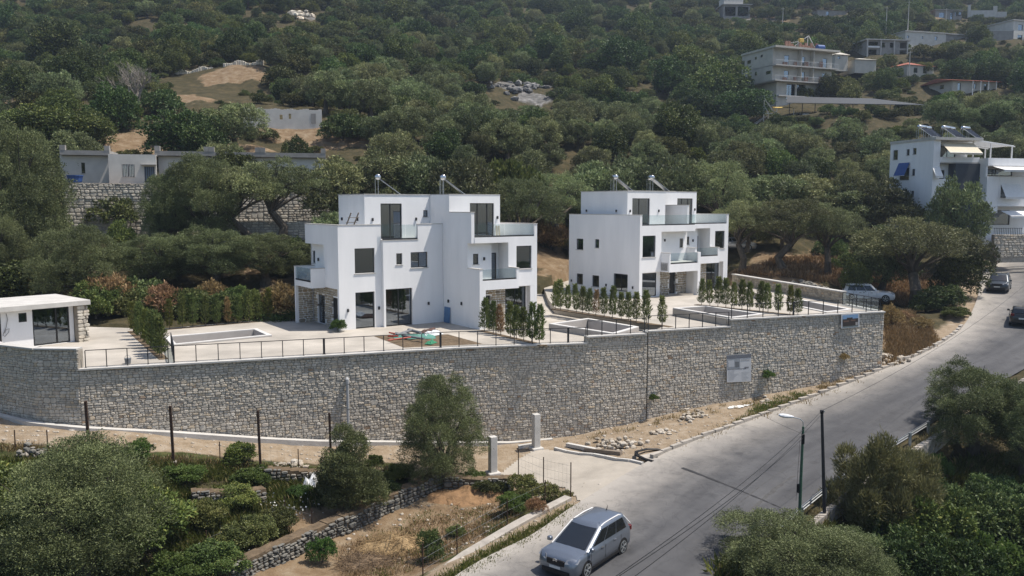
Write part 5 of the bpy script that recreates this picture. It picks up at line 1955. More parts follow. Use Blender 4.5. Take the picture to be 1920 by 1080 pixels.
awning('long white awning over the terrace of the forward block', X(1862, 312, fw), X(1940, 312, fw), -fw + 0.2, zz[6] - 0.08, -fw - 1.6, zz[6] - 0.55, M_PWHITE)
awning('grey-white drop awning over the forward block window', xc + 0.25, xc + 2.9, -fw - 0.02, zz[4] + 0.35, -fw - 0.8, zz[3] + 0.15, M_PWHITE)
awning('lowest white awning over the forward block entrance', xc + 0.6, xc + 5, -fw + 0.2, zz[2] + 0.25, -fw - 1.3, zz[2] - 0.35, M_PWHITE)
awning('blue cloth hung over the side window of the apartment house', X(1696, 330), X(1696, 330) + 0.1, 0, 2, -0.1, 1.5, M_BLUE) if False else None
bc = thing('blue_awning', 'blue cloth awning over the side window of the apartment house', 'awning', h.t.matrix_basis @ Vector((-0.05, -(hl[3][0] + hl[3][1]) / 2, hl[3][2])), h.t.rotation_euler[2], 'cloth awnings of the apartment house')
hw = (hl[3][1] - hl[3][0]) / 2 + 0.1
q = MB()
q.add([(-0.02, -hw, 2.0), (-0.02, hw, 2.0), (-0.7, hw, 0.5), (-0.7, -hw, 0.5)], [(0, 1, 2, 3)])
q.add([(-0.05, -hw, 1.97), (-0.05, hw, 1.97), (-0.73, hw, 0.47), (-0.73, -hw, 0.47)], [(3, 2, 1, 0)])
q.build('cloth', M_BLUE, bc)
MB().tube([(-0.7, -hw, 0.48), (-0.7, hw, 0.48)], 0.03, 6).build('front_bar', M_PWHITE, bc)
# pergola
pg = thing('pergola', 'white slatted pergola at the roof corner of the apartment house', 'pergola', h.t.matrix_basis @ Vector((xm - 0.4, 0.6, zb1)), h.t.rotation_euler[2])
ph_ = ztop - zb1 + 0.2
for k in range(12):
 MB().bar((0.2, 0.2 + k * 0.32, ph_ + 0.02), (5.9, 0.2 + k * 0.32, ph_ - 0.6), 0.16, 0.06).build('slat', M_PWHITE, pg)
for y in (0.1, 4.0):
 MB().bar((0.0, y, ph_ - 0.06), (6.0, y, ph_ - 0.7), 0.1, 0.12).build('beam', M_PWHITE, pg)
for x, y in ((0.15, 0.1), (2.6, 0.1), (5.6, 0.1), (5.6, 4.0), (2.6, 4.0)):
 MB().bar((x, y, 0), (x, y, ph_ - 0.1 - x * 0.107), 0.12, 0.12).build('post', M_PWHITE, pg)
for k, (px, dd) in enumerate(((1705, 96.5), (1712, 99), (1752, 96), (1772, 97.5), (1800, 98))):
 t_ = X(px, 262, -2)
 heater(['solar heater at the road-away corner of the apartment house roof', 'solar heater just behind the corner one on the apartment house roof', 'smallest middle solar heater on the apartment house roof',
   'solar heater second from the pergola on the apartment house roof', 'solar heater beside the pergola on the apartment house roof'][k],
   h.t.matrix_basis @ Vector((0.6 + k * 1.35 - (0.6 if k < 2 else 0), 2.0 + (k % 2) * 0.8, ztop + 0.3)), h.t.rotation_euler[2] - 1.2, 0.9, group='solar heaters on the apartment house', tank_len=1.7)
# ---- smaller houses up the slope
def small_house(name, label, px, py, d, wpx, hpx, depth, rot, wallm, roof='flat', roofm=None, wins=(), over=0.35, rh=1.2, cat='house', lwins=()):
 o = base_at(px, py, d)
 q = Villa(name, label, o, rot, cat=cat)
 W = q.loc(px + wpx, py)[0]
 Ht = q.loc(px, py - hpx)[1]
 hol = [(W * a, W * b, Ht * c, Ht * e) for a, b, c, e in wins]
 q.front(0, 0, -2.5, W, Ht + 2.5, hol, th=0.3)
 for w in hol:
  if name not in ('unfinished_house', 'concrete_house'):
   q.win_front(*w, 0, 0.15, sill=False)
 hl = [(-depth * b, -depth * a, Ht * c, Ht * e) for a, b, c, e in lwins]
 q.left(0, -depth, -0.302, -2.5, Ht + 2.5, hl, th=0.3)
 for w in hl:
  q.win_left(*w, 0, 0.15, sill=False)
 q.left(W - 0.3, -depth, -0.302, -2.5, Ht + 2.5, th=0.3)
 q.front(0.3, -depth + 0.3, -2.5, W - 0.6, Ht + 2.5, th=0.3)
 q.finish(wallm)
 m = MB()
 if roof == 'flat':
  m.box(-over, W + over, -over, depth + over, Ht + 0.003, Ht + 0.28)
 else:
  a, b, c, e = (-over, -over, Ht), (W + over, -over, Ht), (W + over, depth + over, Ht), (-over, depth + over, Ht)
  ridge_in = min(W, depth) * 0.5 if roof == 'hip' else 0
  if W >= depth:
   r0, r1 = (-over + ridge_in, depth / 2, Ht + rh), (W + over - ridge_in, depth / 2, Ht + rh)
   m.add([a, b, c, e, r0, r1], [(0, 1, 5, 4), (1, 2, 5), (2, 3, 4, 5), (3, 0, 4), (0, 3, 2, 1)])
  else:
   r0, r1 = (W / 2, -over + ridge_in, Ht + rh), (W / 2, depth + over - ridge_in, Ht + rh)
   m.add([a, b, c, e, r0, r1], [(0, 1, 4), (1, 2, 5, 4), (2, 3, 5), (3, 0, 4, 5), (0, 3, 2, 1)])
 m.build('roof', roofm or M_GREYC, q.t)
 return q, W, Ht
small_house('tiled_house', 'cream house with a hipped red tile roof up the slope, nearer the concrete-frame house', 1700, 143, 198, 50, 22, 9, math.atan2(0.35, 0.93), M_CREAM, 'hip', M_TILE, [(0.25, 0.4, 0.35, 0.8), (0.6, 0.75, 0.35, 0.8)], rh=1.3)
q, W, Ht = small_house('tiled_house', 'low house with a long flat-pitched red tile roof and porch posts', 1785, 170, 176, 82, 19, 8, math.atan2(0.22, 0.97), M_CREAM, 'gable', M_TILE, [(0.12, 0.2, 0.05, 0.8), (0.45, 0.55, 0.3, 0.8), (0.72, 0.8, 0.05, 0.8)], over=0.9, rh=0.9, lwins=((0.3, 0.45, 0.35, 0.75),))
for k in range(4):
 MB().bar((W * (0.4 + 0.18 * k), -0.8, -1.5), (W * (0.4 + 0.18 * k), -0.8, Ht), 0.14, 0.14).build('porch_post', M_PWHITE, q.t)
q, W, Ht = small_house('concrete_house', 'grey two-storey concrete-frame house with open balcony bays', 1624, 104, 222, 78, 29, 8, math.atan2(0.12, 1), M_GREYC, 'flat', M_COPE, [(0.02, 0.28, 0.52, 0.9), (0.33, 0.44, 0.55, 0.85), (0.56, 0.68, 0.55, 0.85), (0.8, 0.98, 0.52, 0.9), (0.05, 0.25, 0.05, 0.4), (0.8, 0.98, 0.05, 0.4)], over=0.5)
MB().box(0.2, W * 0.3, -0.35, -0.1, Ht * 0.5, Ht * 0.62).build('balcony_wall', M_PWHITE, q.t)
for k in range(4):
 MB().bar((W * (0.01 + 0.32 * k), -0.25, -1), (W * (0.01 + 0.32 * k), -0.25, Ht), 0.3, 0.3).build('column', M_COPE, q.t)
q, W, Ht = small_house('white_house', 'long white flat-roofed house with a grey unplastered end on a retaining wall', 1697, 83, 240, 76, 24, 8, math.atan2(0.25, 0.97), M_OLDWHITE, 'flat', M_COPE, [(0.72, 0.79, 0.45, 0.75), (0.04, 0.09, 0.5, 0.7), (0.4, 0.44, 0.5, 0.7)], over=0.3)
MB().box(W + 0.01, W + 7.5, 0.2, 7.8, -3, Ht - 0.05).build('unplastered_end', M_GREYC, q.t)
MB().box(W, W + 7.8, -0.2, 8.2, Ht - 0.045, Ht + 0.22).build('end_roof', M_COPE, q.t)
q, W, Ht = small_house('unfinished_house', 'unfinished concrete house frame with open ground floor at the hill top', 1356, 31, 300, 50, 22, 7, math.atan2(0.05, 1), M_GREYC, 'flat', M_COPE, [(0.06, 0.46, 0.05, 0.85), (0.54, 0.94, 0.05, 0.85)], over=0.6)
MB().box(0.3, W * 0.75, 0.5, 6.5, Ht + 0.3, Ht + 2.8).build('upper_storey', M_OLDWHITE, q.t)
q, W, Ht = small_house('grey_house', 'grey flat house with two dark square windows near the hill top', 1753, 39, 300, 50, 20, 8, math.atan2(0.12, 1), M_GREYC, 'flat', M_GREYC, [(0.14, 0.34, 0.3, 0.8), (0.56, 0.66, 0.2, 0.8), (0.74, 0.98, 0.5, 0.9)], over=0.4)
small_house('pale_shed', 'low pale-roofed shed with grey walls high on the slope', 1532, 30, 312, 55, 12, 9, math.atan2(0.2, 1), M_GREYC, 'hip', M_COPE, [(0.3, 0.4, 0.2, 0.8)], rh=1.0, cat='shed')
small_house('pale_roof_house', 'small house with a pale hipped roof just beyond the apartment block', 1566, 112, 196, 24, 10, 6, math.atan2(0.3, 1), M_CREAM, 'hip', M_CREAM, [(0.2, 0.4, 0.2, 0.7)], rh=0.9)
small_house('pale_roof_house', 'small pale roof half hidden in trees below the concrete-frame house', 1603, 116, 196, 40, 5, 6, math.atan2(0.2, 1), M_CREAM, 'hip', M_CREAM, (), rh=0.7)
small_house('block_house', 'white two-storey house cut by the picture edge on the upper slope', 1898, 82, 238, 60, 44, 9, math.atan2(0.3, 0.95), M_OLDWHITE, 'flat', M_COPE, [(0.15, 0.3, 0.15, 0.4), (0.5, 0.7, 0.15, 0.4), (0.15, 0.3, 0.6, 0.85)], over=0.3, lwins=((0.4, 0.55, 0.2, 0.4),))
t = thing('ruined_wall', 'stub walls of an unfinished plot beside the grey house near the hill top', 'wall', base_at(1815, 27, 298))
for x0, x1, hgt in ((0, 0.9, 3.3), (1.0, 9.0, 1.4), (9.0, 10.2, 2.9), (10.3, 13.6, 0.9)):
 MB().box(x0, x1, 0, 0.5, -1, hgt).build('wall_stub', M_COPE, t)
t = thing('garden_wall', 'grey garden wall across the slope beyond the long white house', 'wall', base_at(1812, 80, 236))
MB().box(0, 13, 0, 0.5, -2, 3.2).build('stonework', M_GREYC, t)
MB().box(-0.05, 13.05, -0.05, 0.55, 3.2, 3.35).build('coping', M_COPE, t)
for k, (px, py, d, hh) in enumerate(((1661, 58, 250, 7), (1702, 55, 245, 8), (1773, 48, 250, 5), (1467, 52, 260, 6), (1704, 145, 196, 6))):
 t = thing('utility_pole', ['thin utility pole above the concrete-frame house', 'taller thin utility pole by the end of the long white house', 'thin pole behind the roof of the long white house',
        'thin pole on the slope above the apartment block', 'thin pole in front of the hipped red roof'][k], 'pole', base_at(px, py, d), 0, 'thin poles among the far houses')
 MB().tube([(0, 0, -1), (0.05, 0, hh)], [0.12, 0.07], 6).build('shaft', M_COPE, t)
 MB().bar((-0.6, 0, hh - 0.4), (0.6, 0, hh - 0.4), 0.08, 0.08).build('crossarm', M_COPE, t)
# stone wall by the drive to the apartment house
pa, pb = far(1862, 476, 92), far(1975, 468, 94)
root = Vector((pa[0], pa[1], pa[2]))
t = thing('stone_wall', 'grey stone garden wall with iron gate posts at the foot of the apartment house', 'wall', root)
pth = Path([(pa[0], pa[1]), (pb[0], pb[1])])
ztw = far(1862, 440, 92)[2]
mb = MB().prism([(pa[0], pa[1]), (pb[0], pb[1]), (pb[0], pb[1] + 0.5), (pa[0], pa[1] + 0.5)], pa[2] - 1, ztw)
rel(mb, root).build('mortar_core', M_MORTAR, t)
place_stones(rubble(pth, lambda s: pa[2] - 0.3, lambda s: ztw, 79, sw=(0.3, 0.7), sh=(0.4, 0.6), dep=(0.04, 0.1), gap=0.04), t, root, M_STONE, limit=0)
m = MB()
for k in range(16):
 m.bar((0.1 + k * 0.2, 0.2, ztw - root.z), (0.1 + k * 0.2, 0.2, ztw - root.z + 0.75), 0.03, 0.03)
m.bar((0, 0.2, ztw - root.z + 0.7), (3.2, 0.2, ztw - root.z + 0.7), 0.04, 0.04)
m.build('iron_railing', M_BLACK, t)
# ---------------------------------------------------------------- vehicles
M_TYRE = mat('tyre_rubber', (0.018, 0.018, 0.018), 0.9, 0.1, 8)
M_CARGLASS = mat('car_glass', (0.012, 0.014, 0.017), 0.04, 0.05, 1, spec=0.9)
M_LAMPGLASS = mat('headlamp', (0.20, 0.21, 0.23), 0.12, 0.1, 4, spec=0.8)
M_RED = mat('tail_lamp', (0.12, 0.01, 0.01), 0.25, 0.1, 4)
M_TRIM = mat('black_trim', (0.015, 0.015, 0.016), 0.55, 0.1, 6)
M_PLATE = mat('number_plate', (0.6, 0.6, 0.58), 0.5, 0.05, 6)
def rounded(xr, xf, w, rr_, n=5, taper_f=0.0):
 """rounded rectangle outline in plan, from rear-left round the nose to rear-right and back"""
 pts = []
 for cx, cy, a0 in ((xf - rr_, w - rr_, 90), (xf - rr_, -(w - rr_), 0), (xr + rr_, -(w - rr_), -90), (xr + rr_, w - rr_, -180)):
  for k in range(n + 1):
   a = math.radians(a0 - 90 * k / n)
   pts.append((cx + rr_ * math.cos(a), cy + rr_ * math.sin(a)))
 return pts
def car(label, loc, heading, paint, L=4.6, W=1.83, H_=1.63, nose=0.95, tail=0.25, hood=0.86, belt=1.0, cowl=1.05, roof_f=0.35, roof_r=0.28, name='parked_car', detail=True, rails=False, group=None, arch_trim=False):
 """local +x is the front.  nose: cowl distance from the front, tail: rear glass foot from the back"""
 t = thing(name, label, 'car', loc, heading, group)
 hl, hw = L / 2, W / 2
 xs_front, xs_rear = hl, -hl
 rows = [(0.20, 0.90, -0.10), (0.32, 0.985, -0.02), (0.55, 1.0, 0.0), (0.72, 0.995, -0.01), (0.84, 0.97, -0.05)]
 def ztop(x):
  k = min(max((hl - x) / (nose + 0.2), 0), 1)
  front = hood * 0.84 + (cowl - hood * 0.84) * (1 - (1 - k) ** 2)
  return front
 mb = MB()
 rings = []
 for z, f, dx in rows:
  rg = rounded(xs_rear - dx, xs_front + dx, hw * f, 0.32, 5)
  zz = [(z * ztop(x) / 0.98 if z > 0.6 else z) for x, y in rg]
  rings.append([(x, y, q) for (x, y), q in zip(rg, zz)])
 top = [(x * 0.985, y * 0.93, ztop(x) * 0.94 + 0.02) for x, y, _ in rings[-1]]
 rings.append(top)
 rings.append([(x * 0.97, y * 0.6, ztop(x) * 0.97 + 0.03) for x, y, _ in top])
 rings.append([(x * 0.96, 0.0, ztop(x) * 0.98 + 0.035) for x, y, _ in top])
 n = len(rings[0])
 vs = [p for r in rings for p in r]
 fs = []
 for i in range(len(rings) - 1):
  for k in range(n):
   fs.append((i * n + k, i * n + (k + 1) % n, (i + 1) * n + (k + 1) % n, (i + 1) * n + k))
 fs.append(tuple(range(n)))
 mb.add(vs, fs)
 body = mb.build('body', paint, t)
 weld_smooth(body, 38)
 # cabin shell
 xf0, xf1 = hl - nose, hl - nose - 0.95 * (0.55 + roof_f)
 xr0, xr1 = -hl + 0.06, -hl + 0.06 + roof_r
 w0, w1 = hw * 0.95, hw * 0.78
 zb, zr = belt - 0.08, H_
 def row(f):
  g = f ** 1.15
  return xf0 + (xf1 - xf0) * f, xr0 + (xr1 - xr0) * g, w0 + (w1 - w0) * f, zb + (zr - 0.09 - zb) * f
 cb = MB()
 rings = []
 for f in (0, 0.35, 0.7, 1.0):
  a, b, w, z = row(f)
  rings.append([(x - 0.10 * (y / w) ** 2 * (1 if x > 0 else -0.6), y, z) for x, y in rounded(b, a, w, 0.16, 5)])
 a, b, w, z = row(1.0)
 rings.append([(x - 0.10 * (y / w) ** 2 * (1 if x > 0 else -0.6), y, zr - 0.03) for x, y in rounded(b + 0.07, a - 0.09, w - 0.06, 0.16, 5)])
 rings.append([(x, y, zr) for x, y in rounded(b + 0.25, a - 0.32, w - 0.24, 0.14, 5)])
 vs = [p for r in rings for p in r]
 fs = []
 for i in range(len(rings) - 1):
  for k in range(n):
   fs.append((i * n + k, i * n + (k + 1) % n, (i + 1) * n + (k + 1) % n, (i + 1) * n + k))
 fs.append(tuple(range((len(rings) - 1) * n, len(rings) * n)))
 cb.add(vs, fs)
 cabin = cb.build('cabin', paint, t)
 weld_smooth(cabin, 38)
 # glass set a few millimetres proud of the shell
 def curved(front, f0, f1, ww, nm):
  m = MB()
  nn, kk = 8, 4
  for i in range(kk):
   for j in range(nn):
    q = []
    for (ii_, jj) in ((i, j), (i, j + 1), (i + 1, j + 1), (i + 1, j)):
     f = f0 + (f1 - f0) * ii_ / kk
     a, b, w, z = row(f)
     y = (-1 + 2 * jj / nn) * w * ww
     x = (a - 0.10 * (y / w) ** 2 + 0.014) if front else (b + 0.06 * (y / w) ** 2 - 0.014)
     q.append((x, y, z + 0.012))
    m.face(q)
  o = m.build(nm, M_CARGLASS, t)
  weld_smooth(o, 60)
  return o
 curved(True, 0.10, 0.97, 0.83, 'windscreen')
 curved(False, 0.30, 0.92, 0.80, 'rear_window')
 spans = [(0.02, 0.31), (0.325, 0.635), (0.65, 0.93)] if L > 4.3 else [(0.04, 0.47), (0.485, 0.9)]
 for sgn in (1, -1):
  for (u0, u1) in spans:
   m = MB()
   for i in range(3):
    q = []
    for uu, ii_ in ((u0, i), (u1, i), (u1, i + 1), (u0, i + 1)):
     f = 0.16 + (0.9 - 0.16) * ii_ / 3
     a, b, w, z = row(f)
     a, b = a - 0.26, b + 0.20
     q.append((a + (b - a) * uu, sgn * (w + 0.008), z))
    m.face(q)
   m.build('side_window', M_CARGLASS, t)
  # mirror, handles, lamps
  m = MB().bevbox(xf0 - 0.30, xf0 - 0.12, sgn * hw * 0.98 - (0.0 if sgn > 0 else 0.2), sgn * hw * 0.98 + (0.2 if sgn > 0 else 0.0), belt - 0.02, belt + 0.13, 0.03)
  m.build('wing_mirror', paint, t)
  for xx in (0.25, -0.75):
   MB().box(xx - 0.1, xx + 0.1, sgn * (hw + 0.004) - 0.015, sgn * (hw + 0.004) + 0.015, belt - 0.18, belt - 0.14).build('door_handle', M_CHROME if detail else paint, t)
  m = MB()
  zl = hood * 0.80
  m.add([(hl - 0.02, sgn * hw * 0.48, zl - 0.06), (hl - 0.24, sgn * hw * 0.95, zl - 0.04), (hl - 0.42, sgn * hw * 0.965, zl + 0.10), (hl - 0.12, sgn * hw * 0.52, zl + 0.06),
    (hl + 0.02, sgn * hw * 0.48, zl - 0.06), (hl - 0.19, sgn * hw * 1.0, zl - 0.04), (hl - 0.40, sgn * hw * 1.0, zl + 0.10), (hl - 0.08, sgn * hw * 0.52, zl + 0.075)],
    [(4, 5, 6, 7), (0, 4, 7, 3), (0, 1, 5, 4), (1, 2, 6, 5), (2, 3, 7, 6)])
  m.build('headlight', M_LAMPGLASS, t)
  m = MB().bevbox(-hl + 0.0, -hl + 0.16, hw * 0.66, hw * 0.93, 0.80, 1.0, 0.02) if sgn > 0 else MB().bevbox(-hl + 0.0, -hl + 0.16, -hw * 0.93, -hw * 0.66, 0.80, 1.0, 0.02)
  m.build('tail_light', M_RED, t)
  MB().box(-hl + 0.95, hl - 1.0, sgn * (hw - 0.005) - 0.012, sgn * (hw - 0.005) + 0.012, 0.2, 0.31).build('sill_trim', M_TRIM, t)
 MB().bevbox(hl - 0.06, hl + 0.022, -hw * 0.44, hw * 0.44, hood * 0.60, hood * 0.82, 0.02).build('grille', M_TRIM, t)
 MB().bevbox(hl - 0.06, hl + 0.018, -hw * 0.7, hw * 0.7, 0.24, 0.42, 0.02).build('lower_grille', M_TRIM, t)
 MB().box(hl + 0.024, hl + 0.036, -0.26, 0.26, 0.46, 0.57).build('number_plate', M_PLATE, t)
 MB().box(-hl - 0.034, -hl - 0.02, -0.26, 0.26, 0.55, 0.67).build('number_plate', M_PLATE, t)
 if rails:
  for sgn in (1, -1):
   MB().tube([(xf1 - 0.2, sgn * w1 * 0.93, H_ - 0.02), (xf1 - 0.35, sgn * w1 * 0.93, H_ + 0.05), (xr1 + 0.3, sgn * w1 * 0.93, H_ + 0.05), (xr1 + 0.15, sgn * w1 * 0.93, H_ - 0.03)], 0.02, 5).build('roof_rail', M_CHROME, t)
 for sgn in (1, -1):
  for xx in (hl - nose - 0.28, 0.02, -hl + 1.05):
   MB().bar((xx, sgn * (hw + 0.001), 0.36), (xx - 0.04, sgn * (hw - 0.005), belt - 0.12), 0.008, 0.012).build('door_seam', M_TRIM, t)
 if arch_trim:
  bd = MB()
  for z in (0.80, 0.745):
   for sgn in (1, -1):
    bd.bar((hl + 0.026, 0, z + 0.05), (hl + 0.02, sgn * 0.10, z), 0.02, 0.03)
  bd.build('badge', M_CHROME, t)
  for sgn in (1, -1):
   pts = []
   for f in (0.0, 0.25, 0.5, 0.75, 1.0):
    a, b, w, z = row(f)
    pts.append((a - 0.09, sgn * w * 0.93, z + 0.015))
   pts += [(xf1 - 0.5, sgn * w1 * 0.9, H_ - 0.015), (0.5 * (xf1 + xr1), sgn * w1 * 0.92, H_ + 0.005), (xr1 + 0.45, sgn * w1 * 0.9, H_ - 0.015), (xr1 + 0.12, sgn * w1 * 0.95, H_ - 0.12), (xr0 + 0.1, sgn * w0 * 0.97, belt + 0.1)]
   MB().tube(pts, 0.024, 6).build('roof_arch_trim', M_PWHITE, t)
 MB().tube([(xr1 + 0.35, 0.0, H_ - 0.01), (xr1 + 0.22, 0, H_ + 0.18)], [0.02, 0.008], 5).build('aerial', M_TRIM, t)
 for sx in (hl - 0.88, -hl + 0.85):
  for sgn in (1, -1):
   y = sgn * (hw - 0.10)
   arch = MB()
   ring = [(sx + 0.37 * math.cos(a), 0.33 + 0.37 * math.sin(a)) for a in [2 * math.pi * k / 20 for k in range(20)]]
   arch.add([(x, sgn * (hw + 0.002), z) for x, z in ring] + [(x, sgn * (hw - 0.2), z) for x, z in ring], [tuple(range(20))] + [(k, (k + 1) % 20, 20 + (k + 1) % 20, 20 + k) for k in range(20)])
   arch.build('wheel_arch', M_TRIM, t)
   wl = MB()
   prof = [(-0.11, 0.26), (-0.115, 0.30), (-0.08, 0.325), (0.08, 0.325), (0.115, 0.30), (0.11, 0.24)]
   wl.tube([(sx, y + q, 0.325) for q, r in prof], [r for q, r in prof], 20)
   wo = wl.build('wheel', M_TYRE, t)
   rm = MB()
   yo = y + sgn * 0.122
   hub = (sx, yo, 0.325)
   rm.tube([(sx, y + sgn * 0.09, 0.325), (sx, yo - sgn * 0.002, 0.325)], [0.07, 0.06], 10)
   for k in range(5):
    a = 2 * math.pi * k / 5 + 0.3
    for da in (-0.16, 0.16):
     c, s_ = math.cos(a + da), math.sin(a + da)
     rm.bar((sx + 0.05 * math.cos(a), yo - sgn * 0.006, 0.325 + 0.05 * math.sin(a)), (sx + 0.225 * c, yo - sgn * 0.012, 0.325 + 0.225 * s_), 0.03, 0.045, up=(0, 1, 0))
   ro = [(sx + 0.235 * math.cos(2 * math.pi * k / 20), 0.325 + 0.235 * math.sin(2 * math.pi * k / 20)) for k in range(21)]
   for (x0, z0), (x1, z1) in zip(ro, ro[1:]):
    rm.bar((x0, yo - sgn * 0.01, z0), (x1, yo - sgn * 0.01, z1), 0.03, 0.03, up=(0, 1, 0))
   rm.build('rim', M_STEEL, wo)
 return t
def paint(name, col, metal=0.5):
 m = mat(name, col, 0.32, 0.04, 3, metal=metal, coat=0.6, spec=0.5)
 return m
def on_road(px, py, z0=-5.8):
 """point of the road surface along a sight line"""
 z = z0
 for _ in range(12):
  p = spot(px, py, z)
  k = int(np.argmin(np.hypot(RC[:, 0] - p[0], RC[:, 1] - p[1])))
  z = float(RC[k, 2]) + 0.04
 return spot(px, py, z)
rw, fw_ = on_road(1164, 1036), on_road(1094, 1086)
d = Vector(fw_[:2]) - Vector(rw[:2])
hd = math.atan2(d.y, d.x)
dv = Vector((math.cos(hd), math.sin(hd)))
side = Vector((-dv.y, dv.x))
c_ = Vector(rw[:2]) + dv * 1.42 - side * 0.82
car('silver grey people carrier driving down the road in the foreground', (c_.x, c_.y, (rw[2] + fw_[2]) / 2 + 0.01), hd, paint('silver_blue_paint', (0.20, 0.225, 0.265), 0.65),
 L=4.55, W=1.85, H_=1.64, nose=0.88, hood=1.0, belt=1.03, cowl=1.10, roof_f=0.72, roof_r=0.30, name='people_carrier', arch_trim=True)
p = on_road(1873, 553, 0)
car('dark grey sports utility car coming round the bend towards the villas', (p[0] + 0.9, p[1] + 1.6, hz(p[0] + .9, p[1] + 1.6) + 0.16), math.atan2(-0.82, -0.57), paint('dark_grey_paint', (0.035, 0.045, 0.055), 0.4),
 L=4.6, W=1.9, H_=1.64, nose=1.25, hood=1.0, belt=1.03, cowl=1.08, name='dark_car', rails=True)
p = on_road(1936, 612, -1)
car('black car cut by the picture edge on the road bend', (p[0], p[1] + 1.5, hz(p[0], p[1] + 1.5) + 0.15), math.atan2(0.85, 0.5), paint('black_paint', (0.012, 0.013, 0.015), 0.2),
 L=4.3, W=1.78, H_=1.47, nose=1.2, hood=0.92, belt=0.95, cowl=1.0, name='black_car')
p = hit(1632, 569)
car('white estate car parked on the dirt behind the glazed railing', (p[0], p[1] + 0.7, hz(p[0], p[1] + 0.7)), math.atan2(-0.30, 0.95), paint('white_car_paint', (0.72, 0.72, 0.72), 0.0),
 L=4.75, W=1.85, H_=1.7, nose=1.35, hood=1.0, belt=1.02, cowl=1.08, roof_f=0.2, name='white_estate_car', rails=True)
p = hit(1385, 474)
car('silver car half hidden in shade under the olive trees beside the second villa', (p[0], p[1] + 0.6, hz(p[0], p[1] + .6)), math.atan2(-0.3, 0.95), paint('silver_paint', (0.36, 0.37, 0.38)),
 L=4.2, W=1.75, H_=1.45, name='shaded_car')
# ---------------------------------------------------------------- street furniture
rb = on_road(1482, 990)
base = Vector((rb[0] + 0.35, rb[1] - 0.1, rb[2] - 0.15))
topz = far(1479, 800, base.y)[2]
lh = topz - base.z
lp = thing('street_lamp', 'green steel street lamp post with a pale cobra head over the road', 'street lamp', base)
M_GREEN = mat('green_painted_steel', (0.045, 0.10, 0.065), 0.55, 0.15, 4)
MB().tube([(0, 0, -0.3), (0, 0, lh * 0.5), (0.02, 0, lh)], [0.075, 0.065, 0.05], 10).build('post', M_GREEN, lp)
m = MB().tube([(0.02, 0, lh - 0.02), (0.0, 0, lh + 0.22), (-0.12, 0.02, lh + 0.34), (-0.42, 0.05, lh + 0.40)], 0.022, 7)
m.build('arm', M_STEEL, lp)
m = MB()
sec = [(-0.38, 0.03, 0.03), (-0.48, 0.08, 0.06), (-0.65, 0.13, 0.085), (-0.85, 0.14, 0.09), (-1.0, 0.10, 0.06), (-1.05, 0.03, 0.02)]
vs, fs = [], []
for x, w, hh in sec:
 for k in range(10):
  a = 2 * math.pi * k / 10
  vs.append((x, 0.06 + w * math.cos(a), lh + 0.42 - (x + 0.38) * 0.12 + hh * math.sin(a)))
for i in range(len(sec) - 1):
 for k in range(10):
  fs.append((i * 10 + k, i * 10 + (k + 1) % 10, (i + 1) * 10 + (k + 1) % 10, (i + 1) * 10 + k))
fs += [tuple(range(10)), tuple(range(len(sec) * 10 - 1, len(sec) * 10 - 11, -1))]
m.add(vs, fs)
m.build('lamp_head', mat('lamp_head_grey', (0.62, 0.64, 0.67), 0.4), lp)
m = MB().bevbox(-0.07, 0.07, -0.12, -0.05, lh - 0.75, lh - 0.3, 0.02)
m.build('junction_box', M_BLACK, lp)
MB().bevbox(-0.16, -0.04, -0.06, 0.06, lh * 0.38, lh * 0.46, 0.02).build('cable_clamp', M_BLACK, lp)
rb = on_road(1524, 948)
pb_ = Vector((rb[0] + 0.5, rb[1] - 0.2, rb[2] - 0.15))
ptop = Vector(far(1541, 770, pb_.y + 0.1))
pl = thing('utility_pole', 'dark bare utility pole by the guardrail, leaning over the road', 'pole', pb_)
MB().tube([(0, 0, -0.4), tuple(ptop - pb_)], [0.085, 0.065], 10).build('shaft', mat('dark_pole', (0.03, 0.03, 0.032), 0.6, 0.2, 4), pl)
tz = ptop - pb_
MB().bar((tz.x - 0.05, tz.y, tz.z - 0.06), (tz.x + 0.14, tz.y + 0.05, tz.z - 0.05), 0.06, 0.06).build('bracket', M_STEEL, pl)
MB().tube([(tz.x, tz.y, tz.z - 0.12), (tz.x, tz.y, tz.z + 0.02)], 0.09, 8).build('cap', M_BLACK, pl)
def cable(label, a, b, sag, r=0.009, n=18):
 a, b = Vector(a), Vector(b)
 root = a.copy()
 pts = []
 for k in range(n + 1):
  f = k / n
  q = a.lerp(b, f)
  q.z -= sag * 4 * f * (1 - f)
  pts.append(q - root)
 m = MB().tube(pts, r, 5)
 o = m.build('overhead_cable', M_BLACK, None, loc=root)
 return tag(o, label, 'cable', 'overhead cables along the road')
ltop = base + Vector((0, -0.05, lh - 0.5))
near_pole = Vector((-0.1, 12.0, 1.75))
cable('overhead cable running from the lamp post towards the camera', ltop, near_pole + Vector((0.1, 0, 0.1)), 0.3)
cable('upper overhead cable running from the dark utility pole towards the camera', ptop, near_pole + Vector((0, 0, 0)), 0.4)
cable('lower overhead cable running from the dark utility pole towards the camera', ptop - Vector((0, 0, 0.15)), near_pole + Vector((0.05, 0, -0.25)), 0.45)
cable('overhead cable climbing from the dark utility pole up the road to the bend', ptop, Vector((64, 92, 7.0)), 1.8)
cable('thin cable dropping down the lamp post', ltop + Vector((-0.12, 0, -0.1)), base + Vector((-0.18, 0, lh * 0.3)), 0.0, 0.007)
cable('slack cable between the lamp post and the stone wall', ltop + Vector((-0.05, 0, 0.2)), Vector((9.0, 51.6, 0.0)), 0.5, 0.006)
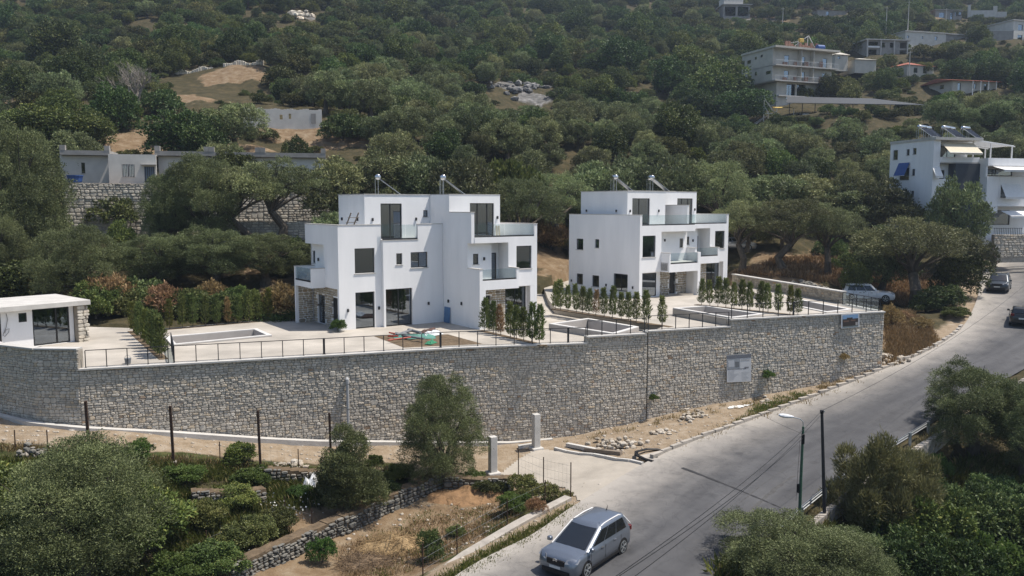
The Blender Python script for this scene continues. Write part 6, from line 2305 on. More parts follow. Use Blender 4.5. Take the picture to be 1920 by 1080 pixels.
# guard rail
def rail_run(i0, i1, off, label):
 pts = []
 for k in range(int((i1 - i0) * 2) + 1):
  i = i0 + k / 2
  a = road_pt(i, 1.0)
  b = road_pt(i, 0.0)
  n = (a - b)
  n.z = 0
  n.normalize()
  pts.append(a + n * off)
 root = pts[0].copy()
 t = thing('guardrail', label, 'guardrail', root)
 prof = [(0.0, 0.46), (0.05, 0.49), (0.06, 0.53), (0.0, 0.575), (0.0, 0.605), (0.06, 0.65), (0.05, 0.69), (0.0, 0.72)]
 m = MB()
 rings = []
 for i, p in enumerate(pts):
  d = (pts[min(i + 1, len(pts) - 1)] - pts[max(i - 1, 0)])
  d.z = 0
  d.normalize()
  n = Vector((-d.y, d.x, 0))
  rings.append([p - root + n * x + Vector((0, 0, z)) for x, z in prof] + [p - root + n * (x - 0.012) + Vector((0, 0, z)) for x, z in prof[::-1]])
 k = len(rings[0])
 vs = [q for r in rings for q in r]
 fs = [(i * k + j, i * k + (j + 1) % k, (i + 1) * k + (j + 1) % k, (i + 1) * k + j) for i in range(len(rings) - 1) for j in range(k)]
 m.add(vs, fs)
 m.build('beam', M_STEEL, t)
 run_ = 0
 last = None
 for p in pts:
  if last is None or (p - last).length > 2.4:
   last = p
   MB().box(p.x - root.x - 0.06, p.x - root.x + 0.06, p.y - root.y - 0.12, p.y - root.y - 0.02, p.z - root.z - 0.5, p.z - root.z + 0.7).build('post', M_STEEL, t)
 return t
rail_run(24, 66, 0.55, 'galvanised guardrail along the drop side of the road')
# concrete edge wall under the guard rail
pts = []
for k in range(81):
 i = 22 + k * 0.6
 a, b = road_pt(i, 1.0), road_pt(i, 0.0)
 n = a - b
 n.z = 0
 n.normalize()
 pts.append((a, n))
root = pts[0][0].copy()
t = thing('edge_wall', 'stained concrete retaining wall under the guardrail', 'wall', root)
m = MB()
for (a, n), (b, n2) in zip(pts, pts[1:]):
 q = [a + n * 0.9, b + n2 * 0.9, b + n2 * 1.25, a + n * 1.25]
 m.prism([(v.x, v.y) for v in q], 0, 0, zf0=lambda v: a.z - 4.2, zf1=lambda v: a.z + 0.03)
rel(m, root).build('concrete', M_CURB, t)
# kerb stones along the foot of the wall side
t = None
kpts = RL[39:92]
kp = Path([(p[0], p[1]) for p in kpts])
root = Vector((kpts[0][0], kpts[0][1], kpts[0][2]))
t = thing('kerb', 'weathered concrete kerb along the wall side of the road', 'kerb', root)
s_ = 0.0
rr = random.Random(12)
kz = lambda q: float(np.interp(q, kp.l, [p[2] for p in kpts]))
while s_ < kp.len - 1.0:
 ln = rr.uniform(0.85, 1.15)
 p, d, n = kp.at(s_)
 q, d2, n2 = kp.at(s_ + ln - 0.03)
 off = rr.uniform(-0.03, 0.03)
 mb = MB().prism([p + n * (0.02 + off), q + n2 * (0.02 + off), q - n2 * 0.2, p - n * 0.2], kz(s_) - 0.2, kz(s_ + ln / 2) + rr.uniform(0.13, 0.19))
 rel(mb, root).build('kerb_stone', M_CURB, t)
 s_ += ln
# driveway apron and yard curbs
def drape(name, poly, dz, m, label, step=0.35):
 xs = [p[0] for p in poly]
 ys = [p[1] for p in poly]
 gx = np.arange(min(xs), max(xs) + step, step)
 gy = np.arange(min(ys), max(ys) + step, step)
 A, B = np.meshgrid(gx, gy)
 Z = GRIDH(A, B) + dz
 ins_ = inside(poly, A, B)
 mb = MB()
 for j in range(len(gy) - 1):
  for i in range(len(gx) - 1):
   if ins_[j, i] and ins_[j, i + 1] and ins_[j + 1, i] and ins_[j + 1, i + 1]:
    mb.face([(A[j, i], B[j, i], Z[j, i]), (A[j, i + 1], B[j, i + 1], Z[j, i + 1]), (A[j + 1, i + 1], B[j + 1, i + 1], Z[j + 1, i + 1]), (A[j + 1, i], B[j + 1, i], Z[j + 1, i])])
 o = mb.build(name, m)
 weld_smooth(o, 60)
 return tag(o, label, kind='structure')
M_APRON = mat('dusty_apron_concrete', (0.37, 0.335, 0.285), 0.95, 0.12, 0.9, bump=0.2, detail=9)
ap = [tuple(spot(*q)[:2]) for q in [(935, 885, -6.15), (1000, 842, -6.05), (1080, 848, -5.95), (1225, 872, -5.4), (1130, 950, -5.7), (1082, 938, -5.8), (1055, 912, -6.0)]]
drape('driveway', ap, 0.045, M_APRON, 'dusty pale concrete driveway between the gate pillars and the road', 0.14)
pts = [tuple(spot(*q)) for q in [(1040, 842, -5.95), (1120, 856, -5.8), (1206, 873, -5.5)]]
root = Vector(pts[0])
t = thing('driveway_kerb', 'pale concrete kerb edging the driveway below the rubble heap', 'kerb', root)
pk_ = Path(pts)
for k in range(7):
 a, b = pk_.at(pk_.len * k / 7)[0], pk_.at(pk_.len * (k + 0.96) / 7)[0]
 za = hz(a.x, a.y)
 MB().bar((a.x - root.x, a.y - root.y, za - root.z + 0.06), (b.x - root.x, b.y - root.y, hz(b.x, b.y) - root.z + 0.06), 0.18, 0.22).build('kerb_stone', M_COPE, t)
for (x0, y0, x1, y1, lab) in ((1063, 838, 1120, 850, 'long concrete beam lying by the rubble heap'), (1098, 846, 1165, 855, 'timber plank lying on the kerb by the rubble heap'), (972, 843, 1000, 838, 'broken concrete lump at the foot of the far gate pillar')):
 a, b = hit(x0, y0), hit(x1, y1)
 o = MB().bar((0, 0, 0.1), tuple(Vector(b - a) + Vector((0, 0, 0.1))), 0.25, 0.2).build('concrete_beam' if 'beam' in lab else 'loose_plank' if 'plank' in lab else 'concrete_lump', M_COPE if 'plank' not in lab else M_WOOD, None, loc=Vector(a))
 tag(o, lab, 'beam' if 'beam' in lab else 'plank' if 'plank' in lab else 'lump')
# gate pillars
for (px, py, ptop_, lab) in ((1005, 844, 776, 'far concrete gate pillar against the stone wall'), (924, 889, 818, 'concrete gate pillar beside the round olive tree')):
 p = hit(px, py)
 hh = far(px, ptop_, p[1])[2] - p[2]
 t = thing('gate_pillar', lab, 'pillar', Vector(p), 0.45, 'concrete gate pillars')
 MB().bevbox(-0.2, 0.2, -0.2, 0.2, -0.3, hh, 0.02).build('shaft', M_COPE, t)
 MB().bevbox(-0.36, 0.36, -0.36, 0.36, -0.3, 0.12, 0.04).build('footing', M_COPE, t)
# rusty steel posts and thin fence posts
fence_posts = []
for (px, py, ptop_, lab) in ((168, 852, 752, 'tall rusty steel post beside the yellow vine, by the pool house'), (326, 872, 761, 'tall rusty steel post in the middle of the track edge'),
        (489, 882, 770, 'tall rusty steel post beside the trained grape vine'), (622, 890, 774, 'tall rusty steel post half hidden behind the pointed olive')):
 p = hit(px, py)
 hh = far(px - 4, ptop_, p[1])[2] - p[2]
 t = thing('steel_post', lab, 'post', Vector(p), 0.2, 'tall rusty posts along the track')
 MB().bar((0, 0, -0.4), (-0.06, 0, hh), 0.14, 0.12).build('beam', M_RUST, t)
 MB().bevbox(-0.16, 0.16, -0.16, 0.16, -0.3, 0.18, 0.03).build('footing', M_CURB, t)
def wire_fence(label, specs, wires=4, m=None):
 t = thing('wire_fence', label, 'fence', Vector(hit(*specs[0][:2])))
 root = t.location.copy()
 tops = []
 for px, py, ptop_ in specs:
  p = Vector(hit(px, py))
  hh = far(px, ptop_, p.y)[2] - p.z
  MB().tube([tuple(p - root - Vector((0, 0, 0.3))), tuple(p - root + Vector((0, 0, hh)))], 0.028, 6).build('post', M_RUST, t)
  tops.append((p, hh))
 w = MB()
 for (a, ha), (b, hb_) in zip(tops, tops[1:]):
  for k in range(wires):
   f = (k + 0.6) / wires
   w.tube([tuple(a - root + Vector((0, 0, ha * f))), tuple(b - root + Vector((0, 0, hb_ * f)))], 0.005, 4)
  n = max(2, int((b - a).length / 0.35))
  for j in range(1, n):
   q = a.lerp(b, j / n) - root
   hq = ha + (hb_ - ha) * j / n
   w.tube([tuple(q + Vector((0, 0, 0.05))), tuple(q + Vector((0, 0, hq * 0.95)))], 0.003, 3, cap=False)
 w.build('wires', M_STEEL, t)
 return t
wire_fence('thin wire fence on rusty posts along the driveway edge', [(972, 896, 842), (1019, 918, 857), (1070, 935, 867)])
wire_fence('low wire fence beside the earth plot and the concrete strip', [(793, 1082, 1020), (857, 1040, 985), (951, 985, 935), (1022, 955, 900)], 3)
wire_fence('short wire fence at the edge of the track near the pool house', [(29, 842, 806), (90, 848, 806), (247, 858, 828)], 2)
wire_fence('thin wire fence between the grape vines', [(413, 872, 828), (560, 885, 842)], 2)
wire_fence('string line on thin stakes above the white flowers', [(388, 1040, 995), (535, 980, 930), (585, 985, 955)], 1)
# drain pipe on the wall
pth = Path([w[:2] for w in WALL[5:12]])
s_ = pth.of(*spot(651, 760, -2.5)[:2])
for it in range(4):
 p, d, n = pth.at(s_)
 s_ += (651 - to_px((p.x, p.y, -2.5))[0]) / FPX * p.y * 0.9
p, d, n = pth.at(s_)
zt_, zb_ = far(651, 714, p.y)[2], footz(p.x)
t = thing('drain_pipe', 'grey plastic drain pipe running down the stone wall', 'pipe', (p.x + n.x * 0.2, p.y + n.y * 0.2, zb_))
M_PIPE = mat('grey_pipe', (0.36, 0.37, 0.38), 0.5)
MB().tube([(0, 0, -0.2), (0, 0, zt_ - zb_)], 0.085, 10).build('pipe', M_PIPE, t)
MB().tube([(0, 0, zt_ - zb_ - 0.12), (0, 0, zt_ - zb_ + 0.08), (-n.x * 0.15, -n.y * 0.15, zt_ - zb_ + 0.14)], 0.11, 10).build('elbow', M_PIPE, t)
for z in (0.8, 2.0):
 MB().tube([(0, 0, z), (0, 0, z + 0.05)], 0.105, 10).build('clamp', M_STEEL, t)
# weep holes in the wall face
pth_all = Path([(8.66, 52.07)] + [w[:2] for w in WALL[13:]])
def board(label, corners, printed):
 """flat printed board hung on the wall face; corners are surveyed points, printed in 0..1 board coordinates"""
 path = pth_all
 def onwall(px, py, off=0.17):
  best = None
  for i in range(len(path.p) - 1):
   a, b = path.p[i], path.p[i + 1]
   d = (b - a).normalized()
   n = Vector((d.y, -d.x))
   o = Vector((a.x + n.x * off, a.y + n.y * off, 0))
   r = ray(px, py)
   c = np.array([0, 0, CAMZ])
   nn = np.array([n.x, n.y, 0])
   k = ((np.array(o) - c) @ nn) / (r @ nn)
   w = c + k * r
   s = (Vector((w[0], w[1])) - a).dot(d)
   if -0.5 <= s <= (b - a).length + 0.5:
    best = Vector(w), Vector((n.x, n.y, 0))
  return best
 P = [onwall(*c) for c in corners]
 n = P[0][1]
 root = P[3][0].copy()
 t = thing('printed_board', label, 'board', root, 0, 'printed boards on the stone wall')
 A, B, C, D = [q[0] - root for q in P]          # top-left, top-right, bottom-right, bottom-left
 def at(u, v, off):
  return (A.lerp(B, u)).lerp(D.lerp(C, u), v) + n * off
 m = MB()
 m.add([at(0, 0, 0.02), at(1, 0, 0.02), at(1, 1, 0.02), at(0, 1, 0.02), at(0, 0, -0.01), at(1, 0, -0.01), at(1, 1, -0.01), at(0, 1, -0.01)],
   [(0, 1, 2, 3), (7, 6, 5, 4), (0, 4, 5, 1), (1, 5, 6, 2), (2, 6, 7, 3), (3, 7, 4, 0)])
 m.build('sheet', mat('board_white', (0.55, 0.56, 0.57), 0.6, 0.05, 3), t)
 groups = {}
 for u0, u1, v0, v1, nm, col, lvl in printed:
  groups.setdefault((nm, col, lvl), []).append((u0, u1, v0, v1))
 for (nm, col, lvl), L_ in groups.items():
  m = MB()
  for u0, u1, v0, v1 in L_:
   o = 0.024 + 0.003 * lvl
   m.face([at(u0, v0, o), at(u1, v0, o), at(u1, v1, o), at(u0, v1, o)])
  ob = m.build(nm, mat('print_%d_%d_%d' % tuple(int(c * 99) for c in col), col, 0.6, 0.1, 6), t)
  if len(L_) > 2:
   tag(ob, kind='stuff')
 return t
rr = random.Random(8)
lines = []
for k in range(9):
 lines.append((0.06, 0.06 + rr.uniform(0.2, 0.42), 0.58 + 0.042 * k, 0.59 + 0.042 * k, 'print_lines', (0.30, 0.31, 0.33), 1))
 lines.append((0.60, 0.60 + rr.uniform(0.15, 0.34), 0.66 + 0.034 * k, 0.668 + 0.034 * k, 'print_lines', (0.30, 0.31, 0.33), 1))
board('large white board with grey building views and lines of small print', [(1362, 666), (1408, 663), (1408, 715), (1363, 717)],
  [(0.0, 1.0, 0.0, 0.14, 'print_header', (0.16, 0.17, 0.19), 1), (0.02, 0.54, 0.15, 0.50, 'print_view', (0.30, 0.32, 0.34), 1), (0.06, 0.30, 0.2, 0.44, 'print_building', (0.48, 0.5, 0.52), 2),
  (0.34, 0.5, 0.26, 0.46, 'print_building', (0.16, 0.17, 0.18), 2), (0.58, 0.94, 0.17, 0.24, 'print_title', (0.40, 0.41, 0.42), 1), (0.0, 0.8, 0.515, 0.535, 'print_rule', (0.10, 0.10, 0.11), 1),
  (0.72, 0.9, 0.46, 0.51, 'print_title', (0.2, 0.2, 0.21), 1)] + lines)
board('smaller picture board with blue sky over a dark building, near the wall end', [(1577, 590), (1611, 587), (1611, 613), (1577, 616)],
  [(0.07, 0.93, 0.06, 0.35, 'print_sky', (0.22, 0.36, 0.55), 1), (0.07, 0.93, 0.35, 0.86, 'print_building', (0.055, 0.045, 0.04), 1), (0.3, 0.62, 0.26, 0.36, 'print_building', (0.055, 0.045, 0.04), 2),
  (0.12, 0.42, 0.45, 0.56, 'print_facade', (0.16, 0.10, 0.075), 2), (0.52, 0.78, 0.42, 0.52, 'print_facade', (0.16, 0.10, 0.075), 2), (0.07, 0.93, 0.86, 0.94, 'print_ground', (0.16, 0.19, 0.18), 1),
  (0.78, 0.9, 0.62, 0.84, 'print_figure', (0.4, 0.38, 0.36), 2)])
# ---------------------------------------------------------------- rubble heaps, loose things
def rock_shape(rr, r):
 m = bmesh.new()
 bmesh.ops.create_icosphere(m, subdivisions=1, radius=r)
 sx, sy, sz = rr.uniform(0.7, 1.4), rr.uniform(0.7, 1.3), rr.uniform(0.5, 0.9)
 for v in m.verts:
  k = rr.uniform(0.78, 1.18)
  v.co = Vector((v.co.x * sx * k, v.co.y * sy * k, v.co.z * sz * k))
 vs = [v.co.copy() for v in m.verts]
 fs = [tuple(v.index for v in f.verts) for f in m.faces]
 m.free()
 return vs, fs
def rock_heap(label, px0, py0, px1, py1, n, r0, r1, hgt, seed, m=None, spread=0.6, name='rubble_heap', cat='stone heap'):
 rr = random.Random(seed)
 a, b = Vector(hit(px0, py0)), Vector(hit(px1, py1))
 root = (a + b) / 2
 root.z = hz(root.x, root.y)
 t = thing(name, label, cat, root)
 for k in range(n):
  f = rr.betavariate(2, 2)
  q = a.lerp(b, f)
  x, y = q.x + rr.gauss(0, spread * 0.5), q.y + rr.gauss(0, spread * 0.5)
  c = 1 - abs(f - 0.5) * 2
  z = hz(x, y) + rr.random() * hgt * c
  vs, fs = rock_shape(rr, rr.uniform(r0, r1))
  rot = Matrix.Rotation(rr.uniform(0, 6.28), 3, 'Z')
  mb = MB()
  mb.add([rot @ v for v in vs], fs, 0, rr.random())
  mb.build('stone', m or M_RUBBLE, t, loc=Vector((x, y, z)) - root)
 return t
M_CLIFF = stone_material('cliff_stone', [(0.0, (0.10, 0.10, 0.10)), (0.5, (0.17, 0.17, 0.168)), (1.0, (0.26, 0.255, 0.245))], 0.7, 0.8)
rock_heap('large heap of broken pale stone beside the driveway kerb', 1110, 846, 1196, 834, 60, 0.09, 0.21, 0.5, 1, spread=0.9)
rock_heap('scattered rubble stones on the strip, middle of three heaps', 1212, 818, 1262, 806, 26, 0.09, 0.2, 0.15, 2, spread=0.6)
rock_heap('rubble heap farther up the strip, below the large printed board', 1272, 793, 1330, 776, 32, 0.09, 0.2, 0.3, 3, spread=0.7)
rock_heap('few loose stones on the strip beside the road grass', 1425, 757, 1448, 750, 9, 0.09, 0.2, 0.1, 4, spread=0.4)
rock_heap('stony rubble at the foot of the orange bank by the wall end', 1662, 690, 1690, 672, 40, 0.12, 0.3, 0.5, 5, spread=1.0)
rock_heap('small grey stone pile in the garden near the pool house track', 40, 862, 82, 855, 30, 0.10, 0.22, 0.45, 6, M_DRYSTONE, 0.5)
rock_heap('pale stones lying on the track edge near the trained vine', 505, 878, 575, 872, 22, 0.10, 0.22, 0.12, 7, spread=0.4)
rock_heap('pale limestone outcrop high on the wooded slope', 556, 38, 578, 28, 18, 0.5, 1.3, 2.0, 8, M_OLDSTONE, 2.0, 'rock_outcrop', 'rock')
rock_heap('long pale rock ledge on the upper slope', 612, 78, 690, 70, 20, 0.4, 1.1, 0.4, 9, M_CLIFF, 2.5, 'rock_outcrop', 'rock')
rock_heap('grey cliff of broken rock in the middle of the wooded slope', 950, 182, 1000, 160, 40, 0.4, 1.0, 0.8, 10, M_CLIFF, 5.0, 'rock_outcrop', 'rock')
rock_heap('grey rocks showing through scrub at the top of the slope', 740, 40, 800, 30, 20, 0.5, 1.4, 0.6, 11, M_CLIFF, 5.0, 'rock_outcrop', 'rock')
rock_heap('row of stones along the bank behind the boundary wall', 1470, 536, 1560, 545, 40, 0.14, 0.34, 0.3, 12, M_DRYSTONE, 0.9, 'stone_row', 'stones')
# lime spill
M_LIME = mat('lime_spill', (0.62, 0.62, 0.60), 0.95, 0.1, 2)
p = hit(1388, 765)
drape('lime_spill', [(p[0] + 1.0 * math.cos(a) * (1 + 0.2 * math.sin(3 * a)) + 0.5 * math.sin(a), p[1] + 0.55 * math.sin(a) * (1 + 0.25 * math.cos(2 * a)) + 0.35 * math.cos(a)) for a in [2 * math.pi * k / 24 for k in range(24)]], 0.05, M_LIME, 'white lime spill on the bare strip', 0.12)
# cover plate with black hoses
p = hit(1232, 858)
t = thing('cover_slab', 'grey concrete cover slab at the end of the kerb', 'slab', Vector(p), 0.6)
MB().bevbox(-0.9, 0.9, -0.55, 0.55, -0.1, 0.09, 0.02).build('slab', M_CURB, t)
MB().tube([(-0.35, -0.25, 0.09), (-0.35, -0.25, 0.13)], [0.14, 0.12], 10).build('lid', M_BLACK, t)
t = thing('black_hose', 'loops of black corrugated hose lying round the cover slab', 'hose', Vector(p), 0.0)
for k in range(3):
 f = 0.07 * k
 MB().tube([(0.4 - f, 1.1 + f, 0.08), (-0.4, 1.0 + f, 0.12), (-1.0 - f, 0.5, 0.15), (-1.1 - f, -0.05, 0.12), (-0.75 - f, -0.6, 0.08), (-0.35 - f, -1.0 - f, 0.06)], 0.045, 6).build('hose', M_BLACK, t)
# thin dark line across the asphalt, narrowing along its length
M_DARKLINE = mat('dark_line', (0.035, 0.035, 0.037), 0.8, 0.2, 4)
M_SEAM2 = mat('worn_bitumen', (0.075, 0.074, 0.073), 0.85, 0.25, 3)
a, b = on_road(1279, 881), on_road(1468, 944)
mb = MB()
rr = random.Random(5)
ns = 26
rows = []
for k in range(ns + 1):
 f = k / ns
 q = Vector(a).lerp(Vector(b), f)
 kx = int(np.argmin(np.hypot(RC[:, 0] - q.x, RC[:, 1] - q.y)))
 wq = 0.10 * (1 - 0.6 * f) + rr.uniform(-0.02, 0.02)
 d = (Vector(b) - Vector(a)).normalized()
 n = Vector((-d.y, d.x, 0))
 # height from the road ribbon itself
 best = min(((Vector((v[0], v[1])) - Vector((q.x, q.y))).length, v[2]) for v in rv)
 rows.append((q, n, wq))
def road_z(x, y):
 dx = (road_xy[:, 0] - x) ** 2 + (road_xy[:, 1] - y) ** 2
 i = np.argsort(dx)[:4]
 w = 1 / (dx[i] + 1e-6)
 return float((road_zz[i] * w).sum() / w.sum())
road_xy = np.array([(v[0], v[1]) for v in rv])
road_zz = np.array([v[2] for v in rv])
for (q, n, w), (q2, n2, w2) in zip(rows, rows[1:]):
 mb.face([tuple((q - n * w).xy) + (road_z(q.x, q.y) + 0.012,), tuple((q + n * w).xy) + (road_z(q.x, q.y) + 0.012,), tuple((q2 + n2 * w2).xy) + (road_z(q2.x, q2.y) + 0.012,), tuple((q2 - n2 * w2).xy) + (road_z(q2.x, q2.y) + 0.012,)])
tag(mb.build('road_dark_line', M_DARKLINE), kind='structure', label='thin dark line across the asphalt')
ribbon('road_crack', 26, 62, (0.72, 0.66), (0.725, 0.664), 0.008, M_SEAM2, 60, jit=0.002)['kind'] = 'structure'
ribbon('road_crack', 18, 40, (0.80, 0.77), (0.83, 0.79), 0.009, M_SEAM2, 40, jit=0.006)['kind'] = 'structure'
M_LINE = mat('worn_white_line', (0.36, 0.36, 0.35), 0.8, 0.3, 5)
# the low concrete strip between the plot and the road
pts = [tuple(spot(*q)) for q in [(760, 1140, -6.9), (880, 1048, -6.5), (985, 985, -6.2), (1072, 940, -5.9)]]
root = Vector(pts[0])
t = thing('strip_wall', 'low concrete strip wall between the earth plot and the roadside grass', 'wall', root)
pth = Path(pts)
zs = [p[2] for p in pts]
strip_z = lambda v: float(np.interp(pth.of(v[0], v[1]), pth.l, zs)) + 0.2
m = MB()
for k in range(16):
 a, b = pth.at(pth.len * k / 16), pth.at(pth.len * (k + 1) / 16)
 m.prism([a[0], b[0], b[0] - b[2] * 0.45, a[0] - a[2] * 0.45], 0, 0, zf0=lambda v: strip_z(v) - 1.7, zf1=strip_z)
rel(m, root).build('concrete', M_CURB, t)
# dry stone terrace walls of the garden
def dry_wall(label, pix, hgt, seed, lim=300, sw=(0.18, 0.42)):
 pts = [Vector(hit(*q)) for q in pix]
 root = pts[0].copy()
 t = thing('dry_stone_wall', label, 'wall', root)
 pth = Path([(p.x, p.y) for p in pts])
 zb = lambda s: float(np.interp(s, pth.l, [p.z for p in pts])) - 0.1
 m = MB()
 n = 14
 for k in range(n):
  a, b = pth.at(pth.len * k / n), pth.at(pth.len * (k + 1) / n)
  z = zb(pth.len * (k + .5) / n)
  m.prism([a[0], b[0], b[0] - b[2] * 0.6, a[0] - a[2] * 0.6], z - 1, z + hgt - 0.05)
 rel(m, root).build('earth_core', M_SOIL, t)
 st = rubble(pth, zb, lambda s: zb(s) + hgt * (0.92 + 0.12 * math.sin(s * 3.1)), seed, sw=sw, sh=(0.28, 0.46), dep=(0.05, 0.16), gap=0.045)
 place_stones(st, t, root, M_DRYSTONE, limit=lim)
 return t
dry_wall('dry stone terrace wall stepping down between the green garden and the earth plot', [(432, 1100), (520, 1062), (600, 1022), (700, 980), (800, 932), (835, 915)], 0.95, 91)
dry_wall('short dry stone wall under the hedge at the head of the earth plot', [(832, 922), (900, 928), (962, 925)], 0.9, 92)
dry_wall('dark dry stone wall across the green garden behind the white sheet', [(360, 955), (440, 955), (500, 945)], 0.9, 93)
dry_wall('low shaded stone wall under the trained vine', [(495, 905), (600, 912), (720, 905)], 0.8, 94)
# straw heap and cloth
def mound(name, label, cat, px, py, r, hgt, m, seed, stalks=0, mstalk=None):
 p = Vector(hit(px, py))
 t = thing(name, label, cat, p)
 rr = random.Random(seed)
 mb = MB()
 rings = []
 nr, ns_ = 7, 18
 ph_s = [rr.uniform(0, 6) for _ in range(4)]
 for i in range(nr):
  f = i / (nr - 1)
  ring = []
  for k in range(ns_):
   a = 2 * math.pi * k / ns_
   rr_ = r * f * (1 + 0.18 * math.sin(2 * a + ph_s[0]) + 0.1 * math.sin(5 * a + ph_s[1]))
   x, y = rr_ * math.cos(a) * 1.25, rr_ * math.sin(a)
   z = hgt * (1 - f) ** 1.2 * (1 + 0.25 * math.sin(a * 3 + i)) + (hz(p.x + x, p.y + y) - p.z) - (0.1 if f == 1 else 0)
   ring.append((x, y, z + rr.uniform(-.04, .04)))
  rings.append(ring)
 vs = [q for g in rings for q in g]
 fs = [(i * ns_ + k, i * ns_ + (k + 1) % ns_, (i + 1) * ns_ + (k + 1) % ns_, (i + 1) * ns_ + k) for i in range(nr - 1) for k in range(ns_)]
 mb.add(vs, fs)
 o = mb.build('mound', m, t)
 weld_smooth(o, 80)
 if stalks:
  s = MB()
  for k in range(stalks):
   a, f = rr.uniform(0, 6.28), math.sqrt(rr.random())
   x, y = r * f * 1.25 * math.cos(a), r * f * math.sin(a)
   z = hgt * (1 - f) ** 1.2 + (hz(p.x + x, p.y + y) - p.z) + 0.03
   b, e = rr.uniform(0, 6.28), rr.uniform(-0.3, 0.6)
   l = rr.uniform(0.3, 0.8)
   s.bar((x, y, z), (x + l * math.cos(b), y + l * math.sin(b), z + l * e * 0.5), 0.012, 0.012)
  tag(s.build('stalks', mstalk, t), kind='stuff')
 return t
M_STRAW = mat('dry_straw', (0.30, 0.21, 0.11), 0.95, 0.3, 5, bump=0.8, bump_scale=14)
M_TWIG = mat('dry_twigs', (0.17, 0.12, 0.075), 0.95, 0.3, 5, bump=0.8, bump_scale=14)
mound('straw_heap', 'heap of cut dry orange grass on the earth plot', 'heap', 735, 1032, 1.2, 0.55, M_STRAW, 1, 500, M_STRAW)
mound('brush_heap', 'flat heap of grey dry twigs below the straw heap', 'heap', 690, 1062, 1.1, 0.3, M_TWIG, 2, 420, M_TWIG)
mound('earth_heap', 'low heap of orange earth at the head of the plot', 'heap', 880, 935, 1.6, 0.5, mat('orange_earth', (0.24, 0.145, 0.075), 0.95, 0.3, 3, bump=0.6, bump_scale=8), 3, 60, M_STRAW)
def rag(name, label, cat, px, py, w, d, hgt, m, seed, z=None, at=None):
 p = Vector(at) if at is not None else Vector(hit(px, py))
 rr = random.Random(seed)
 n = 9
 mb = MB()
 P = {}
 for i in range(n):
  for j in range(n):
   u, v = i / (n - 1) - 0.5, j / (n - 1) - 0.5
   e = 1 - max(abs(u), abs(v)) * 2
   P[i, j] = (u * w + rr.uniform(-.03, .03) * w, v * d + rr.uniform(-.03, .03) * d, 0.02 + hgt * (0.55 + 0.3 * math.sin(u * 9 + seed) * math.cos(v * 7 + seed) + rr.uniform(-.12, .12)) * min(1, e * 2.2))
 for i in range(n - 1):
  for j in range(n - 1):
   mb.face([P[i, j], P[i + 1, j], P[i + 1, j + 1], P[i, j + 1]])
 o = mb.build(name, m, None, loc=p, rot=(0, 0, rr.uniform(0, 3)))
 return tag(o, label, cat)
M_TARP = mat('white_tarp', (0.62, 0.64, 0.66), 0.6, 0.08, 3)
rag('white_sheet', 'crumpled white plastic sheet beside the pointed olive', 'sheet', 583, 912, 0.8, 1.2, 0.75, M_TARP, 3)
rag('white_sheet', 'white sheet lying under the small round tree beyond the boundary wall', 'sheet', 1590, 517, 2.0, 1.4, 0.5, M_TARP, 4)
rag('white_bag', 'small white bag on the terrace wall beside the string line', 'bag', 558, 925, 0.5, 0.4, 0.3, M_TARP, 5)
# ---- builders' leftovers on the soil bed
M_TGREEN = mat('green_tarp', (0.03, 0.19, 0.10), 0.6, 0.15, 3)
M_TEAL = mat('teal_tarp', (0.08, 0.22, 0.18), 0.6, 0.15, 3)
M_PVC = mat('red_pvc', (0.36, 0.06, 0.035), 0.5)
M_GREYPVC = mat('grey_pvc', (0.17, 0.18, 0.19), 0.5)
def bz(px, py):
 p = spot(px, py, 0.08)
 return (p[0], p[1], 0.05)
rag('green_tarpaulin', 'green tarpaulin spread over the builders leftovers on the soil bed', 'tarpaulin', 0, 0, 2.6, 1.0, 0.35, M_TEAL, 11, at=bz(778, 633))
rag('green_tarpaulin', 'small bright green tarpaulin at the railing side of the soil bed', 'tarpaulin', 0, 0, 0.9, 0.5, 0.25, M_TGREEN, 12, at=bz(808, 643))
rag('white_sack', 'white building sacks on the paving side of the soil bed', 'sack', 0, 0, 1.3, 0.8, 0.4, M_TARP, 13, at=bz(812, 627))
rag('white_sack', 'crumpled white sack in the middle of the leftovers', 'sack', 0, 0, 0.9, 0.6, 0.35, M_TARP, 14, at=bz(796, 632))
rag('brown_sheet', 'dark brown sheet behind the white sacks', 'sheet', 0, 0, 1.4, 0.6, 0.35, mat('brown_sheet', (0.10, 0.06, 0.05), 0.8), 15, at=bz(806, 622))
rag('grey_sheet', 'grey membrane roll end near the glass door', 'sheet', 0, 0, 1.2, 0.6, 0.3, M_GREYPVC, 16, at=bz(752, 629))
for k, (x0, y0, x1, y1, r, m, lab) in enumerate(((744, 631, 773, 624, 0.10, M_GREYPVC, 'dark grey pipe lying towards the glass door'), (766, 622, 788, 629, 0.10, M_GREYPVC, 'short dark grey pipe across the sacks'),
             (754, 634, 795, 641, 0.07, M_GREYPVC, 'long grey pipe under the green tarpaulin'), (728, 633, 746, 636, 0.05, M_PVC, 'red pipe nearest the ladder villa wall'),
             (728, 642, 770, 638, 0.05, M_PVC, 'long red pipe on the railing side of the leftovers'), (730, 629, 740, 631, 0.05, M_PVC, 'short red pipe end beside the glass door'))):
 a, b = Vector(bz(x0, y0)), Vector(bz(x1, y1))
 o = MB().tube([(0, 0, 0.12 + 0.05 * (k % 3)), tuple(b - a + Vector((0, 0, 0.22)))], r, 9).build('loose_pipe', m, None, loc=a)
 tag(o, lab, 'pipe', 'loose pipes on the soil bed')
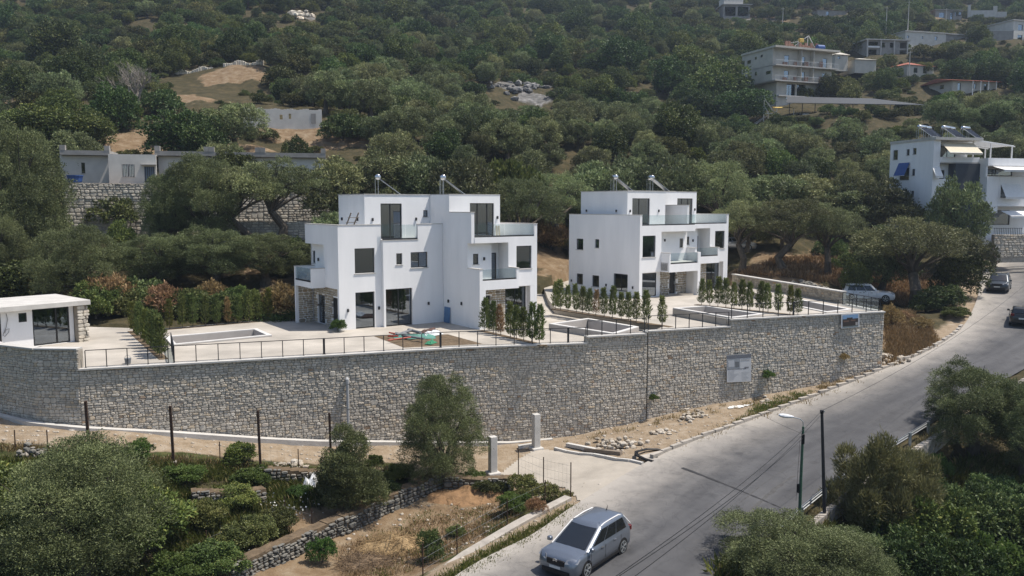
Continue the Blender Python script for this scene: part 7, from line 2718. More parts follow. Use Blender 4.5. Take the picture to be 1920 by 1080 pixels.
# bucket and pallet of the pool-house terrace
p = spot(240, 682, 0.0)
t = thing('bucket', 'small grey bucket standing on the terrace beside the pool house railing', 'bucket', p)
MB().tube([(0, 0, 0), (0, 0, 0.02), (0, 0, 0.3)], [0.13, 0.14, 0.18], 12).build('body', M_GREYPVC, t)
MB().tube([(-0.18, 0, 0.29), (-0.12, 0, 0.42), (0, 0, 0.46), (0.12, 0, 0.42), (0.18, 0, 0.29)], 0.012, 5).build('handle', M_STEEL, t)
# ---------------------------------------------------------------- vegetation
M_BARK = mat('olive_bark', (0.10, 0.085, 0.068), 0.95, 0.35, 6, bump=0.8, bump_scale=22, stretch=(1, 1, 0.3))
M_DEADBARK = mat('dead_bark', (0.24, 0.215, 0.19), 0.95, 0.25, 6)
L_OLIVE = leaf_mat('olive_leaf', (0.078, 0.088, 0.044), (0.250, 0.286, 0.124), (0.34, 0.365, 0.18), 0.2, 0.40, 0.028)
L_NOLIVE = leaf_mat('near_olive_leaf', (0.064, 0.077, 0.034), (0.205, 0.238, 0.100), (0.29, 0.315, 0.15), 0.2, 0.12, 0.012)
L_OAK = leaf_mat('evergreen_leaf', (0.040, 0.064, 0.018), (0.120, 0.166, 0.044), (0.21, 0.23, 0.06), 0.2, 0.45, 0.035)
L_SCRUB = leaf_mat('scrub_leaf', (0.048, 0.068, 0.021), (0.140, 0.168, 0.054), (0.235, 0.225, 0.08), 0.18, 0.42, 0.045)
L_YGREEN = leaf_mat('yellow_green_leaf', (0.07, 0.09, 0.022), (0.18, 0.20, 0.05), (0.26, 0.25, 0.09), 0.35, 0.2, 0.02)
L_FRESH = leaf_mat('fresh_green_leaf', (0.045, 0.085, 0.02), (0.13, 0.20, 0.05), (0.21, 0.26, 0.09), 0.4, 0.2, 0.02)
L_HEDGE = leaf_mat('hedge_leaf', (0.075, 0.105, 0.034), (0.20, 0.24, 0.08), (0.30, 0.31, 0.12), 0.45, 0.2, 0.015)
L_BROWN = leaf_mat('dry_brown_leaf', (0.17, 0.11, 0.05), (0.36, 0.25, 0.125), (0.44, 0.33, 0.18), 0.35, 0.2, 0.02)
L_TAMAR = leaf_mat('tamarisk_leaf', (0.11, 0.106, 0.046), (0.225, 0.212, 0.10), (0.29, 0.27, 0.15), 0.3, 0.12, 0.01)
L_GRASS = leaf_mat('grass_blade', (0.07, 0.10, 0.022), (0.19, 0.215, 0.06), (0.32, 0.27, 0.12), 0.4, 0.2, 0.02)
L_DRYGRASS = leaf_mat('dry_grass_blade', (0.17, 0.12, 0.05), (0.33, 0.24, 0.12), (0.40, 0.33, 0.20), 0.25, 0.2, 0.02)
L_WHITE = leaf_mat('white_petals', (0.55, 0.55, 0.52), (0.75, 0.75, 0.72), None, 0.2, 0.05, 0.0)
L_PINK = leaf_mat('oleander_leaf', (0.05, 0.06, 0.03), (0.12, 0.125, 0.07), (0.30, 0.19, 0.19), 0.2, 0.1, 0.01)
def norm(a):
 return a / (np.linalg.norm(a, axis=-1, keepdims=True) + 1e-9)
def leaf_quads(P, O, length, width, out=0.6, up=0.3, rnd=0.8, rng=None, tint=None, facing=0.65):
 """rhombic leaf sprays at P growing along O"""
 n = len(P)
 d = norm(O * out + rng.normal(size=(n, 3)) * rnd * 0.6 + np.array([0, 0, up]))
 fn = norm(O * facing + rng.normal(size=(n, 3)) * (1 - facing) * 0.8 + np.array([0, 0, 0.25]))
 sd = norm(np.cross(d, fn))
 L = (length * rng.uniform(0.6, 1.25, n))[:, None]
 W = (width * rng.uniform(0.7, 1.3, n))[:, None]
 bend = fn * L * 0.12
 v = np.stack([P, P + d * L * 0.5 + sd * W + bend, P + d * L, P + d * L * 0.5 - sd * W + bend], 1).reshape(-1, 3)
 f = np.arange(4 * n).reshape(n, 4)
 return v, f, np.repeat(tint, 4)
def crown(name, m, blobs, n, length, width, seed, out=0.6, up=0.3, rnd=0.8, shell=0.35, facing=0.65, flat=1.0, low=-0.55):
 """blobs: rows of (x, y, z, radius, zscale).  Leaf sprays fill an irregular shell of every blob; blobs overlap into a crown"""
 rng = np.random.default_rng(seed)
 B = np.array(blobs, float)
 w = B[:, 3] ** 2
 k = rng.choice(len(B), n, p=w / w.sum())
 O = norm(rng.normal(size=(n, 3)))
 flip = O[:, 2] < low
 O[flip, 2] *= -1
 O = norm(O)
 lump = 1 + 0.22 * np.sin(O[:, 0] * 5 + k * 1.7) * np.cos(O[:, 1] * 6 + k) + 0.12 * np.sin(O[:, 2] * 11 + k * 2.3)
 r = B[k, 3] * lump * (1 - shell * rng.random(n) ** 1.6)
 stray = rng.random(n) < 0.06
 r = np.where(stray, r * rng.uniform(1.05, 1.25, n), r)
 S = O.copy()
 S[:, 2] *= B[k, 4]
 P = B[k, :3] + S * r[:, None]
 # leave out leaves buried deep in a neighbouring blob
 keep = np.ones(n, bool)
 for b in B:
  q = (P - b[:3]) / np.array([1, 1, b[4]])
  keep &= ~(np.linalg.norm(q, axis=1) < b[3] * 0.55)
 P, O, k = P[keep], O[keep], k[keep]
 bt = rng.uniform(0.25, 0.65, len(B))
 tint = np.clip(bt[k] + rng.normal(size=len(P)) * 0.2, 0, 1)
 v, f, t = leaf_quads(P, O, length, width, out, up, rnd, rng, tint, facing)
 return np_mesh(name, v, f, m, t)
def limbs(name, m, trunk_h, r0, tips, seed, lean=0.2, n=7):
 rr = random.Random(seed)
 mb = MB()
 top = Vector((rr.uniform(-lean, lean), rr.uniform(-lean, lean), trunk_h))
 mid = Vector((rr.uniform(-.5, .5) * lean, rr.uniform(-.5, .5) * lean, trunk_h * 0.5))
 mb.tube([(0, 0, -0.4), (0, 0, 0.0), tuple(mid * 0.4 + Vector((0, 0, 0.1))), tuple(mid), tuple(top)], [r0 * 1.5, r0 * 1.35, r0 * 1.05, r0 * 0.92, r0 * 0.8], n)
 for t in tips:
  t = Vector(t)
  a = top.lerp(t, 0.45) + Vector((rr.uniform(-.25, .25), rr.uniform(-.25, .25), rr.uniform(-0.05, 0.25)))
  st = top + Vector((0, 0, -0.1))
  mb.tube([tuple(st), tuple(st.lerp(a, 0.5) + Vector((rr.uniform(-.1, .1), rr.uniform(-.1, .1), 0.1))), tuple(a), tuple(t)], [r0 * 0.5, r0 * 0.38, r0 * 0.26, r0 * 0.07], 5)
  for _ in range(2):
   e = t + Vector((rr.uniform(-.7, .7), rr.uniform(-.7, .7), rr.uniform(-.1, .6)))
   mb.tube([tuple(a), tuple(a.lerp(e, 0.5) + Vector((0, 0, 0.08))), tuple(e)], [r0 * 0.2, r0 * 0.13, r0 * 0.04], 4)
 return mb.mesh(name, m)
def tree_blobs(seed, R_, zc, hz_, nb, br, lowest=-0.45, zs=0.8):
 """blob centres spread through an irregular dome"""
 rr = random.Random(seed)
 out = []
 tries = 0
 while len(out) < nb and tries < 4000:
  tries += 1
  a = rr.uniform(0, 6.283)
  el = rr.uniform(lowest, 1.45)
  q = rr.uniform(0.45, 1.0) ** 0.6
  asym = 1 + 0.22 * math.sin(a * 2 + seed) + 0.15 * math.sin(a * 3 + seed * 2.1)
  c = Vector((math.cos(a) * math.cos(el) * R_ * q * asym, math.sin(a) * math.cos(el) * R_ * q * asym, zc + math.sin(el) * hz_ * q))
  r = br * rr.uniform(0.65, 1.3)
  if all((Vector(o[:3]) - c).length > 0.72 * (o[3] + r) for o in out):
   out.append((c.x, c.y, c.z, r, zs * rr.uniform(0.8, 1.15)))
 out.append((0, 0, zc, br * 1.2, 0.9))
 return out
PROTO = {}
def proto(key, kind, crown_me, trunk_me, size, trunk_name='trunk', crown_name='crown'):
 """remember a tree kind: meshes are shared by all its copies"""
 PROTO.setdefault(key, []).append((kind, crown_me, trunk_me, size, trunk_name, crown_name))
def grow(key, i, loc, scale, rotz, label, cat, group=None, name=None, squash=1.0):
 kind, cm, tm, size, tn, cn_ = PROTO[key][i % len(PROTO[key])]
 t = thing(name or kind, label, cat, loc, rotz, group)
 t.scale = (scale, scale, scale * squash)
 link(tn, tm, t)
 link(cn_, cm, t)
 return t
# olives for the middle distance
for k in range(5):
 bl = tree_blobs(100 + k, 2.2, 2.85, 2.1, 30, 0.68, -0.95, 0.95)
 cm = crown('olive_crown_mesh', L_OLIVE, bl, 15000, 0.25, 0.038, 200 + k, out=0.7, up=0.45, rnd=0.9, shell=0.5, facing=0.66)
 tips = [b[:3] for b in bl[:6]]
 tm = limbs('olive_trunk_mesh', M_BARK, 1.5, 0.30, tips, 300 + k, 0.35)
 proto('olive', 'olive_tree', cm, tm, (2.6, 5.3))
# olives for the foreground, with finer leaves
for k in range(3):
 bl = tree_blobs(120 + k, 2.15, 2.75, 2.0, 38, 0.62, -1.0, 1.0)
 cm = crown('near_olive_crown_mesh', L_NOLIVE, bl, 105000, 0.085, 0.0125, 220 + k, out=0.75, up=0.45, rnd=0.9, shell=0.5, facing=0.62)
 tm = limbs('near_olive_trunk_mesh', M_BARK, 1.3, 0.26, [b[:3] for b in bl[:9]], 320 + k, 0.3, 9)
 proto('near_olive', 'olive_tree', cm, tm, (2.55, 5.1))
# tall olives with bare trunks and open crowns
for k in range(3):
 bl = tree_blobs(136 + k, 2.2, 4.0, 1.5, 24, 0.66, -0.5, 0.9)
 cm = crown('open_olive_crown_mesh', L_OLIVE, bl, 34000, 0.12, 0.02, 236 + k, out=0.75, up=0.45, rnd=0.9, shell=0.6, facing=0.6)
 proto('open_olive', 'olive_tree', cm, limbs('open_olive_trunk_mesh', M_BARK, 2.3, 0.28, [b[:3] for b in bl[:10]], 336 + k, 0.7, 9), (2.6, 5.8))
# olives whose crowns sweep down to the ground
for k in range(2):
 bl = tree_blobs(130 + k, 2.15, 2.3, 2.4, 48, 0.72, -1.35, 1.0)
 bl = [b for b in bl if b[2] > 0.35]
 cm = crown('low_olive_crown_mesh', L_NOLIVE, bl, 115000, 0.085, 0.0125, 226 + k, out=0.75, up=0.45, rnd=0.9, shell=0.5, facing=0.62)
 tm = limbs('low_olive_trunk_mesh', M_BARK, 1.0, 0.24, [b[:3] for b in bl[:9]], 326 + k, 0.3, 9)
 proto('low_olive', 'olive_tree', cm, tm, (2.6, 5.0))
# pointed young olive
bl = [(0, 0, 0.8, 0.85, 0.8), (0.45, 0.2, 1.3, 0.75, 1.0), (-0.4, -0.1, 1.5, 0.75, 1.0), (0.1, -0.2, 2.2, 0.7, 1.2), (0.2, 0.2, 2.9, 0.5, 1.3), (-0.15, 0, 3.4, 0.35, 1.5), (0.9, 0.3, 0.9, 0.6, 0.8), (-0.9, 0.2, 0.8, 0.6, 0.8), (0.7, -.5, 1.9, 0.4, 1.2)]
proto('pointed', 'olive_tree', crown('pointed_olive_crown_mesh', L_NOLIVE, bl, 60000, 0.095, 0.013, 231, out=0.6, up=0.9, rnd=0.7, shell=0.5, facing=0.6), limbs('pointed_olive_trunk_mesh', M_BARK, 0.5, 0.14, [b[:3] for b in bl[:5]], 331, 0.1), (1.5, 3.9))
# dark evergreen trees and maquis bushes
for k in range(4):
 bl = tree_blobs(140 + k, 2.0, 2.3, 2.0, 26, 0.82, -1.0, zs=1.0)
 cm = crown('evergreen_crown_mesh', L_OAK, bl, 10000, 0.22, 0.066, 240 + k, out=0.7, up=0.3, rnd=0.9, shell=0.3, facing=0.7)
 tm = limbs('evergreen_trunk_mesh', M_BARK, 0.9, 0.2, [b[:3] for b in bl[:5]], 340 + k)
 proto('oak', 'evergreen_tree', cm, tm, (2.7, 4.8))
for k in range(4):
 bl = tree_blobs(160 + k, 1.45, 0.85, 0.85, 14, 0.62, zs=0.85)
 cm = crown('scrub_crown_mesh', L_SCRUB, bl, 5200, 0.19, 0.05, 260 + k, out=0.7, up=0.45, rnd=0.9, shell=0.35, facing=0.65)
 tm = limbs('scrub_stem_mesh', M_BARK, 0.3, 0.08, [b[:3] for b in bl[:4]], 360 + k, 0.1, 5)
 proto('scrub', 'evergreen_shrub', cm, tm, (1.8, 2.0), 'stem', 'foliage')
for k in range(2):
 bl = tree_blobs(170 + k, 1.5, 1.3, 1.1, 14, 0.68, zs=0.9)
 cm = crown('yellow_crown_mesh', L_YGREEN, bl, 4600, 0.25, 0.07, 270 + k, out=0.7, up=0.4, rnd=0.9, shell=0.4, facing=0.6)
 tm = limbs('yellow_stem_mesh', M_BARK, 0.5, 0.1, [b[:3] for b in bl[:4]], 370 + k, 0.1, 5)
 proto('yellow', 'yellow_green_tree', cm, tm, (1.9, 2.8), 'stem', 'foliage')
for k in range(2):
 bl = tree_blobs(175 + k, 1.3, 0.95, 0.85, 18, 0.42, zs=0.9)
 cm = crown('fresh_crown_mesh', L_FRESH, bl, 7500, 0.15, 0.042, 275 + k, out=0.7, up=0.2, rnd=1.0, shell=0.5, facing=0.6)
 tm = limbs('fresh_stem_mesh', M_BARK, 0.35, 0.06, [b[:3] for b in bl[:5]], 375 + k, 0.1, 5)
 proto('fresh', 'leafy_bush', cm, tm, (1.6, 2.0), 'stem', 'foliage')
for k in range(2):
 bl = tree_blobs(180 + k, 1.7, 1.6, 1.5, 20, 0.62, zs=1.0)
 cm = crown('tamarisk_crown_mesh', L_TAMAR, bl, 30000, 0.24, 0.016, 280 + k, out=0.7, up=0.7, rnd=0.8, shell=0.6, facing=0.45)
 tm = limbs('tamarisk_stem_mesh', M_BARK, 0.4, 0.1, [b[:3] for b in bl[:6]], 380 + k, 0.1, 6)
 proto('tamarisk', 'tamarisk_bush', cm, tm, (2.1, 3.5), 'stem', 'foliage')
for k in range(2):
 bl = tree_blobs(185 + k, 1.25, 0.9, 0.8, 20, 0.42, zs=1.0)
 cm = crown('dark_bush_mesh', (L_OAK, L_SCRUB)[k], bl, 17000, 0.12, 0.03, 285 + k, out=0.7, up=0.35, rnd=0.9, shell=0.45, facing=0.6)
 tm = limbs('dark_bush_stem_mesh', M_BARK, 0.3, 0.07, [b[:3] for b in bl[:6]], 385 + k, 0.1, 5)
 proto('darkbush', 'evergreen_shrub', cm, tm, (1.55, 1.95), 'stem', 'foliage')
for k in range(2):
 bl = tree_blobs(190 + k, 0.95, 0.85, 0.75, 14, 0.38, zs=1.1)
 cm = crown('brown_bush_mesh', L_BROWN, bl, 2600, 0.24, 0.035, 290 + k, out=0.7, up=0.6, rnd=0.9, shell=0.5, facing=0.5)
 tm = limbs('brown_bush_stem_mesh', M_BARK, 0.25, 0.04, [b[:3] for b in bl[:5]], 390 + k, 0.1, 5)
 proto('brown', 'dry_bush', cm, tm, (1.2, 1.7), 'stem', 'foliage')
bl = tree_blobs(195, 1.2, 0.9, 0.8, 18, 0.4, zs=1.0)
proto('oleander', 'oleander_bush', crown('oleander_mesh', L_PINK, bl, 5200, 0.2, 0.03, 295, out=0.7, up=0.8, rnd=0.7, shell=0.5, facing=0.5), limbs('oleander_stem_mesh', M_BARK, 0.3, 0.05, [b[:3] for b in bl[:5]], 395, 0.1, 5), (1.5, 1.9), 'stem', 'foliage')
def sapling_mesh(name, m, seed, n=1000, h=2.1):
 """narrow young hedge tree: sprays climbing round a thin stem"""
 rng = np.random.default_rng(seed)
 z = rng.uniform(0.06, 1, n) ** 0.85
 prof = 0.07 + 0.22 * np.sin(np.clip(z * 1.05 + 0.02, 0, 1) * math.pi) ** 0.7 * (1.05 - 0.5 * z)
 lump = 1 + 0.35 * np.sin(z * 19 + seed) * 0.6
 a = rng.uniform(0, 6.283, n) + 0.6 * np.sin(z * 9)
 r = prof * lump * (0.35 + 0.7 * rng.random(n)) * (1 + 0.25 * np.sin(a * 2 + seed))
 P = np.stack([np.cos(a) * r, np.sin(a) * r, z * h], 1)
 O = np.stack([np.cos(a), np.sin(a), np.full(n, 0.5)], 1)
 t = np.clip(0.45 + rng.normal(size=n) * 0.22, 0, 1)
 v, f, tt = leaf_quads(P, norm(O), 0.22, 0.022, 0.8, 0.7, 0.6, rng, t, 0.45)
 return np_mesh(name, v, f, m, tt)
stem_me = MB().tube([(0, 0, -0.05), (0.01, 0, 0.9), (0, 0.01, 1.9)], [0.025, 0.02, 0.008], 5).mesh('sapling_stem_mesh', M_BARK)
for k in range(4):
 proto('sapling', 'hedge_sapling', sapling_mesh('sapling_mesh', L_HEDGE, 40 + k), stem_me, (0.35, 2.1), 'stem', 'foliage')
proto('drysapling', 'hedge_sapling', sapling_mesh('dry_sapling_mesh', L_BROWN, 50, 800), stem_me, (0.35, 2.1), 'stem', 'foliage')
proto('mixsapling', 'hedge_sapling', sapling_mesh('mixed_sapling_mesh', L_YGREEN, 51, 950), stem_me, (0.35, 2.1), 'stem', 'foliage')
RV = random.Random(77)
def at_px(key, px, py, ptop, label, cat, i=None, d=None, rot=None, squash=1.0, name=None, wpx=None, group=None, z=None):
 """a plant standing where the sight line meets the ground, as tall as surveyed"""
 p = Vector(far(px, py, d)) if d else Vector(hit(px, py))
 if d:
  p.z = hz(p.x, p.y)
 if z is not None:
  p = Vector(spot(px, py, z))
 i = RV.randrange(9) if i is None else i
 size = PROTO[key][i % len(PROTO[key])][3]
 top = far(px, ptop, p.y)[2]
 sc = max(0.2, (top - p.z) / size[1])
 if wpx:
  sc2 = wpx / FPX * p.y / 2 / size[0]
  squash = sc / sc2
  sc = sc2
 return grow(key, i, p, sc, RV.uniform(0, 6.28) if rot is None else rot, label, cat, group, name, squash)
BOXES = []      # (x0, y0, x1, y1, depth) of what must stay in view
# ---- hedges on the terraces
def soil_strip(a, b, z, w=0.5):
 pth = Path([a[:2], b[:2]])
 p, d, n = pth.at(0)
 q = pth.at(pth.len)[0]
 mb = MB().prism([p + n * w / 2 - d * 0.4, q + n * w / 2 + d * 0.4, q - n * w / 2 + d * 0.4, p - n * w / 2 - d * 0.4], z - 0.02, z + 0.015)
 tag(mb.build('soil_strip', M_SOIL), kind='structure', label='dark soil strip under the hedge saplings')
def hedge_row(where, specs, z, base, h=2.1, group=None):
 """specs: (px, key); base: two surveyed ends of the planting line"""
 (x0, y0), (x1, y1) = base
 a, b = spot(x0, y0, z), spot(x1, y1, z)
 soil_strip(a, b, z)
 n = len(specs)
 for k, (px, key) in enumerate(specs):
  f = (px - x0) / (x1 - x0)
  y = y0 + (y1 - y0) * f
  p = Vector(spot(px, y, z))
  look = {'sapling': 'green', 'drysapling': 'dried brown', 'mixsapling': 'yellowish'}[key]
  o = 'first' if k == 0 else 'last' if k == n - 1 else ['second', 'third', 'fourth', 'fifth', 'sixth', 'seventh', 'eighth', 'ninth', 'tenth', 'eleventh', 'twelfth', 'thirteenth'][k - 1]
  t = grow(key, RV.randrange(4), p, h / 2.1 * RV.uniform(0.86, 1.1), RV.uniform(0, 6.28), '%s hedge sapling, %s %s' % (look, o, where), 'hedge sapling', group)
  t.rotation_euler[0] = RV.uniform(-.05, .05)
  t.rotation_euler[1] = RV.uniform(-.05, .05)
S_, D_, X_ = 'sapling', 'drysapling', 'mixsapling'
hedge_row('behind the long pool from the pool house', [(318, X_), (342, S_), (362, S_), (385, S_), (407, S_), (427, D_), (449, S_), (468, S_), (487, S_), (502, X_)], 0.0, ((316.7, 617.5), (500, 601.5)), 2.15, 'hedge row behind the long pool')
hedge_row('in the clump beside the pool house, from the back', [(250, X_), (257, X_), (264, S_), (271, X_), (277, X_), (283, S_), (289, X_), (295, S_), (300, S_), (304, S_)], 0.0, ((248, 622), (305, 672)), 2.2, 'hedge clump beside the pool house')
hedge_row('before the ladder villa from its grey wall', [(908, S_), (925, S_), (939, D_), (957, S_), (968, S_), (982, S_), (997, S_), (1011, S_)], 0.0, ((905, 621), (1013, 646)), 2.25, 'hedge row before the ladder villa')
hedge_row('beside the second villa side wall from the far end', [(1041, S_), (1051, S_), (1065, S_), (1081, S_), (1092, S_), (1104, S_), (1117, D_), (1133, S_), (1148, S_), (1165, S_), (1179, S_), (1193, S_), (1212, S_), (1242, S_)], 0.5, ((1040, 580), (1250, 612)), 2.1, 'hedge row beside the second villa')
hedge_row('on the raised terrace from the villa porch', [(1315, S_), (1331, S_), (1346, S_), (1361, S_), (1376, S_), (1391, S_), (1406, S_), (1424, S_), (1440, S_), (1459, S_), (1481, X_), (1496, S_)], 0.98, ((1313, 572), (1500, 592)), 2.05, 'hedge row on the raised terrace')
for (px, py, zz_, lab, key) in ((547, 601, 0.0, 'small potted shrub at the back corner of the ladder villa', 'darkbush'), (634, 622, 0.0, 'small feathery shrub at the front corner of the ladder villa', 'fresh')):
 p = Vector(spot(px, py, zz_))
 grow(key, 1, p, 0.42, 1.0, lab, 'shrub')
# ---- dry brown and green bushes on the bank behind the long pool
k = 0
for px, py, pt, key in ((182, 622, 560, 'darkbush'), (205, 628, 566, 'brown'), (222, 622, 556, 'scrub'), (240, 618, 572, 'scrub'), (262, 606, 566, 'darkbush'), (290, 606, 560, 'scrub'), (308, 602, 552, 'brown'), (330, 606, 560, 'scrub'), (352, 604, 556, 'scrub'),
      (372, 602, 560, 'fresh'), (398, 600, 556, 'brown'), (420, 598, 552, 'scrub'), (440, 598, 555, 'darkbush'), (512, 600, 552, 'scrub'), (528, 598, 546, 'brown'), (542, 594, 556, 'brown'), (474, 592, 552, 'darkbush'), (1018, 535, 496, 'brown'), (1032, 548, 508, 'brown'), (1052, 536, 498, 'brown'), (1066, 524, 492, 'darkbush'), (1040, 520, 488, 'brown')):
 p = Vector(far(px, py, 60.5 + (px % 7) * 0.5 if px < 600 else 92))
 at = hz(p.x, p.y)
 size = PROTO[key][0][3]
 sc = (py - pt) / FPX * p.y / size[1]
 o = ['first', 'second', 'third', 'fourth', 'fifth', 'sixth', 'seventh', 'eighth', 'ninth', 'tenth', 'eleventh', 'twelfth', 'thirteenth', 'fourteenth', 'fifteenth', 'sixteenth', 'seventeenth'][k % 17]
 if px < 600:
  lab = '%s bush on the bank behind the long pool, %s from the pool house' % ({'brown': 'dry orange-brown', 'darkbush': 'small dark green'}.get(key, 'small green'), o)
 else:
  lab = '%s bush on the bank between the two villas, %s one' % ('dry brown' if key == 'brown' else 'dark green', o)
 if px > 600 and px < 1019:
  k = 0
  lab = 'dry brown bush on the bank between the two villas, first one'
 grow(key, k, Vector((p.x, p.y, at)), sc * 1.1, k * 1.3, lab, 'bush', 'dry bushes behind the terrace')
 k += 1
# ---- foreground plants
at_px('low_olive', 165, 1160, 826, 'huge grey-green olive tree filling the garden corner below the track', 'olive tree', 0, d=31.5, wpx=350, rot=0.3)
at_px('pointed', 652, 952, 800, 'pointed young olive tree in front of the drain pipe', 'olive tree', 0, d=39.8, wpx=175)
at_px('low_olive', 826, 905, 706, 'round olive tree standing against the stone wall beside the gate pillar', 'olive tree', 0, d=43.2, wpx=172, rot=2.6)
at_px('near_olive', 1822, 862, 680, 'leaning olive tree over the guardrail with a bare dark trunk', 'olive tree', 2, d=47.5, wpx=215, rot=1.2)
at_px('near_olive', 1920, 880, 720, 'olive tree at the picture edge below the guardrail', 'olive tree', 0, d=45.5, wpx=190, rot=4.2)
at_px('tamarisk', 1655, 992, 826, 'yellowish feathery tamarisk bush in front of the guardrail', 'bush', 0, d=37.8, wpx=200)
at_px('low_olive', 1478, 1135, 968, 'silvery olive bush at the bottom edge beside the road', 'olive tree', 1, d=31.5, wpx=300, rot=0.7)
at_px('low_olive', 1590, 1150, 1005, 'second silvery olive bush at the bottom edge, under the concrete wall', 'olive tree', 2, d=31, wpx=230, rot=3.1)
for px, py, pt, d, w, key, lab in ((1720, 1040, 905, 37, 190, 'darkbush', 'dark green shrub below the tamarisk bush'), (1800, 1010, 890, 40, 190, 'darkbush', 'dark green shrub under the leaning olive trunk'), (1885, 1010, 905, 40, 170, 'darkbush', 'dark green shrub at the picture edge below the edge olive'),
         (1690, 1110, 985, 33, 190, 'darkbush', 'dark shrub at the bottom edge beside the silvery olive bush'), (1790, 1110, 975, 33, 210, 'darkbush', 'wide dark shrub in the middle of the bottom corner'), (1890, 1100, 960, 34, 190, 'fresh', 'bright green bush in the bottom corner'),
         (1708, 862, 800, 43.2, 80, 'fresh', 'bright green fig bush growing through the guardrail'), (1765, 830, 770, 44.8, 50, 'fresh', 'thin fresh vine hanging over the edge wall'), (1870, 930, 860, 43, 130, 'darkbush', 'shrub between the two olive trunks below the road'),
         (1745, 960, 905, 40.5, 100, 'darkbush', 'low dark shrub at the foot of the edge wall'), (1600, 1060, 1000, 35.5, 150, 'darkbush', 'dark shrub under the edge wall near the lamp post')):
 p = Vector(far(px, py, d))
 p.z = min(hz(p.x, p.y), p.z + 0.3) if hz(p.x, p.y) < p.z + 0.3 else p.z
 i = RV.randrange(2)
 size = PROTO[key][i][3]
 sc = w / FPX * d / 2 / size[0]
 sz = (py - pt) / FPX * d / size[1]
 grow(key, i, p, sc, RV.uniform(0, 6), lab, 'bush', squash=sz / sc)
for px, py, w, d, lab in ((60, 1085, 260, 33, 'dark undergrowth at the foot of the huge olive, picture corner side'), (230, 1095, 240, 33, 'dark undergrowth at the foot of the huge olive, garden side')):
 p = Vector(far(px, py, d))
 p.z = hz(p.x, p.y)
 grow('darkbush', 0, p, w / FPX * d / 2 / 1.55, px * 0.1, lab, 'bush', squash=0.9)
# garden plants
for px, py, pt, w, key, lab in ((258, 868, 815, 70, 'fresh', 'round pale green shrub standing alone at the track edge'), (160, 862, 815, 60, 'yellow', 'yellowish vine at the foot of the first rusty post'), (450, 872, 822, 80, 'yellow', 'trained grape vine with yellowing leaves beside the third rusty post'),
        (350, 905, 862, 90, 'fresh', 'leafy green bush below the track, next to the second rusty post'), (470, 915, 868, 90, 'fresh', 'leafy green bush right under the trained vine'),
        (440, 952, 900, 110, 'darkbush', 'dark leafy clump on the dark dry stone wall'), (380, 990, 920, 100, 'darkbush', 'dark bush at the end of the dark dry stone wall'), 
        (470, 1030, 955, 130, 'darkbush', 'broad dark green bush in the middle of the garden'), (400, 1075, 1000, 150, 'darkbush', 'broad dark bush at the bottom edge of the garden'), (330, 1090, 1020, 120, 'fresh', 'green bush beside the huge olive at the bottom edge'),
        (520, 1000, 945, 90, 'darkbush', 'dark bush by the stakes of the string line'), (605, 1060, 990, 60, 'fresh', 'tall bright green plant against the dry stone terrace wall'), (30, 930, 880, 110, 'fresh', 'green bush at the picture edge of the garden'),
        (745, 905, 868, 70, 'darkbush', 'dark bush between the pointed olive and the round olive'), (720, 945, 900, 70, 'darkbush', 'dark shaded bush behind the pointed olive'),
        (960, 962, 918, 70, 'fresh', 'yellow-green bush at the head of the earth plot'), (920, 925, 895, 80, 'darkbush', 'dark hedge bush beside the near gate pillar'), (985, 935, 892, 80, 'scrub', 'hedge bush on the driveway edge behind the wire fence'),
        (1030, 940, 905, 75, 'scrub', 'last hedge bush on the driveway edge beside the road'), (885, 912, 880, 60, 'darkbush', 'dark bush at the foot of the round olive'), (1005, 968, 938, 45, 'brown', 'small reddish dry bush on the earth plot'),
        (810, 1052, 990, 66, 'scrub', 'greyish oleander with white flowers by the wire fence'), (855, 1005, 985, 40, 'darkbush', 'low green weed by the wire fence post'), (140, 960, 905, 120, 'fresh', 'tall green crop behind the huge olive'),
        (700, 880, 850, 40, 'darkbush', 'small dark bush at the track edge beside the pointed olive'), (560, 935, 905, 50, 'fresh', 'green vine leaves below the white sheet')):
 p = Vector(hit(px, py))
 i = RV.randrange(2)
 size = PROTO[key][i % len(PROTO[key])][3]
 sc = w / FPX * p.y / 2 / size[0]
 sz = (py - pt) / FPX * p.y / size[1] * (0.8 if px < 620 else 1.0)
 grow(key, i, p, sc * 0.92, RV.uniform(0, 6), lab, 'bush', squash=sz / sc)
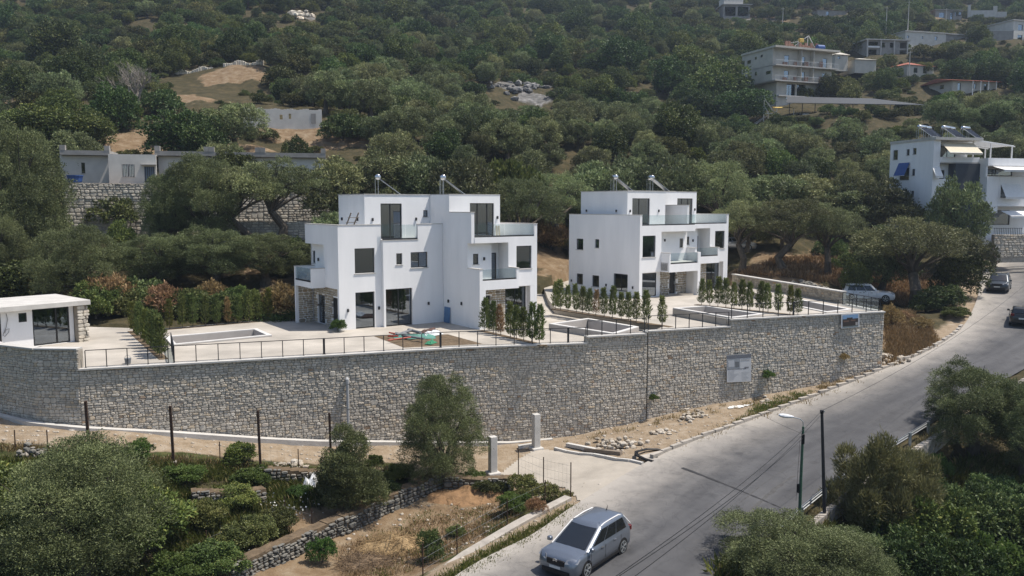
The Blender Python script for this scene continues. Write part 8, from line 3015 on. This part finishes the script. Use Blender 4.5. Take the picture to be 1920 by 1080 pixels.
# ---- middle distance trees placed one by one
MID = [  # key, base px, py, top py, width px, depth, label
 ('near_olive', 30, 520, 232, 215, 71, 'tall olive at the picture edge in front of the old house tub'),
 ('near_olive', -10, 560, 400, 170, 66, 'dark olive at the picture edge above the pool house'),
 ('near_olive', 150, 602, 425, 185, 63.5, 'round olive tree just behind the pool house roof'),
 ('oak', 20, 600, 490, 150, 64, 'dark bush behind the pool house at the picture edge'),
 ('near_olive', 318, 470, 322, 110, 76, 'olive tree hiding the middle of the old house rubble wall'),
 ('near_olive', 385, 470, 292, 160, 76, 'tallest olive tree before the old house'),
 ('open_olive', 455, 475, 310, 150, 76.5, 'olive tree at the end of the old house, near the ladder villa'),
 ('open_olive', 530, 470, 300, 160, 78, 'olive with a visible forked trunk behind the ladder villa parapet'),
 ('oak', 225, 470, 412, 60, 74, 'small dark bush below the old house rubble wall'),
 ('near_olive', 300, 585, 440, 165, 69, 'olive tree above the dry bushes of the bank, pool house side'),
 ('near_olive', 405, 588, 425, 190, 70, 'olive tree in the middle of the bank behind the long pool'),
 ('near_olive', 500, 580, 435, 165, 70, 'olive tree on the bank beside the ladder villa'),
 ('oak', 225, 570, 520, 90, 66, 'dark evergreen bush behind the pool house stone end'),
 ('oak', 550, 545, 445, 90, 73, 'dark evergreen bush touching the ladder villa side balcony'),
 ('olive', 630, 470, 300, 140, 82, 'olive tree behind the ladder on the parapet'),
 ('olive', 720, 455, 290, 150, 86, 'olive tree behind the first solar heater'),
 ('olive', 800, 450, 285, 140, 86, 'olive tree between the two heaters of the ladder villa'),
 ('olive', 880, 460, 300, 150, 84, 'olive tree behind the roof storey of the ladder villa'),
 ('yellow', 965, 400, 300, 110, 92, 'yellow-green tree between the villas and the slope'),
 ('open_olive', 985, 490, 340, 130, 84, 'olive tree beside the glass rail of the ladder villa'),
 ('open_olive', 1045, 470, 330, 130, 92, 'olive tree beside the grey side wall of the second villa'),
 ('olive', 1110, 440, 300, 130, 98, 'olive tree behind the grey side wall heater'),
 ('olive', 1180, 430, 290, 140, 100, 'olive tree behind the two heaters of the second villa'),
 ('olive', 1260, 440, 300, 150, 98, 'olive tree behind the second villa porch side'),
 ('open_olive', 1335, 470, 310, 140, 95, 'olive tree above the second villa glass rail'),
 ('open_olive', 1392, 500, 380, 120, 86, 'olive tree shading the silver car'),
 ('open_olive', 1468, 515, 378, 150, 85, 'thick-trunked olive behind the boundary wall'),
 ('open_olive', 1552, 516, 385, 120, 84.5, 'olive with a leaning bare trunk behind the boundary wall'),
 ('open_olive', 1716, 578, 412, 210, 79, 'broad olive tree with a forked trunk beside the white estate car'),
 ('olive', 1650, 545, 420, 120, 83, 'olive tree behind the white estate car'),
 ('olive', 1785, 480, 340, 110, 89, 'grey olive tree in front of the dark gable'),
 ('oak', 1606, 535, 486, 60, 80, 'small round orange tree beside the boundary wall end'),
 ('oleander', 1830, 500, 455, 70, 88, 'oleander bush at the drive of the apartment house'),
 ('oak', 1795, 560, 470, 110, 80, 'dark bush on the road bank beside the broad olive'),
 ('oak', 1760, 610, 545, 100, 75, 'dark bush hanging over the road bend kerb'),
 ('darkbush', 1735, 600, 560, 70, 75, 'low green bush under the broad olive'),
 ('darkbush', 1790, 622, 588, 60, 71.5, 'green bush at the kerb of the road bend'),
 ('brown', 1686, 618, 598, 42, 69, 'dry orange bush on the bank beside the wall end'),
 ('brown', 1722, 640, 616, 50, 67, 'wide dry orange bush above the road kerb'),
 ('brown', 1668, 604, 578, 40, 66, 'dry bush at the corner of the raised terrace'),
 ('olive', 1640, 440, 330, 130, 97, 'olive tree beside the apartment house side wall'),
 ('olive', 1575, 440, 345, 130, 98, 'olive tree up the slope from the leaning trunk'),
 ('olive', 1500, 430, 330, 140, 100, 'olive tree up the slope from the thick trunk'),
 ('olive', 1425, 440, 325, 140, 98, 'olive tree above the silver car'),
 ('oak', 1350, 195, 110, 110, 172, 'dark cypress-like tree beside the tall apartment block'),
 ('oak', 1395, 235, 165, 100, 160, 'dark tree at the foot of the tall apartment block'),
 ('olive', 440, 275, 190, 100, 100, 'lone olive tree in front of the ruined shed'),
 ('oak', 340, 282, 205, 130, 97, 'dark green tree above the old house roof'),
 ('oak', 385, 285, 215, 100, 96, 'dark green tree between the old house and the ruined shed'),
 ('oak', 100, 282, 195, 150, 97, 'dark green thicket above the barrel end of the old house'),
 ('oak', 40, 285, 205, 120, 97, 'dark green thicket at the picture edge above the old house'),
 ('oak', 170, 285, 205, 100, 98, 'dark green tree above the white middle part of the old house'),
 ('oak', 560, 290, 255, 60, 98, 'dark bush on the bare ground under the ruined shed'),
]
for key, px, py, pt, w, d, lab in MID:
 p = Vector(far(px, py, d))
 p.z = hz(p.x, p.y)
 i = RV.randrange(5)
 size = PROTO[key][i % len(PROTO[key])][3]
 sc = w / FPX * d / 2 / size[0]
 sz = max(0.3, (far(px, pt, d)[2] - p.z) / size[1])
 grow(key, i, p, sc, RV.uniform(0, 6.28), lab, 'tree' if key in ('olive', 'near_olive', 'open_olive', 'oak', 'yellow') else 'bush', squash=min(max(sz / sc, 0.55), 1.9))
placed = [(far(m[1], m[2], m[5])[0], m[5], m[4] / FPX * m[5] / 2) for m in MID]
for k in range(12):
 px = 1462 + k * 21 + (k * 37) % 9
 p = Vector(far(px, 250, 142 + (k * 5) % 7))
 p.z = hz(p.x, p.y) - 0.1
 key = 'scrub' if k % 3 else 'darkbush'
 sc = max(0.9, (far(px, 214 + (k * 7) % 8, p.y)[2] - p.z) / 2.0)
 grow(key, k, p, sc, k * 1.1, 'low bush under the long canopy front, %s from the stair' % ['first', 'second', 'third', 'fourth', 'fifth', 'sixth', 'seventh', 'eighth', 'ninth', 'tenth', 'eleventh', 'twelfth'][k], 'bush', 'bushes under the canopy')
# bare grey tree on the slope
p = Vector(hit(262, 215))
t = thing('bare_tree', 'large bare grey tree on the slope above the old house', 'tree', p)
rr = random.Random(31)
mb, tw = MB(), MB()
def branch(m, a, d, l, r, depth):
 b = a + d * l
 mid = a.lerp(b, 0.5) + Vector((rr.uniform(-.1, .1), rr.uniform(-.1, .1), 0)) * l * 0.5
 m.tube([tuple(a), tuple(mid), tuple(b)], [r, r * 0.8, r * 0.6], 5 if depth < 2 else 3, cap=False)
 if depth >= 5:
  return
 for _ in range(3 if depth < 4 else 2):
  e = (d + Vector((rr.uniform(-.85, .85), rr.uniform(-.85, .85), rr.uniform(-.25, .5)))).normalized()
  branch(tw if depth >= 1 else m, b if rr.random() < .6 else mid, e, l * rr.uniform(0.6, 0.85), r * 0.58, depth + 1)
for q in range(4):
 branch(mb, Vector((rr.uniform(-.3, .3), 0, -0.3)), Vector((rr.uniform(-.6, .6), rr.uniform(-.4, .4), 1)).normalized(), 2.4, 0.2, 0)
mb.build('trunk', M_DEADBARK, t)
tag(tw.build('branches', M_DEADBARK, t), kind='stuff')
# ---- trees and bushes over the slope
BOX = [(125, 342, 262, 430, 79), (110, 268, 300, 345, 82), (300, 268, 400, 300, 82), (470, 280, 612, 300, 82), (445, 200, 606, 236, 110), (1385, 78, 1570, 196, 169), (1425, 170, 1735, 218, 152), (1668, 232, 1925, 445, 93), (1690, 108, 1760, 140, 198),
  (1745, 140, 1885, 172, 175), (1595, 68, 1704, 104, 221), (1692, 44, 1815, 80, 239), (1350, 0, 1410, 30, 299), (1745, 10, 1808, 38, 299), (1520, 8, 1592, 30, 311), (1890, 30, 1925, 80, 237), (1560, 98, 1645, 116, 195), (1810, 4, 1890, 30, 297),
  (550, 320, 1010, 640, 60), (1060, 310, 1375, 620, 74), (325, 106, 495, 170, 147), (555, 20, 590, 42, 240), (610, 62, 690, 80, 200), (935, 140, 1030, 200, 172), (380, 118, 500, 160, 140), (470, 232, 690, 285, 100), (190, 262, 290, 283, 93), (1780, 440, 1860, 480, 92), (1400, 15, 1500, 40, 290), (1815, 20, 1920, 45, 290)]
rng = np.random.default_rng(5)
cand = []
for d0, d1, sp in ((68, 100, 3.3), (100, 140, 3.4), (140, 200, 3.4), (200, 300, 3.7), (300, 470, 4.6)):
 nx_ = int((d1 - d0) * (d0 + d1) * 0.66 / (sp * sp) * 1.0)
 yy = np.sqrt(rng.uniform(d0 ** 2, d1 ** 2, nx_))
 xx = yy * rng.uniform(-0.69, 0.69, nx_)
 for x, y in zip(xx, yy):
  cand.append((x, y, sp))
CX = np.array([c[0] for c in cand])
CY = np.array([c[1] for c in cand])
CZ_ = GRIDH(CX, CY)
ydiv = np.interp(CX, DIVX, DIVY)
inT = inside([(p[0] * 1.0, p[1]) for p in T1], CX, CY) | inside(T2, CX, CY) | inside(T3, CX, CY)
for dx, dy in ((1.6, 0), (-1.6, 0), (0, -1.8), (0, 1.5)):
 inT |= inside(T1, CX + dx, CY + dy) | inside(T2, CX + dx, CY + dy) | inside(T3, CX + dx, CY + dy)
rdist, _ = seg_dist(RC[::3], np.clip(CX, -100, 130), np.clip(CY, 0, 160))
def grid_mask(arr, x, y):
 ix = np.clip(np.searchsorted(GX, x) - 1, 0, len(GX) - 2)
 iy = np.clip(np.searchsorted(GY, y) - 1, 0, len(GY) - 2)
 return arr[iy, ix]
bare = np.maximum(grid_mask(dry, CX, CY), grid_mask(rock, CX, CY))
grove = np.sin(CX * 0.045 + 1.0) + np.sin(CY * 0.05 + CX * 0.02) * 0.8
cells = {}
chosen = []
order = np.argsort(CY)
for q in order:
 x, y, z, sp = CX[q], CY[q], CZ_[q], cand[q][2]
 if inT[q] or y < ydiv[q] + 2 or rdist[q] < 9.0 or (x > 27 and y < 76) or (x > 20 and x < 34 and y < 84):
  continue
 u = rng.random()
 if bare[q] > 0.35 and u > 0.2:
  continue
 sx, sy = to_px((x, y, z))
 if sx < -80 or sx > 2000:
  continue
 # kind by place: olives on the lower groves, dark maquis further up, hazy scrub at the top
 lower = sy > 215 + 60 * math.sin(sx * 0.006) and sx > 560 or sy > 330
 if y < 160 and lower:
  key = 'olive' if u < 0.76 else ('oak' if u < 0.86 else 'scrub' if u < 0.92 else 'yellow')
 else:
  key = 'oak' if u < 0.34 else ('scrub' if u < 0.84 else 'yellow' if u < 0.93 else 'olive')
 if bare[q] > 0.35:
  key = 'scrub'
 size = PROTO[key][0][3]
 s = {'olive': rng.uniform(0.75, 1.2), 'oak': rng.uniform(0.6, 1.25), 'scrub': rng.uniform(0.7, 1.8), 'yellow': rng.uniform(0.6, 1.3)}[key]
 if y > 200 and key == 'scrub':
  s *= 1.3
 if key == 'oak' and y > 110 and (sx > 820 or u < 0.08):
  s *= rng.uniform(1.0, 1.75)
 r = size[0] * s
 cx, cy = int(x // 6), int(y // 6)
 clash = False
 for a in (-1, 0, 1):
  for b in (-1, 0, 1):
   for (x2, y2, r2) in cells.get((cx + a, cy + b), ()):
    if (x - x2) ** 2 + (y - y2) ** 2 < (0.50 * (r + r2)) ** 2:
     clash = True
 if clash:
  continue
 if any((x - x2) ** 2 + (y - y2) ** 2 < (0.6 * (r + r2)) ** 2 for x2, y2, r2 in placed):
  continue
 def hides(s_):
  tx, ty = to_px((x, y, z + size[1] * s_))
  pr = size[0] * s_ / y * FPX
  return any(y < bd + 1.0 and sx + pr * 0.75 > x0 and sx - pr * 0.75 < x1 and ty + 4 < y1 and sy > y0 for x0, y0, x1, y1, bd in BOX)
 if 150 < y < 166 and 1420 < sx < 1740:
  continue
 inside_plot = any(abs(y - bd) < 9 and y >= bd - 1 and x0 - 6 < sx < x1 + 6 and bd not in (60, 74, 79) for x0, y0, x1, y1, bd in BOX[:18])
 if hides(s) or (inside_plot and rng.random() < 0.7):
  # only low growth fits in front of what must stay in view
  key, size = 'scrub', PROTO['scrub'][0][3]
  s = rng.uniform(0.3, 0.55)
  if hides(s) or inside_plot or (y < 80 and sx < 700):
   continue
  r = size[0] * s
 tx, ty = to_px((x, y, z + size[1] * s))
 pr = r / y * FPX
 cells.setdefault((cx, cy), []).append((x, y, r))
 chosen.append((key, x, y, z, s, sx, (sy + ty) / 2, pr))
LANDMARKS = [('the old house', 350, 300), ('the ruined shed', 525, 218), ('the bare earth patch', 440, 140), ('the bare grey tree', 262, 170), ('the white rock outcrop', 567, 32), ('the pale rock ledge', 650, 72), ('the broken cliff', 980, 170),
    ('the ladder villa', 790, 330), ('the stone-porch villa', 1200, 330), ('the tall apartment block', 1475, 140), ('the long canopy', 1600, 205), ('the awning apartment house', 1790, 320), ('the red hip roof', 1712, 125), ('the long red roof', 1812, 155),
    ('the concrete-frame house', 1650, 90), ('the long white house', 1750, 65), ('the unfinished house', 1382, 18), ('the two-window grey house', 1775, 25), ('the white estate car', 1620, 480), ('the pool house', 80, 540), ('the gap between the villas', 1030, 420), ('the yellow-green tree', 965, 320),
    ('the scrub above the old house', 130, 180), ('the wooded slope top', 900, 60), ('the upper slope corner', 80, 50), ('the wood beside the block', 1250, 180)]
kinds = {'olive': [], 'oak': [], 'scrub': [], 'yellow': []}
for c in chosen:
 kinds[c[0]].append(c)
rest = []
words_ = {'olive': ('grey-green olive tree', 'tree'), 'oak': ('dark evergreen tree', 'tree'), 'scrub': ('rounded scrub bush', 'bush'), 'yellow': ('yellow-green tree', 'tree')}
ordn = ['nearest', 'second', 'third', 'fourth', 'fifth', 'sixth', 'seventh', 'eighth', 'ninth', 'tenth', 'eleventh', 'twelfth', 'thirteenth', 'fourteenth', 'fifteenth', 'sixteenth', 'seventeenth', 'eighteenth', 'nineteenth', 'twentieth', 'twenty-first', 'twenty-second', 'twenty-third', 'twenty-fourth', 'twenty-fifth', 'twenty-sixth', 'twenty-seventh', 'twenty-eighth', 'twenty-ninth', 'thirtieth', 'thirty-first', 'thirty-second', 'thirty-third', 'thirty-fourth', 'thirty-fifth']
for key, limit in (('olive', 262), ('oak', 270), ('scrub', 298), ('yellow', 80)):
 L_ = sorted([c for c in kinds[key] if -30 < c[5] < 1950 and -20 < c[6] < 620], key=lambda c: -c[7])
 top_, tail = L_[:limit], L_[limit:]
 rest += tail
 byp = {}
 for c in top_:
  q = min(LANDMARKS, key=lambda l: ((c[5] - l[1]) / 1.4) ** 2 + (c[6] - l[2]) ** 2)
  dx, dy = c[5] - q[1], c[6] - q[2]
  side_ = ('uphill of' if dy < 0 else 'downhill of') if abs(dy) * 1.6 > abs(dx) else ('roadward of' if dx > 0 else 'leftward of')
  byp.setdefault((q[0], side_), []).append((math.hypot(dx, dy), c))
 for (lm, side_), M_ in byp.items():
  M_.sort(key=lambda a: a[0])
  for n_, (_, c) in enumerate(M_):
   o = ('%s out' % ordn[n_]) if 0 < n_ < len(ordn) else ('first out' if n_ == 0 else 'outer thicket %d m up' % round(c[3]))
   size_w = 'small ' if c[4] < 0.8 else ('large ' if c[4] > 1.12 else '')
   grow(key, int(c[1] * 7 + c[2] * 3), Vector((c[1], c[2], c[3] - 0.15)), c[4], (c[1] * 1.7 + c[2]) % 6.28, '%s%s %s %s, %s' % (size_w, words_[key][0], side_, lm, o), words_[key][1],
     'olive trees on the slope' if key == 'olive' else 'evergreen trees on the slope' if key == 'oak' else 'scrub bushes on the slope' if key == 'scrub' else 'yellow-green trees on the slope')
# the rest of the wooded slope: one object of scattered copies
def scatter(name, label, pts, protos, kind='stuff'):
 """pts: rows of (x, y, z, scale, rot, proto index); protos: objects whose meshes are scattered"""
 P = np.array(pts, float)
 me = bpy.data.meshes.new(name)
 me.vertices.add(len(P))
 me.vertices.foreach_set('co', P[:, :3].astype(np.float32).ravel())
 for nm, col in (('scl', 3), ('rot', 4), ('idx', 5)):
  a = me.attributes.new(nm, 'FLOAT', 'POINT')
  a.data.foreach_set('value', P[:, col].astype(np.float32))
 o = link(name, me)
 tag(o, label, kind=kind)
 ng = bpy.data.node_groups.new(name + '_nodes', 'GeometryNodeTree')
 ng.interface.new_socket('Geometry', in_out='INPUT', socket_type='NodeSocketGeometry')
 ng.interface.new_socket('Geometry', in_out='OUTPUT', socket_type='NodeSocketGeometry')
 gi, go = ng.nodes.new('NodeGroupInput'), ng.nodes.new('NodeGroupOutput')
 jn = ng.nodes.new('GeometryNodeJoinGeometry')
 def attr(nm):
  a = ng.nodes.new('GeometryNodeInputNamedAttribute')
  a.data_type = 'FLOAT'
  a.inputs['Name'].default_value = nm
  return a.outputs['Attribute']
 for k, ob in enumerate(protos):
  ip = ng.nodes.new('GeometryNodeInstanceOnPoints')
  oi = ng.nodes.new('GeometryNodeObjectInfo')
  oi.inputs['Object'].default_value = ob
  oi.inputs['As Instance'].default_value = True
  cp = ng.nodes.new('FunctionNodeCompare')
  cp.data_type = 'FLOAT'
  cp.operation = 'EQUAL'
  ng.links.new(attr('idx'), cp.inputs[0])
  cp.inputs[1].default_value = float(k)
  cp.inputs['Epsilon'].default_value = 0.1
  ng.links.new(gi.outputs[0], ip.inputs['Points'])
  ng.links.new(cp.outputs[0], ip.inputs['Selection'])
  ng.links.new(oi.outputs['Geometry'], ip.inputs['Instance'])
  cx = ng.nodes.new('ShaderNodeCombineXYZ')
  ng.links.new(attr('rot'), cx.inputs['Z'])
  ng.links.new(cx.outputs[0], ip.inputs['Rotation'])
  ng.links.new(attr('scl'), ip.inputs['Scale'])
  ng.links.new(ip.outputs[0], jn.inputs[0])
 ng.links.new(jn.outputs[0], go.inputs[0])
 md = o.modifiers.new('scatter', 'NODES')
 md.node_group = ng
 return o
def first_crown(mesh):
 for ob in COL.objects:
  if ob.data is mesh:
   return ob
src = []
idx_of = {}
for key in ('oak', 'scrub', 'olive', 'yellow'):
 for i, pr_ in enumerate(PROTO[key]):
  ob = first_crown(pr_[1])
  if ob is not None:
   idx_of[key, i] = len(src)
   src.append(ob)
pts = []
for c in rest:
 opts = [v for (a, b), v in idx_of.items() if a == c[0]]
 pts.append((c[1], c[2], c[3] - 0.15, c[4], (c[1] * 1.7) % 6.28, opts[int(c[1] * 5 + c[2]) % len(opts)]))
# unseen scrub on the slope below the road, added for the window reflections
for k in range(260):
 x, y = rng.uniform(-70, 90), rng.uniform(6, 60)
 sx, sy = to_px((x, y, hz(x, y)))
 if (-250 < sx < 2150 and sy < 1750) or inside(ROADPOLY, x, y) or abs(x) < 5 and y < 16:
  continue
 if min(abs(RC[:, 0] - x) + abs(RC[:, 1] - y)) < 7:
  continue
 pts.append((x, y, hz(x, y) - 0.1, rng.uniform(0.7, 1.5), x, rng.integers(0, len(src))))
scatter('hillside_scrub', 'dense evergreen scrub covering the upper slope', pts, src)
print('chosen', {k: len(v) for k, v in kinds.items()}, 'rest', len(rest))
# ---- grass, weeds, flowers
def tuft_mesh(name, m, seed, n=26, h=0.28, spread=0.16, w=0.012):
 rng_ = np.random.default_rng(seed)
 P = np.stack([rng_.normal(size=n) * spread, rng_.normal(size=n) * spread, np.zeros(n)], 1)
 O = norm(np.stack([rng_.normal(size=n) * 0.5, rng_.normal(size=n) * 0.5, np.ones(n)], 1))
 t = np.clip(0.45 + rng_.normal(size=n) * 0.25, 0, 1)
 v, f, tt = leaf_quads(P, O, h, w, 1.0, 0.3, 0.4, rng_, t, 0.2)
 return np_mesh(name, v, f, m, tt)
def ground_tufts(name, label, poly_px, n, m, seed, h=0.28, w=0.014, keep=None, scl=(0.6, 1.6), zoff=-0.02, spread=0.16):
 rng_ = np.random.default_rng(seed)
 A = np.array([hit(*q)[:2] for q in poly_px])
 lo_, hi_ = A.min(0), A.max(0)
 x = rng_.uniform(lo_[0], hi_[0], n * 4)
 y = rng_.uniform(lo_[1], hi_[1], n * 4)
 k = inside([tuple(a) for a in A], x, y)
 if keep is not None:
  k &= keep(x, y)
 x, y = x[k][:n], y[k][:n]
 z = GRIDH(x, y)
 me = tuft_mesh(name + '_mesh', m, seed, h=h, w=w, spread=spread)
 base_v = np.empty(len(me.vertices) * 3, np.float32)
 me.vertices.foreach_get('co', base_v)
 base_v = base_v.reshape(-1, 3)
 tt = np.empty(len(me.vertices), np.float32)
 me.attributes['tint'].data.foreach_get('value', tt)
 nv = len(base_v)
 s = rng_.uniform(*scl, len(x))
 a = rng_.uniform(0, 6.28, len(x))
 ca, sa = np.cos(a) * s, np.sin(a) * s
 V = np.empty((len(x), nv, 3), np.float32)
 V[:, :, 0] = base_v[None, :, 0] * ca[:, None] - base_v[None, :, 1] * sa[:, None] + x[:, None]
 V[:, :, 1] = base_v[None, :, 0] * sa[:, None] + base_v[None, :, 1] * ca[:, None] + y[:, None]
 V[:, :, 2] = base_v[None, :, 2] * s[:, None] + z[:, None] + zoff
 T = np.clip(tt[None] + rng_.normal(size=len(x))[:, None] * 0.18, 0, 1)
 nf = nv // 4
 F = np.arange(len(x) * nv).reshape(-1, 4)
 bpy.data.meshes.remove(me)
 o = link(name, np_mesh(name, V.reshape(-1, 3), F, m, T.ravel()))
 return tag(o, label, kind='stuff')
def grass_keep(x, y):
 return grid_mask(grass, x, y) > 0.35
ground_tufts('garden_grass', 'rough green grass of the terraced garden', [(-60, 870), (300, 875), (520, 880), (740, 900), (640, 1000), (420, 1085), (-60, 1090)], 5200, L_GRASS, 1, 0.24, 0.016, grass_keep)
ground_tufts('roadside_grass', 'green grass along the concrete strip beside the road', [(1078, 950), (1092, 956), (965, 1035), (865, 1095), (815, 1095), (930, 1030)], 420, L_GRASS, 2, 0.17, 0.014)
ground_tufts('plot_weeds', 'weeds growing on the earth plot', [(700, 1000), (840, 950), (1000, 960), (900, 1020), (760, 1080), (640, 1085)], 120, L_GRASS, 3, 0.14, 0.014)
ground_tufts('dry_grass', 'dry straw-coloured grass on the earth plot', [(640, 1020), (760, 990), (960, 940), (1000, 970), (880, 1020), (740, 1085), (630, 1085)], 360, L_DRYGRASS, 4, 0.14, 0.011)
ground_tufts('verge_grass', 'green and dry grass on the strip between wall and road', [(1440, 752), (1520, 735), (1530, 742), (1450, 775), (1380, 795), (1385, 785)], 110, L_GRASS, 5, 0.2, 0.016)
ground_tufts('verge_grass', 'dry weeds along the kerb of the strip', [(1250, 850), (1400, 782), (1560, 722), (1650, 692), (1655, 700), (1410, 795), (1260, 858)], 300, L_DRYGRASS, 6, 0.24, 0.014)
ground_tufts('bank_grass', 'dry orange grass on the bank by the road bend', [(1660, 600), (1700, 590), (1760, 640), (1740, 655), (1665, 690)], 900, L_DRYGRASS, 7, 0.4, 0.022)
ground_tufts('grove_grass', 'dry yellow grass under the olives behind the boundary wall', [(1380, 515), (1480, 485), (1700, 490), (1780, 540), (1700, 575), (1560, 535), (1440, 520)], 1500, L_DRYGRASS, 8, 0.4, 0.03, scl=(0.7, 1.8))
ground_tufts('track_grass', 'dry grass along the edge of the dusty track', [(-40, 835), (150, 850), (330, 866), (560, 880), (740, 885), (740, 892), (330, 878), (-40, 850)], 500, L_DRYGRASS, 9, 0.22, 0.014)
ground_tufts('wall_foot_weeds', 'sparse weeds at the foot of the stone wall', [(1060, 828), (1230, 785), (1440, 748), (1650, 694), (1650, 700), (1440, 757), (1230, 800), (1060, 838)], 120, L_DRYGRASS, 10, 0.22, 0.014)
ground_tufts('edge_grass', 'dry grass on the road edge below the guardrail', [(1440, 1010), (1600, 915), (1790, 785), (1800, 800), (1620, 940), (1470, 1030)], 700, L_DRYGRASS, 11, 0.3, 0.016)
ground_tufts('under_growth', 'rough green undergrowth below the guardrail', [(1340, 1080), (1560, 1000), (1640, 960), (1800, 870), (1940, 860), (1940, 1090), (1340, 1090)], 2200, L_GRASS, 12, 0.5, 0.03)
# white flowers
for k, (px, py, n_, lab) in enumerate(((545, 966, 40, 'white flowers around the string line'), (525, 985, 26, 'white flowers below the string line'), (415, 1062, 26, 'white flowers at the bottom of the garden'))):
 p = hit(px, py)
 rng_ = np.random.default_rng(60 + k)
 n = n_
 P = np.stack([p[0] + rng_.normal(size=n) * 0.7, p[1] + rng_.normal(size=n) * 0.45, np.zeros(n)], 1)
 P[:, 2] = GRIDH(P[:, 0], P[:, 1]) + rng_.uniform(0.35, 0.6, n) + (0.6 if k == 3 else 0)
 v, f, t_ = leaf_quads(P, norm(rng_.normal(size=(n, 3)) + [0, 0, 1]), 0.11, 0.045, 0.5, 0.2, 1.0, rng_, rng_.random(n), 0.4)
 tag(link('white_flowers', np_mesh('white_flowers', v, f, L_WHITE, t_)), lab, kind='stuff')
# plants growing out of the stone wall
for px, py, lab, sc in ((1440, 712, 'small weed growing out of the stone wall beside the large printed board', 0.32), (1582, 677, 'dry weed hanging on the stone wall near its road end', 0.28), (1226, 752, 'weed in the vertical joint of the stone wall', 0.22)):
 p = Vector(far(px, py, {1440: 54.75, 1582: 56.9, 1226: 51.9}[px]))
 grow('fresh' if px != 1582 else 'brown', 0, p, sc, 0.5, lab, 'weed')
# small fallen stones and clods on bare ground
rng_ = np.random.default_rng(9)
V, F, T = [], [], []
for (x0, x1, y0, y1, n) in ((1060, 1640, 700, 850, 700), (0, 740, 800, 870, 420), (640, 980, 940, 1080, 300), (860, 1200, 900, 1075, 160)):
 px_ = rng_.uniform(x0, x1, n * 3)
 py_ = rng_.uniform(y0, y1, n * 3)
 H_ = hits(list(zip(px_, py_)))
 dm = grid_mask(np.maximum(dirt, dry), H_[:, 0], H_[:, 1]) > 0.3
 in_road = inside(ROADPOLY, H_[:, 0], H_[:, 1])
 H_ = H_[dm & ~in_road][:n]
 for q in H_:
  r = 0.03 + 0.09 * rng_.random() ** 3
  vs, fs = rock_shape(R, r)
  k = len(V)
  V += [tuple(Vector(q) + v) for v in vs]
  F += [tuple(i + k for i in f) for f in fs]
  T += [rng_.random()] * len(vs)
o = link('ground_pebbles', np_mesh('ground_pebbles', np.array(V), np.array(F), M_RUBBLE, np.array(T)))
tag(o, 'loose small stones on the bare ground', kind='stuff')
# ---------------------------------------------------------------- air
HAZE_DENSITY = 0.00026
mh = bpy.data.materials.new('haze_air')
mh.use_nodes = True
nt = mh.node_tree
nt.nodes.clear()
ho = nt.nodes.new('ShaderNodeOutputMaterial')
hv = nt.nodes.new('ShaderNodeVolumePrincipled')
hv.inputs['Color'].default_value = (0.66, 0.80, 1.0, 1)
hv.inputs['Density'].default_value = HAZE_DENSITY
hv.inputs['Anisotropy'].default_value = 0.2
nt.links.new(hv.outputs[0], ho.inputs['Volume'])
hb_ = MB().box(-440, 440, -6, 670, float(ZZ.min()) - 1.5, float(ZZ.max()) + 14)
tag(hb_.build('haze', mh), 'thin blue summer haze over the slope', kind='stuff')
